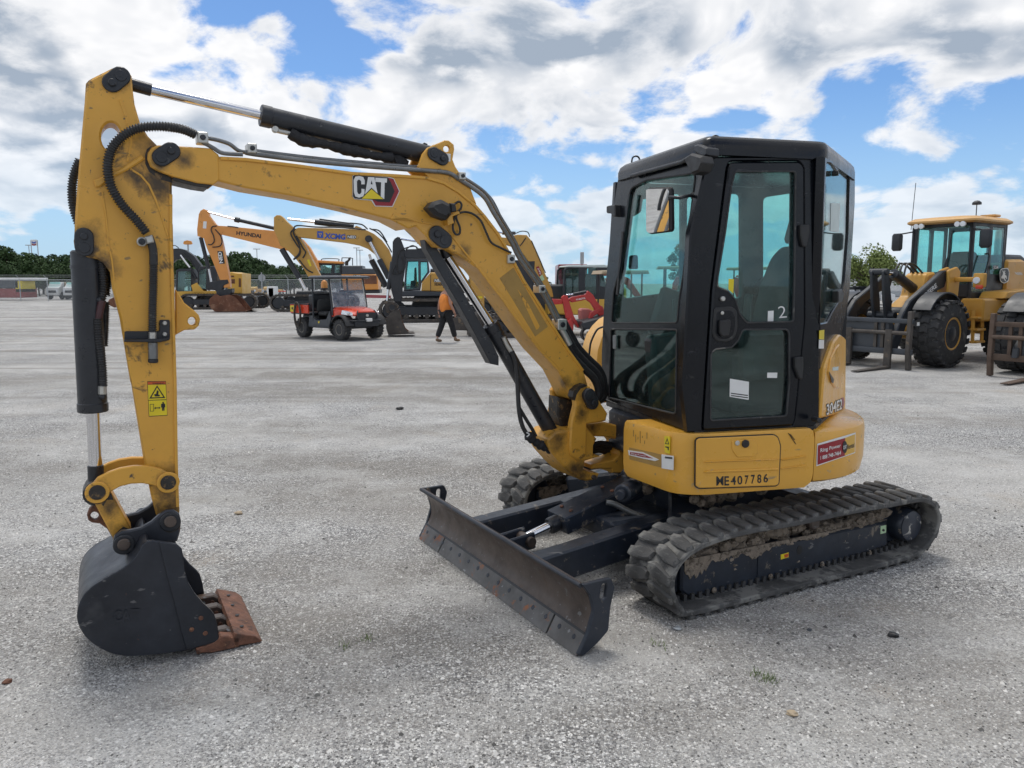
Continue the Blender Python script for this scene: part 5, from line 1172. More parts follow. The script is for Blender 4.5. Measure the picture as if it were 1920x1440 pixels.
# ---- orange excavator with a rusty bucket
p0 = ground(640, 583); HP = VP((p0[0], p0[1]), 6); hy = thing('crawler_excavator', 'orange crawler excavator with large rusty bucket resting on the gravel', 'excavator', p0, 'crawler excavators parked in a row')
st = EP('arm', HP, zO((300, 375), (296, 300), (315, 130), (335, 90), (370, 70), (408, 88), (430, 150), (500, 240), (545, 275), (556, 360), (585, 480), (660, 850), (668, 955), (600, 960), (555, 870), (480, 680), (410, 520), (370, 400)), -.22, .22, M['orange'], hy, .02)
bm = EP('boom', HP, zO((488, 300), (492, 275), (520, 258), (640, 265), (1000, 300), (1160, 315), (1350, 345), (1480, 410), (1560, 500), (1640, 640), (1680, 760), (1580, 760), (1480, 620), (1400, 560), (1230, 522), (1180, 510), (820, 420), (560, 357), (500, 325)), -.28, .28, M['orange'], hy, .02)
far_cyl(HP, zO((415, 105))[0], zO((725, 188))[0], zO((1165, 288))[0], .055, .11, 0, hy, 'arm_cylinder'); MB().cyl(HP.p3(*zO((720, 187))[0]), HP.p3(*zO((775, 200))[0]), .16, 12, .02).build('cylinder_head', M['charcoal'], hy)
far_cyl(HP, zO((455, 890))[0], zO((428, 745))[0], zO((338, 390))[0], .06, .12, .1, hy, 'bucket_cylinder')
lettering('maker_lettering', 'HYUNDAI', HP, zO((738, 362), (1015, 400), (1017, 355), (740, 318)), .29, M['decal_black'], bm, .035)
E('dealer_sticker', HP, HP.px(zO((525, 545), (585, 545), (610, 685), (550, 690)), .23), .222, .23, M['decal_black'], st); lettering('dealer_lettering', 'NED', HP, zO((590, 678), (572, 550), (530, 556), (548, 684)), .235, M['decal_white'], st, .03)
E('paper_sticker', HP, HP.px(zO((368, 210), (405, 212), (400, 292), (362, 288)), .23), .222, .23, M['decal_white'], st)
wires(HP, [zO((520, 262), (470, 270), (455, 310), (480, 370), (490, 430), (460, 470), (420, 470)), zO((500, 300), (560, 370), (578, 440), (550, 490), (470, 500)), zO((640, 265), (700, 270), (760, 280))], .30, .035, hy)
EP('bucket_link', HP, zO((425, 895), (560, 870), (640, 865), (655, 905), (600, 930), (560, 1010), (510, 1000)), -.2, .25, M['charcoal'], hy, .02)
EP('coupler', HP, zO((510, 1000), (560, 980), (690, 965), (690, 1010), (640, 1055), (520, 1045)), -.3, .32, M['charcoal'], hy, .02)
bk_px = zO((440, 1080), (500, 1030), (560, 1050), (660, 1035), (720, 1060), (760, 1100), (800, 1150), (860, 1230), (925, 1258), (650, 1264), (560, 1258), (500, 1235), (455, 1190), (430, 1140))
bpoly = [(a, max(b, .01)) for a, b in HP.px(bk_px, .75)]
bkt = E('bucket', HP, bpoly, -.78, -.74, M['rustbucket'], hy, .01); E('side_plate', HP, bpoly, .74, .78, M['rustbucket'], bkt, .01)
c_ = bpoly[7:] + bpoly[:2]; ci = np.mean(np.array(bpoly), 0); E('shell', HP, c_ + [tuple(np.array(p) + (ci - np.array(p)) * .10) for p in reversed(c_)], -.75, .75, M['rustbucket'], bkt)
# house of the orange machine
cabp = EP('cab', HP, zP((308, 590), (585, 600), (582, 720), (330, 735)), -1.2, -.2, M['charcoal'], hy, .03, [zP((350, 615), (470, 618), (465, 705), (345, 705)), zP((505, 615), (560, 617), (556, 700), (500, 700))], at=-.2)
E('window_glass', HP, HP.px(zP((350, 615), (470, 618), (465, 705), (345, 705)), -.25), -.27, -.25, M['farglass'], hy); E('window_glass', HP, HP.px(zP((505, 615), (560, 617), (556, 700), (500, 700)), -.25), -.27, -.25, M['farglass'], hy)
EP('cab_roof', HP, zP((285, 578), (330, 563), (590, 578), (590, 603), (300, 592)), -1.3, -.1, M['orange'], hy, .03)
EP('engine_cover', HP, zP((582, 622), (800, 622), (805, 650), (940, 655), (945, 715), (580, 720)), -2.2, .0, M['slate'], hy, .04)
EP('side_cover', HP, zP((575, 718), (960, 715), (975, 770), (975, 880), (600, 890)), -2.4, .1, M['orange'], hy, .05)
EP('side_grille', HP, zP((800, 725), (955, 728), (960, 820), (800, 820)), .09, .13, M['rustbucket'], hy, .01); EP('dealer_sticker', HP, zP((705, 722), (795, 724), (795, 748), (705, 748)), .1, .12, M['decal_black'], hy)
lettering('dealer_lettering', 'NED', HP, zP((712, 746), (790, 747), (790, 727), (712, 726)), .125, M['decal_white'], hy, .03)
EP('exhaust', HP, zP((615, 620), (615, 578), (645, 560), (655, 535), (675, 530), (672, 560), (650, 585), (648, 620)), -1.1, -.9, M['oldsteel'], hy, .02)
wires(HP, [[q for q in zP((370, 580), (372, 550), (540, 550), (542, 578))], zP((582, 600), (583, 545), (595, 538), (690, 542), (697, 560), (698, 620))], -.6, .03, hy, 'handrail')
EP('turntable', HP, zP((560, 885), (990, 880), (990, 920), (560, 925)), -2.3, 0, M['charcoal'], hy, .05)
sL, sR = HP.p2(*zO((1120, 1180))[0], .3)[0], HP.p2(*zO((1120, 1180))[0], .3)[0] + 4.9
far_track(HP, sL, sR, 1.02, .45, -.15, hy); far_track(HP, sL + 0.3, sR + .3, 1.02, -2.0, -2.6, hy)
E('car_body', HP, [(sL + 1.3, .35), (sR - 1.3, .35), (sR - 1.6, 1.25), (sL + 1.6, 1.25)], -1.9, .1, M['charcoal'], hy, .05)

# ---- ochre excavator with blue lettering
p0 = ground(770, 601); XP2 = VP((p0[0], p0[1]), 6); xc = thing('crawler_excavator', 'ochre crawler excavator with blue lettering on its boom and slate grey cab', 'excavator', p0, 'crawler excavators parked in a row')
st = EP('arm', XP2, zO((1160, 310), (1160, 165), (1190, 140), (1230, 140), (1262, 165), (1300, 210), (1380, 280), (1400, 330), (1500, 460), (1560, 580), (1690, 840), (1550, 840), (1480, 720), (1380, 600), (1290, 510), (1235, 485), (1190, 370)), -.24, .24, M['ochre'], xc, .02)
far_cyl(XP2, zO((1510, 970))[0], zO((1450, 850))[0], zO((1250, 520))[0], .07, .13, .1, xc, 'bucket_cylinder')
bm = EP('boom', XP2, zP((62, 260), (70, 228), (110, 212), (450, 218), (720, 228), (850, 240), (930, 280), (1010, 345), (1090, 450), (1130, 560), (1140, 720), (1080, 720), (1040, 640), (960, 520), (860, 440), (760, 400), (600, 370), (300, 335), (100, 312)), -.30, .30, M['ochre'], xc, .02)
far_cyl(XP2, zP((0, 120))[0], zP((290, 152))[0], zP((710, 200))[0], .055, .125, .0, xc, 'arm_cylinder')
EP('cylinder_bracket', XP2, zP((700, 225), (735, 190), (790, 212), (800, 240)), -.2, .2, M['ochre'], bm, .02)
far_cyl(XP2, zP((872, 335))[0], zP((985, 555))[0], zP((1090, 760))[0], .075, .13, .42, xc, 'boom_cylinder'); far_cyl(XP2, zP((880, 500))[0], zP((900, 560))[0], zP((1060, 850))[0], .075, .14, -.42, xc, 'boom_cylinder')
disc(XP2, zP((870, 333))[0], .16, .3, .5, 'pin_cap', M['charcoal'], bm)
E('emblem_field', XP2, XP2.px(zP((315, 250), (380, 252), (380, 325), (315, 322)), .31), .30, .312, M['blue'], bm); E('emblem_triangle', XP2, XP2.px(zP((328, 270), (368, 272), (348, 312)), .32), .31, .316, M['ochre'], bm, 0, [XP2.px(zP((338, 277), (358, 278), (348, 298)), .32)])
lettering('maker_lettering', 'XCMG', XP2, zP((388, 330), (620, 343), (622, 285), (400, 268)), .31, M['blue'], bm, .045)
E('dealer_sticker', XP2, XP2.px(zP((636, 293), (738, 297), (736, 332), (634, 328)), .31), .30, .312, M['decal_black'], bm); lettering('dealer_lettering', 'NED', XP2, zP((643, 325), (732, 329), (734, 300), (645, 297)), .318, M['decal_white'], bm, .03)
wires(XP2, [zP((340, 120), (620, 160), (700, 165), (800, 180), (860, 230)), zP((60, 230), (100, 190), (300, 205), (560, 210), (840, 235)), zP((880, 220), (960, 260), (1040, 340), (1100, 440), (1120, 480)), zP((900, 230), (990, 250), (1070, 370)), zP((60, 230), (30, 280), (90, 390), (130, 450), (120, 510), (60, 560)), zP((90, 300), (160, 430), (190, 480), (160, 540)), zP((120, 560), (200, 660), (270, 700)), zO((1400, 290), (1380, 340), (1440, 460), (1450, 560), (1380, 640))], .33, .035, xc)
E('yellow_sticker', XP2, XP2.px(zP((205, 560), (228, 555), (255, 625), (235, 632)), .25), .24, .252, M['decal_yellow'], st)
cabo = zP((1275, 545), (1300, 528), (1510, 530), (1530, 690), (1440, 810), (1425, 885), (1250, 892), (1262, 700)); cw1, cw2 = zP((1290, 575), (1405, 572), (1408, 860), (1268, 880), (1275, 720)), zP((1430, 580), (1500, 580), (1505, 690), (1432, 790))
EP('cab', XP2, cabo, .85, .95, M['slate'], xc, .02, [cw1, cw2]); EP('cab_far_side', XP2, cabo, -.15, -.05, M['slate'], xc, .02, [cw1, cw2], at=.95)
for w_ in (cw1, cw2):
    E('window_glass', XP2, XP2.px(w_, .9), .89, .90, M['farglass'], xc); E('window_glass', XP2, XP2.px(w_, .9), -.11, -.10, M['farglass'], xc)
EP('cab_roof', XP2, zP((1290, 522), (1515, 524), (1530, 545), (1275, 545)), -.15, .95, M['slate'], xc, .03); EP('cab_floor', XP2, zP((1262, 840), (1425, 840), (1425, 890), (1250, 895)), -.1, .9, M['slate'], xc, .02, at=.9)
EP('operator_seat', XP2, zP((1320, 860), (1325, 790), (1360, 780), (1365, 650), (1385, 640), (1395, 860)), .2, .7, M['seat'], xc, .05, at=.7)
EP('side_cover', XP2, zP((1440, 895), (1448, 800), (1540, 695), (1660, 695), (1720, 720), (1740, 905)), -1.9, 1.0, M['ochre'], xc, .04); EP('cover_seam', XP2, zP((1538, 720), (1544, 720), (1544, 900), (1538, 900)), .99, 1.01, M['charcoal'], xc)
EP('engine_cover', XP2, zP((1535, 690), (1540, 655), (1700, 660), (1705, 695)), -1.8, .8, M['slate'], xc, .03)
E('dealer_sticker', XP2, XP2.px(zP((1575, 765), (1672, 767), (1670, 802), (1574, 800)), 1.01), 1.0, 1.012, M['decal_black'], xc); lettering('dealer_lettering', 'NED', XP2, zP((1582, 798), (1665, 799), (1667, 770), (1584, 768)), 1.018, M['decal_white'], xc, .03)
lettering('model_lettering', 'XE360U', XP2, zP((1578, 838), (1674, 840), (1674, 808), (1578, 806)), 1.012, M['decal_black'], xc, .03)
EP('counterweight', XP2, zP((1720, 720), (1830, 730), (1850, 900), (1735, 905)), -1.9, 1.0, M['slate'], xc, .08)
EP('turntable', XP2, zP((1225, 895), (1850, 900), (1850, 950), (1225, 958)), -1.9, .98, M['slate'], xc, .03)
sL = XP2.p2(*zP((985, 1100))[0], 1.2)[0]; far_track(XP2, sL, sL + 5.2, 1.02, 1.45, .85, xc); far_track(XP2, sL + .2, sL + 5.4, 1.02, -1.2, -1.8, xc)
E('car_body', XP2, [(sL + 1.3, .35), (sL + 3.9, .35), (sL + 3.6, 1.25), (sL + 1.6, 1.25)], -1.1, .75, M['charcoal'], xc, .05)
M['redwhite'] = plain('pale_red_plate', (.45, .10, .11), .5)
EP('safety_plate', XP2, zP((820, 935), (1110, 945), (1110, 975), (820, 970)), .4, .5, M['redwhite'], xc, .01)

# ---- black excavator arm and bucket in front of it
p0 = ground(745, 628); KP = VP((p0[0], p0[1]), 8); kx = thing('crawler_excavator', 'black crawler excavator with upright arm and worn steel bucket beside the utility vehicle', 'excavator', p0, 'crawler excavators parked in a row')
EP('arm', KP, zP((1130, 365), (1150, 330), (1185, 310), (1212, 318), (1248, 410), (1272, 470), (1278, 560), (1245, 800), (1225, 1015), (1150, 1015), (1115, 890), (1095, 700), (1128, 500)), -.15, .15, M['charcoal'], kx, .02)
bm = EP('boom', KP, zP((1250, 470), (1275, 445), (1500, 438), (1640, 455), (1780, 540), (1880, 700), (1990, 900), (1900, 920), (1790, 720), (1700, 600), (1560, 545), (1280, 545), (1255, 520)), -.17, .17, M['charcoal'], kx, .02)
far_cyl(KP, zP((1205, 332))[0], zP((1395, 362))[0], zP((1560, 395))[0], .035, .07, 0, kx, 'arm_cylinder'); far_cyl(KP, zP((1072, 1000))[0], zP((1085, 880))[0], zP((1128, 580))[0], .04, .075, .05, kx, 'bucket_cylinder')
wires(KP, [zP((1245, 440), (1200, 480), (1175, 580), (1190, 680), (1230, 690), (1255, 620), (1230, 520)), zP((1250, 440), (1310, 420), (1380, 415), (1400, 440), (1520, 430)), zP((1270, 450), (1340, 405), (1400, 430)), zP((1180, 580), (1130, 700), (1220, 700))], .18, .022, kx)
EP('bucket_link', KP, zP((1038, 1030), (1060, 1005), (1160, 1018), (1200, 1060), (1170, 1160), (1110, 1170), (1060, 1120)), -.14, .14, M['oldsteel'], kx, .015, [circ(zP((1125, 1075))[0], 5.5, 14)])
bpx = zP((1060, 1190), (1110, 1130), (1200, 1095), (1215, 1140), (1230, 1220), (1270, 1310), (1310, 1345), (1370, 1358), (1085, 1372), (1060, 1300)); bpoly = [(a, max(b, .01)) for a, b in KP.px(bpx, .4)]
bkt = E('bucket', KP, bpoly, -.42, -.39, M['rustbucket'], kx, .008); E('side_plate', KP, bpoly, .39, .42, M['oldsteel'], bkt, .008); c_ = bpoly[7:] + bpoly[:3]; ci = np.mean(np.array(bpoly), 0); E('shell', KP, c_ + [tuple(np.array(p) + (ci - np.array(p)) * .12) for p in reversed(c_)], -.40, .40, M['oldsteel'], bkt)
s_k = KP.p2(905, 590)[0]
far_track(KP, s_k, s_k + 2.9, .72, .95, .50, kx, .13); far_track(KP, s_k, s_k + 2.9, .72, -.6, -1.05, kx, .13); E('house', KP, [(s_k + .4, .75), (s_k + 2.9, .75), (s_k + 3.0, 1.7), (s_k + .9, 1.7), (s_k + .4, 1.2)], -.9, .8, M['charcoal'], kx, .06); E('cab', KP, [(s_k + .5, .9), (s_k + 1.6, .9), (s_k + 1.7, 2.5), (s_k + .8, 2.5), (s_k + .5, 1.7)], .0, .85, M['charcoal'], kx, .05)

# ---- yellow excavator far left with a black boom
p0 = ground(400, 579); CP = VP((p0[0], p0[1]), 6); ck = thing('crawler_excavator', 'yellow crawler excavator with black boom behind the orange arm at left', 'excavator', p0, 'crawler excavators parked in a row')
EP('boom', CP, zO((-60, 560), (0, 520), (90, 512), (160, 530), (260, 600), (350, 720), (380, 800), (310, 800), (250, 690), (160, 620), (60, 640), (-50, 720)), -.25, .25, M['charcoal'], ck, .02)
far_cyl(CP, zO((110, 590))[0], zO((215, 730))[0], zO((290, 860))[0], .06, .1, .35, ck, 'boom_cylinder')
wires(CP, [zO((-20, 520), (40, 480), (90, 510)), zO((120, 560), (200, 620), (260, 720))], .3, .03, ck)
for (pts, wn) in ((((300, 975), (305, 760), (330, 715), (480, 712), (520, 760), (520, 985)), ((315, 960), (320, 770), (400, 740), (395, 970))), (((55, 1005), (60, 760), (100, 742), (235, 745), (245, 1005)), ((75, 990), (80, 780), (110, 770), (225, 775), (228, 995)))):
    EP('cab', CP, zO(*pts), -1.0, .5, M['charcoal'], ck, .03, [zO(*wn)]); E('window_glass', CP, CP.px(zO(*wn), .45), .44, .46, M['farglass'], ck)
EP('side_cover', CP, zO((640, 785), (690, 780), (740, 790), (800, 795), (802, 1025), (640, 1025)), -2.0, .6, M['catyellow'], ck, .05); EP('louvre', CP, zO((668, 860), (722, 860), (722, 910), (668, 910)), .59, .62, M['rustbucket'], ck); EP('louvre', CP, zO((765, 850), (790, 852), (790, 950), (765, 950)), .59, .62, M['rustbucket'], ck); EP('louvre', CP, zO((680, 820), (712, 820), (712, 838), (680, 838)), .59, .62, M['rustbucket'], ck)
EP('house_base', CP, zO((60, 1000), (640, 990), (640, 1045), (60, 1050)), -2.0, .62, M['catyellow'], ck, .04)
EP('boom_foot', CP, zO((230, 930), (290, 900), (380, 1010), (250, 1015)), -.3, .64, M['catyellow'], ck, .03)
sL = CP.p2(*zO((100, 1120))[0], .9)[0]; sR = CP.p2(*zO((965, 1120))[0], .9)[0]
far_track(CP, sL, sR, 1.0, .95, .40, ck); far_track(CP, sL + .3, sR + .3, 1.0, -1.6, -2.2, ck); E('car_body', CP, [(sL + 1.3, .35), (sR - 1.3, .35), (sR - 1.6, 1.2), (sL + 1.6, 1.2)], -1.5, .3, M['charcoal'], ck, .05)
EP('bucket', CP, zB((480, 720), (500, 680), (560, 650), (585, 690), (590, 750), (545, 752)), -.6, .6, M['rustbucket'], ck, .03)

# ---- small machines behind the boom foot: yellow one with cab
p0 = ground(1010, 628); YP = VP((p0[0], p0[1]), 10); ym = thing('midi_excavator', 'yellow midi excavator with black cab and white roof behind the red mini excavators', 'excavator', p0)
bm = EP('boom', YP, zQ((850, 100), (870, 75), (960, 55), (1060, 60), (1110, 120), (1140, 180), (1200, 330), (1260, 480), (1330, 640), (1345, 720), (1270, 720), (1200, 560), (1130, 430), (1040, 280), (990, 230), (940, 190), (860, 165)), -.16, .16, M['ochre'], ym, .015)
E('red_sticker', YP, YP.px(zQ((1158, 400), (1185, 388), (1222, 470), (1195, 500)), .17), .16, .168, M['decal_red'], bm); E('lime_sticker', YP, YP.px(zQ((1195, 505), (1225, 478), (1248, 530), (1222, 550)), .17), .16, .168, M['palegreen'], bm); lettering('sticker_text', 'CAT', YP, zQ((1215, 472), (1188, 405), (1172, 412), (1198, 480)), .172, M['decal_white'], bm, .03)
wires(YP, [zQ((850, 30), (930, 45), (1000, 20), (1070, 30), (1090, 80)), zQ((1050, 90), (1010, 150), (985, 175)), zQ((1110, 120), (1190, 300), (1240, 420), (1260, 460))], .17, .018, ym); far_cyl(YP, zQ((700, 20))[0], zQ((800, 40))[0], zQ((940, 40))[0], .03, .055, 0, ym, 'arm_cylinder')
EP('arm', YP, zQ((380, 100), (560, 60), (860, 90), (860, 160), (640, 300), (590, 480), (612, 700), (610, 890), (545, 890), (480, 640), (440, 420), (360, 220)), -.12, .12, M['ochre'], ym, .012); E('warning_sticker', YP, YP.px(zQ((540, 708), (590, 708), (590, 732), (540, 732)), .13), .12, .128, M['decal_yellow'], ym)
EP('bucket', YP, zQ((540, 880), (620, 890), (640, 1000), (560, 1180), (450, 1130), (450, 1060)), -.35, .35, M['oldsteel'], ym, .04)
cab_o = zQ((1440, 740), (1455, 430), (1490, 385), (1640, 375), (1880, 378), (1960, 420), (1980, 740)); wns = [zQ((1465, 700), (1470, 440), (1500, 415), (1610, 415), (1612, 660)), zQ((1680, 690), (1680, 440), (1710, 410), (1800, 405), (1795, 690)), zQ((1840, 600), (1845, 500), (1880, 470), (1940, 480), (1950, 620))]
EP('cab', YP, cab_o, .55, .62, M['charcoal'], ym, .015, wns); EP('cab_far_side', YP, cab_o, -.42, -.35, M['charcoal'], ym, .015, wns, at=.62)
for w_ in wns: E('window_glass', YP, YP.px(w_, .6), .585, .59, M['farglass'], ym); E('window_glass', YP, YP.px(w_, .6), -.40, -.395, M['farglass'], ym)
EP('cab_roof', YP, rounded(zQ((1475, 392), (1500, 380), (1880, 372), (1960, 396), (1960, 408), (1480, 402)), 2), -.42, .63, M['paper'], ym, .02)
EP('cab_interior', YP, zQ((1470, 740), (1480, 520), (1600, 470), (1870, 470), (1940, 740)), -.33, -.25, M['charcoal'], ym, .02, at=-.25)
EP('operator_seat', YP, zQ((1690, 740), (1700, 620), (1740, 600), (1760, 520), (1800, 520), (1800, 740)), -.1, .4, M['seat'], ym, .04, at=.4)
EP('house', YP, zQ((1290, 900), (1290, 800), (1350, 740), (1980, 740), (2100, 800), (2100, 920)), -.9, .68, M['catyellow'], ym, .04); EP('engine_hood', YP, zQ((1960, 760), (1980, 560), (2060, 560), (2120, 640), (2120, 780)), -.8, .6, M['catyellow'], ym, .05)
sL = YP.p2(*zQ((640, 1000))[0], .9)[0]; far_track(YP, sL, sL + 2.6, .66, .95, .55, ym, .11); far_track(YP, sL, sL + 2.6, .66, -.6, -1.0, ym, .11)
E('dozer_blade', YP, YP.px(zQ((300, 960), (330, 945), (480, 950), (480, 1090), (300, 1085)), .9), .0, .06, M['oldsteel'], ym, .02)
M['pinkred'] = paint('faded_red', (.50, .18, .16), .5, var=.1, vs=2)
# ---- red mini excavators
def red_mini(o, hd, label, arm_fold, text=True, canopy=True, sc=1.0):
    t = thing('mini_excavator', label, 'excavator', A3(o), 'red mini excavators'); fr = FR(o, hd)
    def part(nm, poly, y0, y1, m, bev=.02, pl=XZ): return MB().extr(pl, [(a * sc, b * sc) for a, b in poly], y0 * sc, y1 * sc, bev).xf(fr).build(nm, M[m], t)
    for s_ in (-1, 1):
        prof = [(a * sc, b * sc) for a, b in stadium(-.85, .85, .02, .48, 8)]; MB().extr(XZ, prof, (s_ * .55 - .14) * sc, (s_ * .55 + .14) * sc, .02, [inset(prof, .05)]).xf(fr).build('crawler_track', M['rubberdark'], t); part('track_frame', [(-.6, .14), (.6, .14), (.6, .34), (-.6, .34)], s_ * .55 - .08, s_ * .55 + .10, 'redpaint')
    part('house', [(-.85, .52), (.70, .52), (.75, .80), (.2, .86), (.1, 1.15), (-.80, 1.20), (-.90, .95)], -.55, .55, 'redpaint', .05)
    part('seat', [(-.25, 1.15), (.2, 1.15), (.2, 1.25), (-.1, 1.28), (-.2, 1.65), (-.32, 1.65)], -.2, .2, 'seat', .03)
    for x, y in ((-.75, -.5), (-.75, .5), (.35, -.5), (.35, .5)): MB().tube([np.array([x, y, .9]) * sc, np.array([x, y, 2.28]) * sc], .03 * sc, 8).xf(fr).build('canopy_post', M['charcoal'], t, 80)
    part('canopy', [(-.95, 2.28), (.65, 2.26), (.62, 2.36), (-.90, 2.38)], -.62, .62, 'canvas' if canopy else 'charcoal', .03)
    part('swing_post', [(.70, .50), (1.0, .50), (1.0, .85), (.70, .85)], -.12, .12, 'redpaint')
    bo = [(.85, .75), (1.0, .70), (1.75, 1.65), (1.95, 1.80), (2.75, 1.75), (2.80, 1.88), (1.95, 2.05), (1.65, 1.90)]; b_ = part('boom', bo, -.10, .10, 'redpaint')
    if arm_fold: part('arm', [(2.65, 1.98), (2.85, 2.02), (2.95, 1.80), (2.62, .85), (2.50, .85), (2.60, 1.6)], -.08, .08, 'redpaint'); part('bucket', [(2.45, .9), (2.70, .85), (2.85, .45), (2.70, .1), (2.35, .05), (2.25, .4)], -.22, .22, 'oldsteel', .03)
    else: part('arm', [(2.65, 1.98), (2.85, 2.02), (3.0, 1.75), (3.1, .75), (2.95, .75), (2.80, 1.6)], -.08, .08, 'redpaint'); part('bucket', [(2.9, .8), (3.15, .75), (3.2, .4), (3.0, .08), (2.7, .05), (2.65, .4)], -.22, .22, 'oldsteel', .03)
    for a, b, r, m in (((2.0, 2.10), (2.75, 2.05), .045, 'redpaint'), ((1.0, .85), (1.6, 1.45), .05, 'redpaint'), ((1.6, 1.45), (1.78, 1.63), .028, 'chrome')): MB().cyl(np.array([a[0], 0, a[1]]) * sc, np.array([b[0], 0, b[1]]) * sc, r * sc, 10).xf(fr).build('cylinder', M[m], t)
    part('dozer_blade', [(1.15, .02), (1.22, .02), (1.18, .34), (1.12, .34)], -.68, .68, 'oldsteel', .01); part('blade_arm', [(.4, .15), (1.15, .12), (1.15, .22), (.4, .25)], -.4, -.3, 'charcoal', .01)
    if text:
        v, f = text_mesh('KUBOTA', .03); lo, hi = v.min(0), v.max(0)
        for s_ in (-1, 1):
            vs = []
            for x, y in v:
                a = (x - lo[0]) / (hi[0] - lo[0]); a = a if s_ < 0 else 1 - a; b = (y - lo[1]) / (hi[1] - lo[1]); vs.append(fr[0] + fr[1] * (2.05 + .6 * (1 - a)) * sc + fr[2] * s_ * -.104 * sc * -1 + fr[3] * (1.80 + .13 * b) * sc)
            mesh_obj('maker_lettering', vs, f, M['decal_white'], b_, 0)
    return t
# the two close to the boom foot are picked from the photograph
p0 = ground(1092, 645); RP1 = VP((p0[0], p0[1]), 8); r1 = thing('mini_excavator', 'red mini excavator with folded lettered boom right behind the yellow boom foot', 'excavator', p0, 'red mini excavators')
bm = EP('boom', RP1, zQ((1500, 740), (1540, 715), (1680, 690), (1710, 650), (1760, 690), (1800, 760), (1880, 850), (1960, 1000), (1900, 1010), (1800, 880), (1740, 780), (1690, 745), (1540, 775)), -.08, .08, M['redpaint'], r1, .012)
lettering('maker_lettering', 'KUBOTA', RP1, zQ((1585, 752), (1682, 738), (1680, 718), (1580, 738)), .085, M['decal_white'], bm, .03)
far_cyl(RP1, zQ((1475, 695))[0], zQ((1550, 688))[0], zQ((1690, 660))[0], .022, .04, 0, r1, 'arm_cylinder')
EP('arm', RP1, zQ((1430, 720), (1460, 695), (1495, 710), (1510, 760), (1560, 920), (1620, 1030), (1600, 1045), (1540, 970), (1480, 940), (1450, 800)), -.07, .07, M['redpaint'], r1, .012)
EP('arm_link', RP1, zQ((1280, 745), (1310, 735), (1440, 740), (1440, 790), (1320, 800), (1290, 790)), -.05, .05, M['redpaint'], r1, .01)
EP('bucket', RP1, zQ((1450, 1010), (1530, 940), (1560, 1000), (1550, 1100), (1580, 1190), (1470, 1200)), -.2, .2, M['redpaint'], r1, .02)
EP('engine_hood', RP1, zQ((1630, 860), (1650, 838), (1720, 840), (1755, 860), (1755, 990), (1720, 1005), (1640, 1000)), -.6, -.2, M['pinkred'], r1, .03); EP('hood_sticker', RP1, zQ((1645, 950), (1690, 950), (1690, 975), (1645, 975)), -.2, -.19, M['palegreen'], r1)
EP('boom_cylinder', RP1, zQ((1720, 940), (1740, 880), (1860, 810), (1880, 850), (1770, 920), (1740, 980)), -.05, .09, M['redpaint'], r1, .012)
EP('house', RP1, zQ((1640, 1010), (1650, 980), (1950, 900), (2400, 900), (2400, 1040), (1660, 1060)), -.6, .5, M['charcoal'], r1, .04)
sL = RP1.p2(1098, 630)[0]; 
for o in (-.75, .35):
    prof = stadium(sL, sL + 1.7, .02, .46, 8); E('crawler_track', RP1, prof, o, o + .28, M['rubberdark'], r1, .02, [inset(prof, .05)]); E('track_frame', RP1, [(sL + .2, .12), (sL + 1.5, .12), (sL + 1.5, .32), (sL + .2, .32)], o + .04, o + .2, M['charcoal'], r1, .02)
for s_ in (sL + .5, sL + 1.5):
    for o in (-.55, .45): MB().tube([RP1.w(s_, .7, o), RP1.w(s_, 2.0, o)], .025, 8).build('canopy_post', M['charcoal'], r1, 80)
E('canopy', RP1, [(sL + .3, 2.0), (sL + 1.7, 2.0), (sL + 1.65, 2.1), (sL + .35, 2.1)], -.65, .55, M['canvas'], r1, .03)
for k, (u, v, hd, lb) in enumerate(((1262, 618, 172, 'red mini excavator with tan canopy seen through the cab windscreen'), (1395, 612, 150, 'red mini excavator with tan canopy seen through the cab door window'), (1500, 606, 165, 'red mini excavator with tan canopy hidden behind the cab'))):
    red_mini(ground(u, v), hd, lb, k % 2 == 0)
# ------------------------------------------------------------------ utility vehicle
uh = -42.0; ufr = ground(642, 638); UF0 = FR(ufr, uh); uo = ufr - UF0[1] * 1.02 + UF0[2] * .62; UF = FR(uo, uh)
utv = thing('utility_vehicle', 'red and black utility vehicle with roof and clear plastic windscreen', 'utility vehicle', uo)
def U(nm, mb, m, parent=None, sharp=35): return mb.xf(UF).build(nm, M[m], parent or utv, sharp)
M['clearplastic'] = glass('scratched_clear_plastic', (.80, .82, .84), .12, dirt=.22, dirtcol=(.62, .64, .66), dscale=5)
M['rimgrey'] = plain('wheel_rim', (.22, .20, .17), .6); M['lampglass'] = plain('headlamp_lens', (.82, .85, .88), .12)
def wheel(c, ax, r, w, rim, build, tread=None, rimmat='rimgrey', hub=True):
    """tyre, rim and hub of a wheel, its outside towards +ax"""
    mb = MB(); h = w / 2
    mb.rev(c, ax, [(-h * .9, rim), (-h, rim * 1.08), (-h * 1.02, (r + rim) / 2), (-h * .92, r * .93), (-h * .72, r * .985), (-h * .3, r), (h * .3, r), (h * .72, r * .985), (h * .92, r * .93), (h * 1.02, (r + rim) / 2), (h, rim * 1.08), (h * .9, rim)], 36)
    t = build('wheel', mb, 'tyre')
    mb = MB(); mb.rev(c, ax, [(-h * .9, 0.001), (-h * .9, rim), (h * .92, rim * 1.04), (h * .96, rim * .96), (h * .80, rim * .80), (h * .30, rim * .74), (h * .25, rim * .45), (h * .62, rim * .38), (h * .62, 0.001)], 28); build('rim', mb, rimmat, t)
    return t
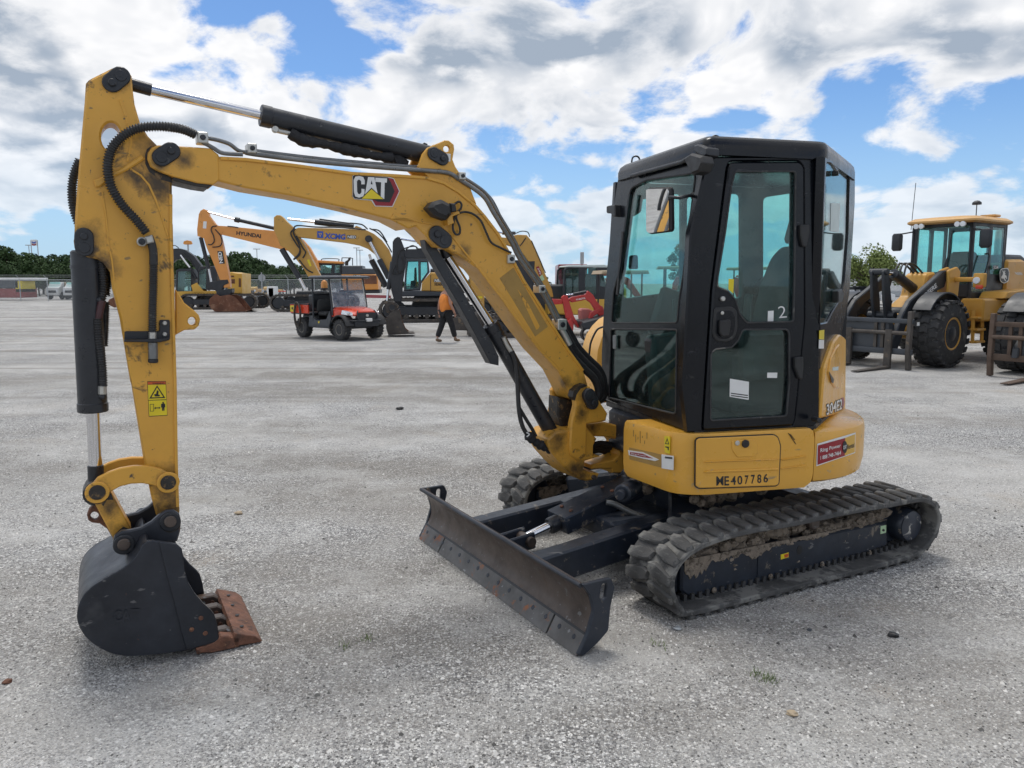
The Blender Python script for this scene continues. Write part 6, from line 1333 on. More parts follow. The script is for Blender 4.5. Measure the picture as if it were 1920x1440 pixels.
for x in (1.02, -1.05):
    for s_ in (-1, 1):
        t = wheel(np.array([x, s_ * .62, .325]), np.array([0, s_, 0.0]), .31, .26, .165, U)
        mb = MB()
        for k in range(20):
            for j, yy in enumerate((-.085, 0, .085)):
                a = 2 * math.pi * (k + .5 * (j % 2)) / 20; n_ = np.array([math.cos(a), 0, math.sin(a)]); mb.box(np.array([x, s_ * .62 + yy, .325]) + n_ * .312, np.array([-n_[2], 0, n_[0]]), (0, 1, 0), n_, .055, .07, .026, .004)
        U('tread_blocks', mb, 'tyre', t, 0)['kind'] = 'stuff'
U('chassis', MB().box((0, 0, .42), (1, 0, 0), (0, 1, 0), (0, 0, 1), 2.35, .95, .16, .03), 'charcoal')
# bonnet lofted across its length
def ring(x, zl, zt, w0, w1): return [(x, -w0, zl), (x, -w0, zl + (zt - zl) * .55), (x, -w1, zt - .03), (x, -w1 * .55, zt), (x, w1 * .55, zt), (x, w1, zt - .03), (x, w0, zl + (zt - zl) * .55), (x, w0, zl)]
hood = U('bonnet', MB().loft([ring(.52, .70, 1.02, .64, .56), ring(.75, .74, 1.02, .64, .55), ring(1.05, .78, .97, .60, .50), ring(1.30, .76, .89, .52, .42), ring(1.42, .74, .82, .42, .34)]), 'redorange', None, 50)
for s_ in (-1, 1):
    U('headlight', MB().add([(1.30, s_ * .56, .78), (1.43, s_ * .30, .80), (1.40, s_ * .30, .88), (1.24, s_ * .555, .90), (1.05, s_ * .625, .92), (1.08, s_ * .63, .82)], [tuple(range(6))]) if False else MB().loft([[(x, s_ * y, z) for x, y, z in ((1.00, .60, .80), (1.22, .565, .775), (1.36, .47, .765), (1.33, .455, .85), (1.18, .53, .90), (1.00, .575, .92))], [(x, s_ * y, z) for x, y, z in ((1.01, .64, .80), (1.25, .60, .775), (1.40, .49, .765), (1.36, .475, .85), (1.20, .55, .90), (1.01, .60, .92))]]), 'lampglass', hood)
    U('lamp_bulb', MB().rev((1.28, s_ * .56, .83), (.6, .8 * s_, 0), [(0, .045), (.03, .045), (.035, .001)], 14), 'chrome', hood)
    # front wing over the wheel
    wing = MB(); pr = [(1.02 + .44 * math.cos(a), .34 + .44 * math.sin(a)) for a in np.linspace(R(15), R(150), 12)]; wing.extr(XZ, pr + [(1.02 + .40 * math.cos(a), .34 + .40 * math.sin(a)) for a in np.linspace(R(150), R(15), 12)], s_ * .42, s_ * .76, .006); U('wing', wing, 'plastic')
U('grille', MB().extr(YZ, rounded([(-.36, .60), (.36, .60), (.40, .70), (.32, .84), (-.32, .84), (-.40, .70)], .03), 1.38, 1.47, .01), 'charcoal')
U('grille_trim', MB().extr(YZ, [(-.34, .84), (.34, .84), (.30, .88), (-.30, .88)], 1.36, 1.455, .008), 'redorange', hood)
U('emblem', MB().extr(YZ, circ((0, .755), .055, 16, .04), 1.47, 1.48, .002), 'fitting')
U('winch', MB().box((1.55, 0, .62), (1, 0, 0), (0, 1, 0), (0, 0, 1), .12, .20, .10, .02), 'decal_white')
U('bumper', MB().box((1.42, 0, .50), (1, 0, 0), (0, 1, 0), (0, 0, 1), .14, .9, .18, .03), 'charcoal')
for s_ in (-1, 1): U('bumper_bar', MB().tube(smooth([(1.30, s_ * .62, .60), (1.46, s_ * .50, .60), (1.54, s_ * .28, .60), (1.54, 0, .60)], 4), .022, 8), 'charcoal'); U('bumper_bar', MB().tube(smooth([(1.52, s_ * .34, .60), (1.50, s_ * .38, .72), (1.44, s_ * .34, .86), (1.40, s_ * .30, .90)], 4), .020, 8), 'charcoal'); U('suspension_arm', MB().bar((1.02, s_ * .15, .40), (1.02, s_ * .52, .33), .06, .05), 'charcoal')
for s_ in (-1, 1):
    U('roof_post', MB().tube(smooth([(.60, s_ * .66, .75), (.56, s_ * .66, 1.1), (.42, s_ * .64, 1.88)], 4), .028, 8), 'charcoal'); U('roof_post', MB().tube([(-.42, s_ * .68, .55), (-.46, s_ * .66, 1.90)], .032, 8), 'charcoal')
    U('side_panel', MB().extr(XZ, rounded([(-.70, .36), (.42, .36), (.55, .62), (.50, .90), (.30, .62), (-.25, .58), (-.62, .74)], .03), s_ * .60, s_ * .70, .01), 'slate'); U('side_step', MB().box((.05, s_ * .66, .37), (1, 0, 0), (0, 1, 0), (0, 0, 1), 1.0, .20, .05, .01), 'charcoal')
    U('bed_side', MB().extr(XZ, [(-1.62, .78), (-.58, .78), (-.58, 1.06), (-1.62, 1.06)], s_ * .72, s_ * .77, .008), 'redorange'); U('bed_rail', MB().bar((-1.62, s_ * .745, 1.07), (-.55, s_ * .745, 1.07), .07, .03), 'charcoal')
U('cross_bar', MB().tube([(-.46, -.66, 1.4), (-.46, .66, 1.4)], .028, 8), 'charcoal')
U('roof', MB().loft([[(x, y, z) for x, y in rrect(-.62 - k, -.74 - k, .70 + k * 2, .74 + k, .14)] for k, z in ((-.02, 1.88), (.02, 1.90), (.02, 1.94), (-.04, 1.975), (-.3, 1.985))]), 'slate', None, 45)
U('windscreen', MB().extr(PL((.60, 0, 1.0), (0, 1, 0), (-.19, 0, .86)), [(-.63, .0), (.63, .0), (.62, .87), (-.62, .87)], -.004, .004), 'clearplastic')
for s_ in (-1, 1): U('windscreen_edge', MB().tube([(.60, s_ * .62, 1.0), (.42, s_ * .61, 1.86)], .014, 6), 'fitting')
U('seat', MB().box((-.10, 0, .78), (1, 0, 0), (0, 1, 0), (0, 0, 1), .50, 1.15, .14, .05), 'seat', None, 60); U('seat_back', MB().box((-.36, 0, 1.03), (.95, 0, -.2), (0, 1, 0), (.2, 0, .95), .12, 1.15, .42, .05), 'seat', None, 60)
U('rear_screen', MB().box((-.50, 0, 1.20), (1, 0, 0), (0, 1, 0), (0, 0, 1), .03, 1.25, .50, .01), 'charcoal'); U('dashboard', MB().box((.48, 0, .92), (1, 0, 0), (0, 1, 0), (0, 0, 1), .22, 1.2, .20, .05), 'charcoal'); U('footwell', MB().box((.2, 0, .50), (1, 0, 0), (0, 1, 0), (0, 0, 1), .7, 1.2, .05, .01), 'charcoal')
sw = [(.22 + .06 * math.sin(a) * .6, .32 + .18 * math.cos(a), 1.10 + .16 * math.sin(a)) for a in np.linspace(0, 2 * math.pi, 20, endpoint=False)]; U('steering_wheel', MB().tube(sw, .016, 6, closed=True), 'charcoal'); U('steering_column', MB().tube([(.42, .32, .95), (.25, .32, 1.10)], .02, 6), 'charcoal')
U('bed_floor', MB().box((-1.10, 0, .77), (1, 0, 0), (0, 1, 0), (0, 0, 1), 1.06, 1.46, .05, .01), 'charcoal'); U('tailgate', MB().extr(YZ, [(-.74, .78), (.74, .78), (.74, 1.06), (-.74, 1.06)], -1.66, -1.62, .006), 'redorange')
E_ = MB().extr(XZ, [(-1.60, .82), (-1.36, .82), (-1.36, 1.02), (-1.60, 1.02)], -.776, -.770); U('warning_sticker', E_, 'decal_yellow'); U('sticker_symbol', MB().extr(XZ, circ((-1.48, .93), .05, 10), -.780, -.775), 'decal_black')
U('hood_sticker', MB().plan([(.70, -.2), (.92, -.2), (.92, .25), (.70, .25)], 1.022, 1.026), 'decal_yellow', hood) if False else None
U('engine_guard', MB().box((-1.05, 0, .58), (1, 0, 0), (0, 1, 0), (0, 0, 1), .9, .8, .30, .04), 'charcoal')
U('tool_box', MB().box((-.90, .05, 1.10), (1, 0, 0), (0, 1, 0), (0, 0, 1), .5, .9, .55, .05), 'charcoal')
for k in range(3): lp = [(-1.12 + .17 * math.cos(a), -.80 - .02 * k, .74 + (.36 + .02 * k) * math.sin(a)) for a in np.linspace(0, 2 * math.pi, 22, endpoint=False)]; U('hose_coil', MB().tube(lp, .020, 6, closed=True), 'oldsteel', None, 80)
U('beacon_mast', MB().bar((-.75, .3, 1.25), (-1.45, .45, 1.52), .08, .12), 'charcoal'); U('beacon_base', MB().cyl((-1.45, .45, 1.50), (-1.45, .45, 1.58), .13, 14, .01), 'charcoal'); U('beacon', MB().rev((-1.45, .45, 1.58), (0, 0, 1), [(0, .11), (.16, .11), (.23, .08), (.27, .001)], 16), 'orange')
U('side_reflector', MB().extr(XZ, circ((-.10, .52), .035, 12), -.706, -.700), 'decal_yellow')

# ------------------------------------------------------------------ wheel loader with fork carriage
LW = ground(1759, 687); lh = 214.0; LO = LW - FR(LW, lh)[2] * 1.0; LF = FR(LO, lh)
lfw, lle = LF[1], LF[2]
ldr = thing('wheel_loader', 'large yellow wheel loader with black lift arms and pallet forks beside the cab', 'wheel loader', LO, 'wheel loaders at the right')
zN = Z(1560, 360, 4)
def V(nm, mb, m, parent=None, sharp=35): return mb.xf(LF).build(nm, M[m], parent or ldr, sharp)
def WS(y): return PL(LO + lle * y, lfw)
def WF(x): return PL(LO + lfw * x, lle)
M['loaderyellow'] = paint('loader_yellow', (.62, .33, .06), .4, var=.06, vs=1.5, wear=((.3, .18, .07), .05, 4)); M['tanroof'] = paint('faded_roof_yellow', (.62, .36, .13), .5, var=.08, vs=2)
M['fade_black'] = paint('loader_black', (.024, .028, .034), .45, var=.2, vs=2, wear=((.08, .08, .08), .08, 5))
blockm = MB(); blockm.loft([[(x, y, -.02) for x, y in ((-.075, -.085), (.045, -.085), (.085, 0), (.045, .085), (-.075, .085), (-.04, 0))], [(x * .86, y * .9, .035) for x, y in ((-.075, -.085), (.045, -.085), (.085, 0), (.045, .085), (-.075, .085), (-.04, 0))]])
BLOCK = bpy.data.meshes.new('tread_block'); BLOCK.from_pydata(blockm.v, [], blockm.f); BLOCK.materials.append(M['tyre'])
def ldr_wheel(x, s_, sep):
    c = np.array([x, s_ * 1.0, .70]); t = wheel(c, np.array([0, s_, 0.0]), .67, .54, .335, V, rimmat='loaderyellow')
    mb = MB(); mb.rev(c + np.array([0, s_ * .12, 0]), np.array([0, s_, 0.0]), [(0, .20), (.10, .20), (.13, .14), (.14, .001)], 20); V('hub', mb, 'fade_black', t)
    mb = MB(); base = base_of(t)
    for k in range(22):
        for j, yy in enumerate((-.20, 0, .20)):
            a = 2 * math.pi * (k + .5 * (j % 2)) / 22; n_ = np.array([math.cos(a), 0, math.sin(a)]); p = c + np.array([0, yy, 0]) + n_ * (.672 if j == 1 else .655); tt = np.array([-n_[2], 0, n_[0]])
            if sep:
                T = [LF[1] * v[0] + LF[2] * v[1] + LF[3] * v[2] for v in (tt, (0, 1, 0), n_)]; w = LF[0] + LF[1] * p[0] + LF[2] * p[1] + LF[3] * p[2] - base
                o = bpy.data.objects.new('tread_block', BLOCK); COL.objects.link(o); o.parent = t; o.matrix_local = Matrix(((T[0][0], T[1][0], T[2][0], w[0]), (T[0][1], T[1][1], T[2][1], w[1]), (T[0][2], T[1][2], T[2][2], w[2]), (0, 0, 0, 1)))
            else: mb.box(p + n_ * .005, tt, (0, 1, 0), n_, .14, .17, .05)
    if not sep: V('tread_blocks', mb, 'tyre', t, 0)['kind'] = 'stuff'
for x in (0, -3.03):
    for s_ in (1, -1): ldr_wheel(x, s_, s_ == 1)
V('axle', MB().cyl((0, -.8, .70), (0, .8, .70), .16, 14), 'loaderyellow'); V('axle', MB().cyl((-3.03, -.8, .70), (-3.03, .8, .70), .16, 14), 'loaderyellow')
V('front_frame', MB().extr(XZ, rounded([(.45, .65), (.48, .9), (0, 1.15), (-.62, 1.45), (-.80, 1.95), (-1.15, 2.0), (-1.20, 1.4), (-1.3, .62)], .08), -.26, .26, .04), 'loaderyellow')
V('rear_frame', MB().extr(XZ, [(-1.3, .75), (-1.5, .60), (-4.6, .75), (-4.7, 1.25), (-1.35, 1.25)], -.42, .42, .04), 'loaderyellow')
V('step_box', MB().box((-2.2, .85, 1.15), (1, 0, 0), (0, 1, 0), (0, 0, 1), 1.2, .5, .5, .04), 'loaderyellow')
for z in (.45, .72, .98): V('ladder_step', MB().box((-1.62, 1.0, z), (1, 0, 0), (0, 1, 0), (0, 0, 1), .42, .16, .05, .01), 'loaderyellow')
for x in (-1.42, -1.84): V('ladder_rail', MB().bar((x, 1.0, .42), (x - .05, .95, 1.15), .06, .05), 'loaderyellow')
# cab
cx0, cx1, cyh = -1.86, -3.45, .66
def pane(nm, pl, poly, m='farglass'): return E(nm, pl, poly, -.012, -.006, M[m], ldr)
fpl = PL(LO + lfw * cx0, lle); cabz = (1.42, 3.12)
fwin = [(-cyh + .07, 1.72), (cyh - .07, 1.72), (cyh - .09, 3.02), (-cyh + .09, 3.02)]
E('cab', fpl, [(-cyh, cabz[0]), (cyh, cabz[0]), (cyh, cabz[1]), (-cyh, cabz[1])], -.08, 0, M['fade_black'], ldr, .02, [rounded(fwin, .05)]); pane('windscreen', fpl, fwin)
for s_ in (1, -1):
    spl2 = PL(LO + lle * s_ * cyh, lfw); sw_ = [[(cx0 - .10, 1.55), (cx0 - .78, 1.55), (cx0 - .78, 3.02), (cx0 - .10, 3.02)], [(cx0 - .92, 1.95), (cx1 + .10, 1.95), (cx1 + .10, 3.02), (cx0 - .92, 3.02)]]
    E('cab_side', spl2, [(cx0, .95 if s_ > 0 else 1.42), (cx1, 1.2), (cx1, cabz[1]), (cx0, cabz[1])], -.06, 0, M['fade_black'], ldr, .015, [rounded(q, .05) for q in sw_])
    for q in sw_: pane('window_glass', spl2, q)
rpl = PL(LO + lfw * cx1, lle); E('cab_rear', rpl, [(-cyh, cabz[0]), (cyh, cabz[0]), (cyh, cabz[1]), (-cyh, cabz[1])], -.06, 0, M['fade_black'], ldr, .015, [rounded([(-cyh + .09, 1.9), (cyh - .09, 1.9), (cyh - .09, 3.0), (-cyh + .09, 3.0)], .08)]); pane('window_glass', rpl, [(-cyh + .09, 1.9), (cyh - .09, 1.9), (cyh - .09, 3.0), (-cyh + .09, 3.0)])
V('cab_roof', MB().loft([[(x, y, z) for x, y in rrect(cx1 - .12 + k, -.80 + k, cx0 + .22 - k, .80 - k, .18)] for k, z in ((.05, 3.10), (0, 3.13), (.0, 3.17), (.10, 3.24), (.35, 3.27))]), 'tanroof', None, 45)
V('roof_vent', MB().box((cx1 + .15, .35, 3.32), (1, 0, 0), (0, 1, 0), (0, 0, 1), .30, .35, .06, .02), 'tanroof')
V('cab_floor', MB().box(((cx0 + cx1) / 2, 0, 1.40), (1, 0, 0), (0, 1, 0), (0, 0, 1), 1.5, 1.25, .06, .01), 'fade_black'); V('operator_seat', MB().extr(XZ, rounded([(-2.45, 1.5), (-2.9, 1.5), (-3.0, 2.45), (-2.85, 2.5), (-2.75, 1.95), (-2.45, 1.9)], .04), -.28, .28, .05), 'seat')
V('dash', MB().extr(XZ, rounded([(-1.92, 1.45), (-2.25, 1.45), (-2.30, 2.02), (-1.95, 1.90)], .06), -.5, .35, .05), 'fade_black'); V('steering_wheel', MB().tube([(-2.38 + .05 * math.sin(a), .18 * math.cos(a), 2.1 + .17 * math.sin(a)) for a in np.linspace(0, 6.283, 18, endpoint=False)], .016, 6, closed=True), 'fade_black')
for y in (-.52, -.40, .40, .52): V('roof_lamp', MB().rev((cx0 + .16, y, 3.06), (1, 0, 0), [(0, .055), (.06, .06), (.065, .001)], 14), 'lampglass')
lettering('visor_lettering', 'JOHN DEERE', fpl, zN((715, 262), (900, 245), (900, 232), (715, 248)), .004, M['slate'], ldr, .02)
for a, b in (((.10, 2.0), (.22, 2.95)), ((-.05, 1.85), (.16, 2.35))): V('wiper', MB().bar((cx0 + .03, a[0], a[1] - .2), (cx0 + .03, b[0], b[1]), .02, .02, up=(0, 1, 0)), 'fade_black')
for s_, yy in ((1, .98), (-1, -1.0)):
    V('mirror_arm', MB().tube([(cx0 + .05, s_ * .66, 2.95), (cx0 + .12, yy, 2.90)], .018, 6), 'fade_black'); V('mirror', MB().box((cx0 + .12, yy, 2.72), (1, 0, 0), (0, 1, 0), (0, 0, 1), .12, .26, .42, .05), 'fade_black')
V('antenna', MB().tube([(cx0 + .05, -.72, 3.0), (cx0 + .0, -.70, 4.1)], .008, 5), 'fade_black'); V('gps_post', MB().tube([(cx1 + .3, .1, 3.3), (cx1 + .3, .1, 3.62)], .012, 6), 'fade_black'); V('gps_dome', MB().rev((cx1 + .3, .1, 3.60), (0, 0, 1), [(0, .10), (.05, .10), (.09, .05), (.10, .001)], 14), 'fade_black')
V('hand_rail', MB().tube(smooth([(cx0 - .15, .70, 1.75), (cx0 - .3, .78, 1.8), (cx0 - .55, .78, 2.35), (cx0 - .5, .70, 2.4)], 4), .018, 6), 'fade_black'); V('hand_rail', MB().tube(smooth([(cx0 - .0, .75, 1.25), (cx0 - .25, .85, .98), (cx0 - .50, .85, 1.0), (cx0 - .55, .75, 1.35)], 4), .018, 6), 'fade_black')
# hood
V('engine_hood', MB().extr(XZ, rounded([(cx1 - .02, 1.25), (cx1 - .02, 2.30), (-4.3, 2.32), (-5.0, 2.15), (-5.25, 1.7), (-5.25, 1.2)], .10), -.72, .72, .06), 'loaderyellow'); V('hood_top', MB().extr(XZ, rounded([(cx1 - .02, 2.20), (cx1 - .02, 2.42), (-4.4, 2.42), (-4.9, 2.25)], .05), -.66, .66, .05), 'fade_black')
V('rear_wing', MB().extr(XZ, rounded([(-2.35, 1.55), (-2.2, 1.40), (-3.7, 1.40), (-3.6, 1.60)], .03), .70, 1.25, .02), 'loaderyellow'); V('exhaust', MB().tube(smooth([(-3.9, .3, 2.35), (-3.9, .3, 2.85), (-3.95, .3, 3.05), (-4.1, .3, 3.15)], 4), .075, 12), 'fitting', None, 60)
HSP = WS(.72); em = EP('emblem', HSP, rounded(zN((1268, 575), (1320, 568), (1332, 600), (1325, 670), (1290, 688), (1262, 670), (1258, 600)), 3), 0, .006, M['decal_white'], ldr); EP('emblem_field', HSP, rounded(zN((1271, 580), (1317, 574), (1328, 603), (1321, 664), (1290, 682), (1266, 665), (1262, 603)), 3), .005, .009, M['decal_black'], ldr)
EP('emblem_deer', HSP, zN((1268, 640), (1280, 622), (1284, 608), (1278, 590), (1283, 588), (1290, 602), (1296, 588), (1300, 592), (1296, 606), (1302, 612), (1296, 620), (1308, 628), (1313, 650), (1308, 652), (1302, 640), (1296, 648), (1306, 668), (1300, 668), (1286, 648), (1274, 650)), .008, .012, M['decal_white'], ldr)
EP('number_plate', HSP, zN((1208, 552), (1248, 550), (1248, 580), (1208, 578)), 0, .004, M['decal_black'], ldr); lettering('model_number', '524', HSP, zN((1212, 575), (1246, 577), (1246, 553), (1212, 553)), .006, M['decal_white'], ldr, .02); lettering('unit_number', '748886', HSP, zN((1370, 622), (1428, 624), (1428, 602), (1370, 600)), .003, M['decal_white'], ldr, .01)
# lift arms, tilt linkage
arm_px = zN((862, 588), (868, 640), (845, 715), (745, 765), (665, 830), (600, 915), (560, 1000), (530, 1090), (495, 1180), (430, 1190), (440, 1130), (490, 1040), (530, 925), (590, 815), (680, 735), (780, 645), (835, 590))
LP = WS(.66); ap = LP.px(arm_px)
la = E('lift_arm', LP, ap, -.12, 0, M['fade_black'], ldr, .02); E('lift_arm', WS(-.54), ap, -.12, 0, M['fade_black'], ldr, .02)
lettering('maker_lettering', 'DEERE', LP, zN((698, 795), (790, 712), (780, 682), (692, 762)), .003, M['decal_white'], la, .03)
V('cross_tube', MB().cyl((-.05, -.60, 1.05), (-.05, .60, 1.05), .17, 18, .02), 'fade_black')
V('arm_tower', MB().extr(XZ, rounded([(-.75, 1.5), (-.72, 2.02), (-1.1, 2.10), (-1.25, 2.0), (-1.2, 1.4)], .05), .50, .56, .02), 'loaderyellow'); V('arm_tower', MB().extr(XZ, rounded([(-.75, 1.5), (-.72, 2.02), (-1.1, 2.10), (-1.25, 2.0), (-1.2, 1.4)], .05), .68, .74, .02), 'loaderyellow'); V('lamp_bracket', MB().box((-1.05, 1.0, 1.82), (1, 0, 0), (0, 1, 0), (0, 0, 1), .12, .60, .10, .02), 'loaderyellow')
V('indicator_box', MB().box((-1.0, 1.25, 1.80), (1, 0, 0), (0, 1, 0), (0, 0, 1), .14, .22, .30, .02), 'loaderyellow'); V('head_lamp', MB().rev((-.93, 1.22, 1.80), (1, 0, 0), [(0, .07), (.03, .07), (.035, .001)], 12), 'lampglass'); V('indicator', MB().box((-.93, 1.28, 1.66), (1, 0, 0), (0, 1, 0), (0, 0, 1), .05, .14, .08, .01), 'redorange')
for s_ in (-.13, .13): V('tilt_lever', MB().extr(XZ, rounded([(.62, 2.05), (.80, 2.0), (.72, 1.4), (.60, 1.0), (.75, .55), (.60, .50), (.38, .95), (.42, 1.35)], .05), s_ - .03, s_ + .03, .01), 'fade_black')
V('lever_pin', MB().cyl((.70, -.20, 1.98), (.70, .20, 1.98), .07, 14, .01), 'fade_black'); V('lever_pivot', MB().cyl((.50, -.3, 1.05), (.50, .3, 1.05), .09, 14, .01), 'fade_black')
V('tilt_cylinder', MB().cyl((.15, 0, 1.95), (-.70, 0, 1.62), .11, 16, .01), 'fade_black'); V('tilt_rod', MB().cyl((.70, 0, 1.98), (.15, 0, 1.95), .05, 12), 'chrome')
for k in range(3): V('hydraulic_hose', MB().tube(smooth([(-.9, -.1 + .1 * k, 1.95), (-.6, -.15 + .1 * k, 2.15), (-.25, -.12 + .1 * k, 2.15), (-.1, -.1 + .1 * k, 1.9)], 4), .022, 6), 'hose')
for s_ in (-1, 1):
    wing = MB(); pr = [(.0 + .84 * math.cos(a), .72 + .84 * math.sin(a)) for a in np.linspace(R(35), R(165), 14)]; wing.extr(XZ, pr + [(.80 * math.cos(a), .72 + .80 * math.sin(a)) for a in np.linspace(R(165), R(35), 14)], s_ * .74, s_ * 1.12, .008); V('front_wing', wing, 'fade_black')
# forks
fk = 1.22
for z, t_ in ((.98, .09), (.36, .12)): V('carriage_bar', MB().box((fk, 0, z), (1, 0, 0), (0, 1, 0), (0, 0, 1), .08, 2.15, t_, .01), 'slate')
V('fork_shaft', MB().cyl((fk + .06, -1.0, .74), (fk + .06, 1.0, .74), .04, 12), 'oldsteel')
for y in (-1.02, 1.02): V('carriage_upright', MB().extr(XZ, rounded([(fk - .06, .0), (fk + .06, .0), (fk + .10, .35), (fk + .07, 1.18), (fk - .04, 1.18), (fk - .02, .4)], .02), y - .04, y + .04, .008), 'oldsteel')
for y in (-.72, -.55, .30, .45): V('carriage_rib', MB().bar((fk, y, .40), (fk, y, .95), .05, .06, up=(0, 1, 0)), 'oldsteel')
for y in (-.25, .62):
    V('fork_tine', MB().extr(XZ, [(fk + .04, .80), (fk + .10, .80), (fk + .12, .06), (fk + 1.25, .03), (fk + 1.25, .015), (fk + .04, .01)], y - .07, y + .07, .006), 'oldsteel')
V('back_plate', MB().extr(XZ, [(fk - .10, .30), (fk - .02, .30), (fk - .02, .95), (fk - .20, .95), (fk - .45, .55)], -.55, .55, .02), 'slate')
E('inspection_sticker', WS(1.06), WS(1.06).px(zN((637, 978), (656, 976), (655, 1003), (636, 1003))), 0, .004, M['decal_white'], ldr)
# the next loader along, mostly outside the picture
l2 = copy_tree(ldr); off = np.array([2.24, -2.55, 0]); l2.location = tuple(np.array(ldr.location) + off); 
M['rustybrown'] = paint('rusty_brown_frame', (.11, .075, .055), .8, var=.3, vs=3)
for c_ in l2.children:
    if c_.name.split('.')[0] in ('carriage_bar', 'carriage_upright', 'fork_tine', 'carriage_rib', 'fork_shaft') and c_.material_slots: c_.material_slots[0].link = 'OBJECT'; c_.material_slots[0].material = M['rustybrown']
l2['label'] = 'second wheel loader at the right edge, only fork carriage and tyre showing'

# ------------------------------------------------------------------ worker walking away behind the boom
def skinned(name, joints, bones, mat, parent=None, sub=2, root=0):
    me = bpy.data.meshes.new(name); me.from_pydata([j[:3] for j in joints], bones, []); me.update(); ob = bpy.data.objects.new(name, me); COL.objects.link(ob)
    ob.modifiers.new('skin', 'SKIN'); s2 = ob.modifiers.new('sub', 'SUBSURF'); s2.levels = sub; s2.render_levels = sub
    for i, j in enumerate(joints): r = j[3] if not isinstance(j[3], tuple) else j[3]; me.skin_vertices[0].data[i].radius = (r, r) if not isinstance(r, tuple) else r; me.skin_vertices[0].data[i].use_root = (i == root)
    bpy.context.view_layer.update(); dg = bpy.context.evaluated_depsgraph_get(); m2 = bpy.data.meshes.new_from_object(ob.evaluated_get(dg)); bpy.data.objects.remove(ob); bpy.data.meshes.remove(me)
    m2.materials.clear(); m2.materials.append(mat); m2.polygons.foreach_set('use_smooth', [True] * len(m2.polygons)); o = bpy.data.objects.new(name, m2); COL.objects.link(o); o.parent = parent; return o
M['skin'] = plain('skin', (.42, .22, .15), .55); M['orangecloth'] = paint('orange_shirt', (.78, .25, .045), .85, var=.12, vs=6, bump=.2, bs=20); M['blackcloth'] = paint('black_trousers', (.016, .016, .018), .9, var=.2, vs=6); M['boot'] = plain('tan_boot', (.20, .13, .08), .8); M['hair'] = plain('dark_hair', (.03, .022, .016), .8)
wp = (ground(821, 641) + ground(853, 641)) / 2
person = skinned('person', [(0, 0, .95, .13), (0, .02, 1.15, .135), (0, .02, 1.36, .13), (0, .01, 1.50, .06), (.01, -.01, 1.56, .055), (.03, -.01, 1.64, .095), (.02, 0, 1.71, .075),
    (0, .19, 1.42, .06), (-.08, .25, 1.14, .045), (-.10, .24, .90, .036), (-.09, .235, .82, .03),
    (0, -.19, 1.42, .06), (-.02, -.26, 1.14, .045), (.10, -.27, .92, .036), (.13, -.265, .84, .03),
    (0, .09, .90, .095), (-.10, .09, .50, .065), (-.27, .09, .12, .045), (0, -.09, .90, .095), (.14, -.09, .50, .065), (.26, -.09, .10, .045)],
    [(0, 1), (1, 2), (2, 3), (3, 4), (4, 5), (5, 6), (2, 7), (7, 8), (8, 9), (9, 10), (2, 11), (11, 12), (12, 13), (13, 14), (0, 15), (15, 16), (16, 17), (0, 18), (18, 19), (19, 20)], M['skin'])
person.location = tuple(wp); person.rotation_euler = (0, 0, R(38)); tag(person, 'person in sleeveless orange shirt and black trousers walking behind the yellow boom', 'person')
def fingers(sx, hx, hz):
    mb = MB()
    for k in range(4): y = hx[1] + (k - 1.5) * .018; l = (.075, .085, .08, .062)[k]; mb.tube([(hx[0] + .0, y, hz), (hx[0] + .012, y, hz - l * .55), (hx[0] + .002, y, hz - l)], [.0095, .009, .0075], 6)
    mb.tube([(hx[0] + .02, hx[1], hz + .03), (hx[0] + .045, hx[1] + .0, hz - .01), (hx[0] + .048, hx[1], hz - .035)], [.011, .010, .008], 6)
    mb.v = [tuple(p) for p in mb.v]; me = bpy.data.meshes.new('fingers'); me.from_pydata(mb.v, [], mb.f); me.materials.append(M['skin']); o = bpy.data.objects.new('fingers', me); COL.objects.link(o); o.parent = person
fingers(1, (-.09, .235), .80); fingers(-1, (.13, -.265), .82)
skinned('shirt', [(0, 0, .82, (.20, .185)), (0, .01, 1.10, (.205, .20)), (0, .02, 1.34, (.16, .18)), (0, .02, 1.46, (.11, .13)), (0, .13, 1.43, .10), (0, -.13, 1.43, .10)], [(0, 1), (1, 2), (2, 3), (2, 4), (2, 5)], M['orangecloth'], person)
skinned('trousers', [(0, 0, .93, .155), (0, .09, .86, .125), (-.10, .09, .50, .095), (-.26, .09, .14, .08), (0, -.09, .86, .125), (.14, -.09, .50, .095), (.25, -.09, .13, .08)], [(0, 1), (1, 2), (2, 3), (0, 4), (4, 5), (5, 6)], M['blackcloth'], person)
for x, y in ((-.27, .09), (.26, -.09)): skinned('boot', [(x, y, .12, .065), (x, y, .05, .058), (x + .10, y, .04, .05), (x + .17, y, .035, .036)], [(0, 1), (1, 2), (2, 3)], M['boot'], person)
mb = MB(); mb.rev((.015, -.005, 1.60), (0, 0, 1), [(0, .095), (.06, .108), (.11, .09), (.145, .05), (.155, .001)], 16); me = bpy.data.meshes.new('hair'); me.from_pydata(mb.v, [], mb.f); me.materials.append(M['hair']); me.polygons.foreach_set('use_smooth', [True] * len(me.polygons)); o = bpy.data.objects.new('hair', me); COL.objects.link(o); o.parent = person
mb = MB()
for y in (-.035, .035): mb.rev((.112, y - .01, 1.645), (1, 0, 0), [(0, .012), (.008, .008), (.010, .001)], 8)
mb.tube([(.10, -.01, 1.66), (.135, -.01, 1.625), (.11, -.01, 1.615)], [.008, .012, .010], 6); mb.tube([(.105, -.035, 1.585), (.115, -.01, 1.583), (.105, .015, 1.585)], .006, 6)
for y in (-.105, .085): mb.rev((.02, y, 1.63), (0, 1, 0), [(0, .026), (.012, .024), (.014, .001)], 8)
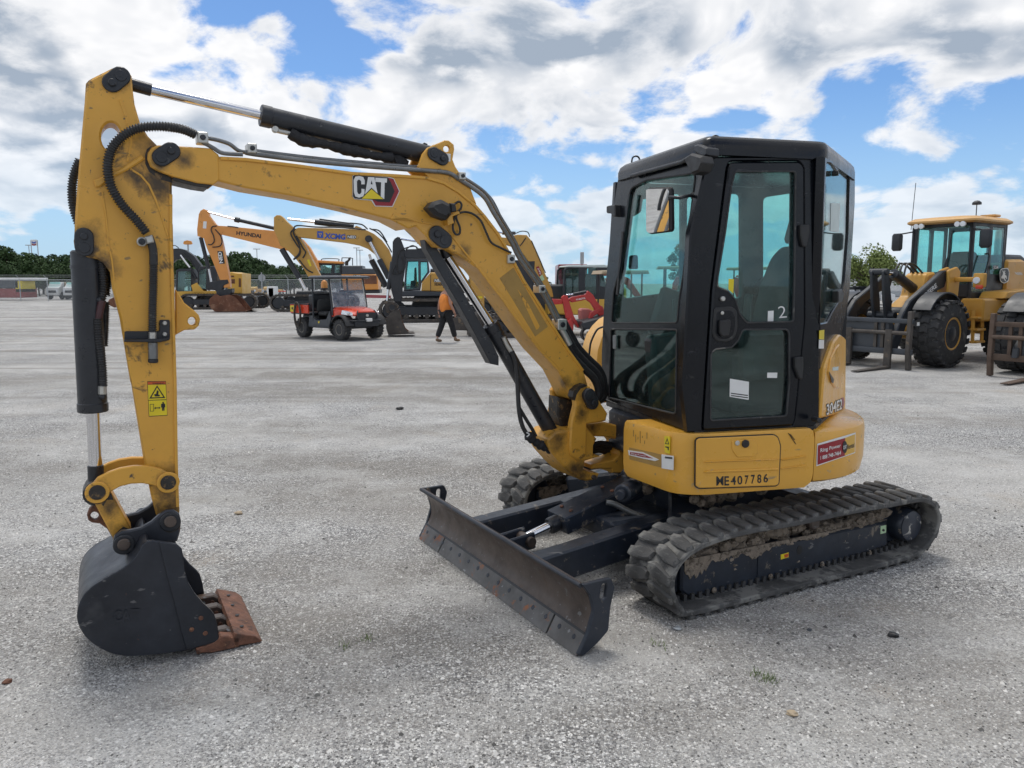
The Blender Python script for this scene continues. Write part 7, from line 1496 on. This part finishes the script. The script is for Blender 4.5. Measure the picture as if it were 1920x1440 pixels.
me = bpy.data.meshes.new('face'); me.from_pydata(mb.v, [], mb.f); me.materials.append(M['skin']); o = bpy.data.objects.new('face', me); COL.objects.link(o); o.parent = person
# ------------------------------------------------------------------ trees
def leaf_mat(name, c0, c1):
    m, nt, N, L, P = nodes(name)
    gi = N.new('ShaderNodeNewGeometry'); oi = N.new('ShaderNodeObjectInfo'); tc = N.new('ShaderNodeTexCoord')
    nz = N.new('ShaderNodeTexNoise'); nz.inputs['Scale'].default_value = .8; nz.inputs['Detail'].default_value = 4; L.new(tc.outputs['Object'], nz.inputs['Vector'])
    a = N.new('ShaderNodeMath'); a.operation = 'ADD'; L.new(gi.outputs['Random Per Island'], a.inputs[0]); L.new(nz.outputs['Fac'], a.inputs[1])
    b = N.new('ShaderNodeMath'); b.operation = 'MULTIPLY_ADD'; L.new(oi.outputs['Random'], b.inputs[0]); b.inputs[1].default_value = .5; L.new(a.outputs[0], b.inputs[2])
    r = N.new('ShaderNodeMapRange'); L.new(b.outputs[0], r.inputs[0]); r.inputs[1].default_value = .35; r.inputs[2].default_value = 1.75
    mx = N.new('ShaderNodeMix'); mx.data_type = 'RGBA'; L.new(r.outputs[0], mx.inputs[0]); mx.inputs[6].default_value = c0 + (1,); mx.inputs[7].default_value = c1 + (1,)
    L.new(mx.outputs[2], P.inputs['Base Color']); P.inputs['Roughness'].default_value = .7; P.inputs['Specular IOR Level'].default_value = .2
    return m
M['leafdark'] = leaf_mat('dark_foliage', (.018, .038, .014), (.062, .105, .036)); M['leaflight'] = leaf_mat('light_foliage', (.075, .115, .03), (.24, .29, .095)); M['bark'] = paint('bark', (.09, .07, .055), .9, var=.3, vs=3)
def tree_proto(name, label, h, rx, seed, leaf, nleaf=2600, ls=.34, group='trees beyond the yard', lobes=9, lr=(.30, .52)):
    rg = np.random.default_rng(seed); t = thing(name, label, 'tree', (0, 0, 0), group)
    mb = MB(); mb.tube(smooth([(0, 0, -.1), (.1, .05, h * .25), (-.05, 0, h * .55), (.0, 0, h * .8)], 4), [.24, .23, .21, .20, .18, .17, .15, .14, .12, .10, .08, .06, .04][:13], 8)
    cl = []
    for k in range(lobes):
        a = rg.random() * 6.283; rr = rx * math.sqrt(rg.random()) * .72; zc = h * (.38 + .45 * rg.random()) * (1 - .12 * rr / rx); cl.append((rr * math.cos(a), rr * math.sin(a), zc, rx * rg.uniform(*lr))); mb.tube([(0, 0, zc * .55), (rr * .5 * math.cos(a), rr * .5 * math.sin(a), zc * .8), (rr * math.cos(a), rr * math.sin(a), zc)], [.09, .06, .03], 6)
    cl.append((0, 0, h * .86, rx * .38)); mb.build('trunk', M['bark'], t, 60)
    cl = np.array(cl); k = rg.integers(0, len(cl), nleaf); d = rg.normal(size=(nleaf, 3)); d /= np.linalg.norm(d, axis=1)[:, None]; rad = cl[k, 3] * (.55 + .5 * rg.random(nleaf) ** .6)
    c = cl[k, :3] + d * rad[:, None] * np.array([1, 1, .85]); c[:, 2] = np.clip(c[:, 2], h * .06, None)
    n = d + rg.normal(size=(nleaf, 3)) * .6; n /= np.linalg.norm(n, axis=1)[:, None]; up = rg.normal(size=(nleaf, 3)); x = np.cross(up, n); x /= np.linalg.norm(x, axis=1)[:, None]; y = np.cross(n, x); s = ls * rg.uniform(.55, 1.3, nleaf)
    V_ = np.stack([c - x * s[:, None] * .5, c + y * s[:, None] * .32, c + x * s[:, None] * .5, c - y * s[:, None] * .32], 1)
    me = bpy.data.meshes.new('crown'); F = np.arange(nleaf * 4).reshape(-1, 4); me.vertices.add(nleaf * 4); me.vertices.foreach_set('co', V_.reshape(-1)); me.loops.add(nleaf * 4); me.loops.foreach_set('vertex_index', F.reshape(-1)); me.polygons.add(nleaf); me.polygons.foreach_set('loop_start', np.arange(nleaf) * 4); me.polygons.foreach_set('loop_total', np.full(nleaf, 4)); me.update(calc_edges=True); me.materials.append(M[leaf])
    o = bpy.data.objects.new('crown', me); COL.objects.link(o); o.parent = t
    return t
def place(proto, first, u, dist, z_top_px, label, group, rot, proto_h):
    """stand a tree at distance dist in the direction of column u, tall enough to reach the given row"""
    o = proto if first else copy_tree(proto); X = (u - 960) / FPX * dist * 1.006; o.location = (X, dist, 0)
    h = CAMH + (HORIZON - z_top_px) * dist / FPX; s = h / proto_h; o.scale = (s, s, s); o.rotation_euler = (0, 0, rot); o['label'] = label; o['group'] = group
    return o
protos = [tree_proto('broadleaf_tree', 'x', 8.0, 3.4, 11 + k, 'leafdark', 3400, .50, lobes=10) for k in range(3)]; used = [False] * 3
rt = random.Random(5)
row = []
prof_l = [(0, 478), (20, 464), (48, 487), (75, 482), (105, 488), (140, 486)]; prof_m = [(330, 488), (380, 486), (420, 487), (450, 484), (475, 484), (500, 500), (520, 508), (545, 503), (575, 505), (610, 512)]
def interp(pr, u):
    for (a, b), (c, d) in zip(pr, pr[1:]):
        if a <= u <= c: return b + (d - b) * (u - a) / (c - a)
    return pr[-1][1] if u > pr[-1][0] else pr[0][1]
for u in range(-40, 160, 17): row.append((u, interp(prof_l, u), 112 + rt.uniform(-6, 10)))
for u in range(165, 330, 24): row.append((u, 489, 116 + rt.uniform(-6, 10)))
for u in range(330, 640, 17): row.append((u, interp(prof_m, u), 114 + rt.uniform(-6, 10)))
for u in range(650, 1060, 34): row.append((u, 522 - (6 if u > 940 else 0), 190 + rt.uniform(-10, 10)))
for u, v, d in row:
    k = rt.randrange(3); place(protos[k], not used[k], u + rt.uniform(-5, 5), d, v - (9 if u < 645 else 0) + rt.uniform(-3, 4), ('dark tree in the far treeline left of the excavator arm' if u < 150 else 'dark tree in the far treeline hidden behind the arm' if u < 325 else 'dark tree in the treeline behind the orange and ochre arms' if u < 645 else 'small distant tree on the horizon behind the parked excavators'), 'trees of the far treeline', rt.uniform(0, 6), 8.0); used[k] = True
# low undergrowth closing the line
for u in range(-30, 640, 19):
    k = rt.randrange(3); place(protos[k], False, u + rt.uniform(-6, 6), 100 + rt.uniform(0, 6), 497 + rt.uniform(-7, 9), ('low bush at the foot of the treeline, left of the arm' if u < 150 else 'low bush at the foot of the treeline, behind the arm' if u < 325 else 'low bush at the foot of the treeline behind the stop sign'), 'low trees of the far treeline', rt.uniform(0, 6), 8.0)
for u in range(-1500, -60, 60): place(protos[rt.randrange(3)], False, u + rt.uniform(-20, 20), 100 + rt.uniform(0, 15), 480 + rt.uniform(-12, 12), 'dark tree of the treeline continuing left of the yard', 'trees left of the yard', rt.uniform(0, 6), 8.0)
lt = tree_proto('broadleaf_tree', 'pale green round tree behind the wheel loader at right', 7.0, 4.2, 31, 'leaflight', 6500, .34, lobes=26, lr=(.18, .34)); place(lt, True, 1625, 62, 462, lt['label'], 'trees beyond the yard', .5, 7.0)
for u, v, l in ((1560, 478, 'pale green tree partly hidden behind the black cab'), (1900, 512, 'pale green tree low behind the wheel loader hood')): place(lt, False, u, 70, v, l, 'trees beyond the yard', 2.1, 7.0)
pine = tree_proto('pine_tree', 'open crowned pine seen through the cab windscreen', 13.0, 2.8, 77, 'leafdark', 1500, .5, lobes=9); place(pine, True, 1268, 90, 452, pine['label'], 'trees beyond the yard', 1.0, 13.0)
# ------------------------------------------------------------------ fence, signs, far vehicles
def chain_mat():
    m, nt, N, L, P = nodes('chain_link'); out = N['Material Output']; tr = N.new('ShaderNodeBsdfTransparent'); mx = N.new('ShaderNodeMixShader')
    nz = N.new('ShaderNodeTexNoise'); nz.inputs['Scale'].default_value = 30; mr = N.new('ShaderNodeMapRange'); L.new(nz.outputs['Fac'], mr.inputs[0]); mr.inputs[3].default_value = .10; mr.inputs[4].default_value = .24
    P.inputs['Base Color'].default_value = (.36, .38, .39, 1); P.inputs['Metallic'].default_value = .4; P.inputs['Roughness'].default_value = .5
    L.new(mr.outputs[0], mx.inputs[0]); L.new(tr.outputs[0], mx.inputs[1]); L.new(P.outputs[0], mx.inputs[2]); L.new(mx.outputs[0], out.inputs[0]); return m
M['chain'] = chain_mat(); M['galv'] = plain('galvanised_steel', (.42, .44, .45), .45, .5)
fd = 74.0
def fence(u0, u1, label, n):
    x0, x1 = (u0 - 960) / FPX * fd, (u1 - 960) / FPX * fd; t = thing('chain_link_fence', label, 'fence', ((x0 + x1) / 2, fd, 0), 'chain link fence runs')
    MB().box(((x0 + x1) / 2, fd, 1.05), (1, 0, 0), (0, 1, 0), (0, 0, 1), x1 - x0, .006, 2.1).build('wire_mesh', M['chain'], t); MB().cyl((x0, fd, 2.1), (x1, fd, 2.1), .025, 6).build('top_rail', M['galv'], t)
    for k in range(n + 1):
        x = x0 + (x1 - x0) * k / n; MB().cyl((x, fd, -.05), (x, fd, 2.2), .04, 8).build('post', M['galv'], t); MB().cyl((x, fd, 2.2), (x - .25, fd - .15, 2.55), .02, 6).build('barb_arm', M['galv'], t)
    for dx, dz in ((-.08, .12), (-.16, .24), (-.24, .34)): MB().cyl((x0 + dx, fd + dx * .6, 2.2 + dz), (x1 + dx, fd + dx * .6, 2.2 + dz), .008, 4).build('barbed_wire', M['galv'], t)
    return t
fence(-60, 300, 'chain link fence behind the arm at the far left edge', 7); fence(300, 640, 'chain link fence between the stop sign and the orange excavator', 7)
fence(1590, 1720, 'chain link fence beside the wheel loader in the distance', 4)
def far_box(nm, label, cat, u0, u1, v0, v1, d, ln, mats, group=None):
    """a parked box truck: cargo box, cab, bonnet, windscreen and wheels"""
    x0, x1 = (u0 - 960) / FPX * d, (u1 - 960) / FPX * d; zt = CAMH + (HORIZON - v0) * d / FPX; t = thing(nm, label, cat, ((x0 + x1) / 2, d, 0), group); w = x1 - x0; xc = (x0 + x1) / 2
    MB().box((xc, d + ln / 2 + 1.2, .75 + (zt - .75) / 2), (1, 0, 0), (0, 1, 0), (0, 0, 1), w, ln, zt - .75, .05).build('cargo_box', M[mats[0]], t)
    MB().extr(YZ, rounded([(d, .45), (d + 1.15, .45), (d + 1.15, min(zt, 2.2)), (d + .8, min(zt, 2.2)), (d + .45, 1.4), (d, 1.25)], .05), xc - w * .46, xc + w * .46, .04).build('cab', M[mats[1]], t)
    MB().box((xc, d + .62, 1.75), (1, 0, 0), (0, .9, .45), (0, -.45, .9), w * .8, .03, .62, .0).build('windscreen', M['farglass'], t); MB().box((xc, d - .02, .85), (1, 0, 0), (0, 1, 0), (0, 0, 1), w * .6, .04, .25, .01).build('grille', M['charcoal'], t)
    for s_ in (-1, 1):
        for yy in (d + .7, d + ln + .2): MB().cyl((xc + s_ * w * .36, yy, .42), (xc + s_ * w * .50, yy, .42), .42, 14, .03).build('wheel', M['tyre'], t)
        MB().cyl((xc + s_ * w * .33, d - .03, .95), (xc + s_ * w * .33, d + .02, .95), .12, 10).build('headlight', M['lampglass'], t)
    return t
M['vanyellow'] = plain('van_yellow', (.68, .40, .10), .4)
far_box('box_truck', 'white truck with tan box behind the fence at the left', 'truck', 89, 115, 529, 560, 80, 4, ('canvas', 'whitepaint'), 'trucks behind the fence')
far_box('box_truck', 'white box truck behind the fence next to the excavator arm', 'truck', 121, 148, 530, 560, 80, 4, ('whitepaint', 'whitepaint'), 'trucks behind the fence')
far_box('box_truck', 'yellow box truck behind the fence right of the rusty bucket', 'truck', 462, 484, 542, 562, 80, 4, ('vanyellow', 'vanyellow'), 'trucks behind the fence'); far_box('box_truck', 'yellow box truck behind the fence by the stop sign pole', 'truck', 495, 505, 543, 562, 80, 4, ('vanyellow', 'vanyellow'), 'trucks behind the fence')
t = far_box('box_truck', 'white box truck parked left of the yard, mirrored in the windscreen', 'truck', -560, -440, 440, 640, 24, 5, ('whitepaint', 'whitepaint'), 'trucks mirrored in the glass')
t2 = copy_tree(t); t2.location = (13.5, -9.0, 0); t2.rotation_euler = (0, 0, R(70)); t2['label'] = 'white box truck behind the viewer, mirrored in the cab door'
for k in range(9): o = copy_tree(protos[k % 3]); o.location = (-30 + k * 11, -52 - (k % 3) * 4, 0); o.scale = (1.1,) * 3; o.rotation_euler = (0, 0, k * 1.3); o['label'] = 'dark tree behind the viewer, mirrored in the cab glass'; o['group'] = 'trees mirrored in the glass'
def simple(nm, label, cat, d, parts, group=None):
    """parts given as (name, u0, u1, v0, v1, depth in m, material) at distance d"""
    t = None
    for pn, u0, u1, v0, v1, ln, m in parts:
        x0, x1 = (u0 - 960) / FPX * d, (u1 - 960) / FPX * d; z0, z1 = (max(0, CAMH + (HORIZON - v) * d / FPX) for v in (v1, v0))
        if t is None: t = thing(nm, label, cat, ((x0 + x1) / 2, d, 0), group)
        MB().box(((x0 + x1) / 2, d + ln / 2, (z0 + z1) / 2), (1, 0, 0), (0, 1, 0), (0, 0, 1), x1 - x0, ln, z1 - z0, min(.04, (z1 - z0) * .2, ln * .2)).build(pn, M[m], t)
    return t
M['dullred'] = paint('dull_red', (.34, .07, .06), .6, var=.15, vs=1); M['maroon'] = paint('maroon', (.20, .012, .025), .3, var=.05, vs=1)
simple('cargo_trailer', 'dull red open trailer with white top behind the fence, far left', 'trailer', 78, [('bed', -60, 46, 541, 558, 2.5, 'dullred'), ('cover', -60, 40, 525, 540, 2.4, 'slate'), ('roof', -70, 68, 521, 526, 2.6, 'whitepaint'), ('end_board', 34, 46, 527, 548, 2.3, 'decal_yellow'), ('wheel', -20, -8, 553, 563, .4, 'tyre')])
simple('portable_cabin', 'small white cabinet by the fence near the stop sign', 'cabinet', 73, [('box', 503, 518, 537, 560, 1.0, 'whitepaint'), ('door', 506, 515, 540, 559, .03, 'paper')])
simple('service_coach', 'dark red coach parked behind the yellow midi excavator', 'coach', 34, [('body', 1046, 1100, 496, 557, 2.5, 'maroon'), ('window', 1052, 1095, 505, 524, .02, 'farglass'), ('skirt', 1046, 1100, 557, 590, 2.4, 'charcoal')])
simple('office_building', 'low white building in the distance beside the wheel loader', 'building', 95, [('wall', 1590, 1700, 523, 546, 12, 'whitepaint'), ('roof', 1588, 1702, 520, 523, 12.4, 'galv'), ('door', 1600, 1604, 532, 546, .05, 'slate'), ('window', 1610, 1620, 530, 536, .05, 'farglass'), ('base', 1590, 1700, 546, 556, 12, 'galv')])
carm = ['whitepaint', 'slate', 'whitepaint']
for k in range(3):
    d = 60.0; xc = (1604 + 26 * k - 960) / FPX * d; t = thing('parked_car', ('white parked car in front of the low building, leftmost of three', 'grey parked car between two white cars by the low building', 'white parked car in front of the low building, rightmost of three')[k], 'car', (xc, d, 0), 'cars parked by the low building')
    MB().extr(YZ, rounded([(d - .05, .35), (d + 4.3, .35), (d + 4.3, .9), (d + 3.4, 1.0), (d + 2.9, 1.5), (d + 1.6, 1.5), (d + 1.0, .98), (d, .85)], .08), xc - .85, xc + .85, .06).build('body', M[carm[k]], t); MB().box((xc, d + 1.28, 1.24), (1, 0, 0), (0, .8, .6), (0, -.6, .8), 1.45, .02, .5).build('windscreen', M['charcoal'], t)
    for s_ in (-.8, .8):
        for yy in (.8, 3.4): MB().cyl((xc + s_ - .1, d + yy, .32), (xc + s_ + .1, d + yy, .32), .32, 14, .03).build('wheel', M['tyre'], t)
# stop sign seen from behind
def pole_thing(nm, label, cat, u, v_top, v_base, d, r):
    x = (u - 960) / FPX * d; zt = CAMH + (HORIZON - v_top) * d / FPX; t = thing(nm, label, cat, (x, d, 0)); MB().cyl((x, d, -.05), (x, d, zt), r, 8).build('pole', M['galv'], t); return t, x, zt
t, x, zt = pole_thing('stop_sign', 'back of an octagonal road sign on a pole by the fence', 'sign', 494, 511, 571, 60, .04); zc = CAMH + (HORIZON - 521) * 60 / FPX
MB().extr(XZ, [(x + .30 * math.cos(R(22.5 + 45 * k)), zc + .30 * math.sin(R(22.5 + 45 * k))) for k in range(8)], 60.05 * 1 , 60.06).build('sign_plate', M['galv'], t)
t, x, zt = pole_thing('road_sign', 'tall orange sign board on a pole above the treeline', 'sign', 360, 460, 560, 150, .18); zc = CAMH + (HORIZON - 456) * 150 / FPX; MB().extr(XZ, [(x - .9, zc - .25), (x - .7, zc + .25), (x, zc + .42), (x + .7, zc + .25), (x + .9, zc - .25), (x + .6, zc - .42), (x - .6, zc - .42)], 149.8, 150.2, .05).build('sign_board', M['orange'], t)
d = 170.0; xs_ = [(u - 960) / FPX * d for u in (69.5, 81.5)]; zc0, zc1 = (CAMH + (HORIZON - v) * d / FPX for v in (467, 452)); t = thing('station_sign', 'white sign with blue and red chevrons on twin posts above the trees', 'sign', ((xs_[0] + xs_[1]) / 2, d, 0))
for x in xs_: MB().cyl((x, d, 0), (x, d, zc1), .10, 8).build('post', M['galv'], t)
xm = sum(xs_) / 2; w_ = xs_[1] - xs_[0]; hh = zc1 - zc0; MB().box((xm, d, (zc0 + zc1) / 2 + hh * .2), (1, 0, 0), (0, 1, 0), (0, 0, 1), w_ * .9, .2, hh * .75, .02).build('sign_panel', M['whitepaint'], t)
for k, m in ((.62, 'blue'), (.36, 'decal_red')): zz = zc0 + hh * (k + .12); MB().extr(XZ, [(xm - w_ * .32, zz + hh * .12), (xm, zz), (xm + w_ * .32, zz + hh * .12), (xm + w_ * .32, zz - hh * .04), (xm, zz - hh * .17), (xm - w_ * .32, zz - hh * .04)], d - .16, d - .11).build('chevron', M[m], t)
for u, v, lb in ((487, 468, 'slim light pole above the middle treeline'), (672, 466, 'light pole left of the pair behind the ochre boom'), (678, 470, 'light pole right of the pair behind the ochre boom'), (65, 461, 'slim light pole beside the chevron sign')):
    t, x, zt = pole_thing('light_pole', lb, 'light pole', u, v, 560, 140, .07); MB().box((x, 140, zt), (1, 0, 0), (0, 1, 0), (0, 0, 1), 1.2, .3, .15, .03).build('lamp_head', M['galv'], t)
t, x, zt = pole_thing('sign_board', 'tall narrow grey sign panel standing above the midi excavator cab', 'sign', 1090, 474, 560, 40, .04); MB().box((x, 40, zt - .3), (1, 0, 0), (0, 1, 0), (0, 0, 1), .20, .03, .62, .01).build('panel', M['galv'], t)
t, x, zt = pole_thing('standpipe', 'small red standpipe in front of the fence by the stop sign', 'standpipe', 531, 546, 562, 70, .05); MB().bar((x - .35, 70, zt), (x + .35, 70, zt), .08, .08).build('cross_pipe', M['redorange'], t)
# bits lying on the gravel
def rubble(nm, label, cat, u, v, r, m, seed, group=None):
    p = ground(u, v); rg = np.random.default_rng(seed); mb = MB(); mb.loft([[(p[0] + r * math.sin(ph) * math.cos(a) * rg.uniform(.7, 1.4), p[1] + r * math.sin(ph) * math.sin(a) * rg.uniform(.6, 1.2), max(.0, r * .55 * math.cos(ph) + r * .3)) for a in np.linspace(0, 6.283, 8, endpoint=False)] for ph in (.35, .8, 1.3, 1.9, 2.5)]); o = mb.build(nm, M[m], None, 0); tag(o, label, cat, group)
rubble('rubber_scrap', 'black scrap lying on gravel in the right foreground', 'scrap', 1675, 1193, .026, 'decal_black', 1); rubble('rubber_scrap', 'black scrap lying on gravel in the middle distance', 'scrap', 750, 768, .05, 'decal_black', 2); rubble('pebble', 'pale larger pebble below the near track', 'stone', 1270, 1180, .018, 'galv', 3); rubble('pebble', 'dark pebble beside the right end of the blade', 'stone', 1517, 1182, .012, 'slate', 4); rubble('clay_lump', 'reddish clay lump on gravel near the bottom right', 'clay lump', 1485, 1340, .022, 'canvas', 6); rubble('clay_lump', 'reddish clay lump on gravel near the left edge', 'clay lump', 14, 1280, .02, 'rust', 7); rubble('clay_lump', 'tan clay lump on gravel behind the bucket', 'clay lump', 448, 964, .03, 'canvas', 8)
M['weed'] = leaf_mat('weed', (.05, .09, .02), (.16, .22, .07)); mb = MB(); rg = np.random.default_rng(4)
for u, v, n in ((1422, 1268, 40), (1442, 1277, 40), (1235, 1208, 24), (690, 1198, 30), (648, 1210, 24)):
    p = ground(u, v)
    for k in range(n): q = p + np.array([rg.normal() * .022, rg.normal() * .022, 0]); a = rg.random() * 6.28; l = rg.uniform(.012, .03); mb.add([q + np.array([.002 * math.cos(a), .002 * math.sin(a), 0]), q - np.array([.002 * math.cos(a), .002 * math.sin(a), 0]), q + np.array([-l * .7 * math.sin(a), l * .7 * math.cos(a), l])], [(0, 1, 2)])
o = mb.build('weeds', M['weed'], None, 0); o['kind'] = 'stuff'; o['label'] = 'tiny green weeds growing through the gravel'; o['category'] = 'weeds'
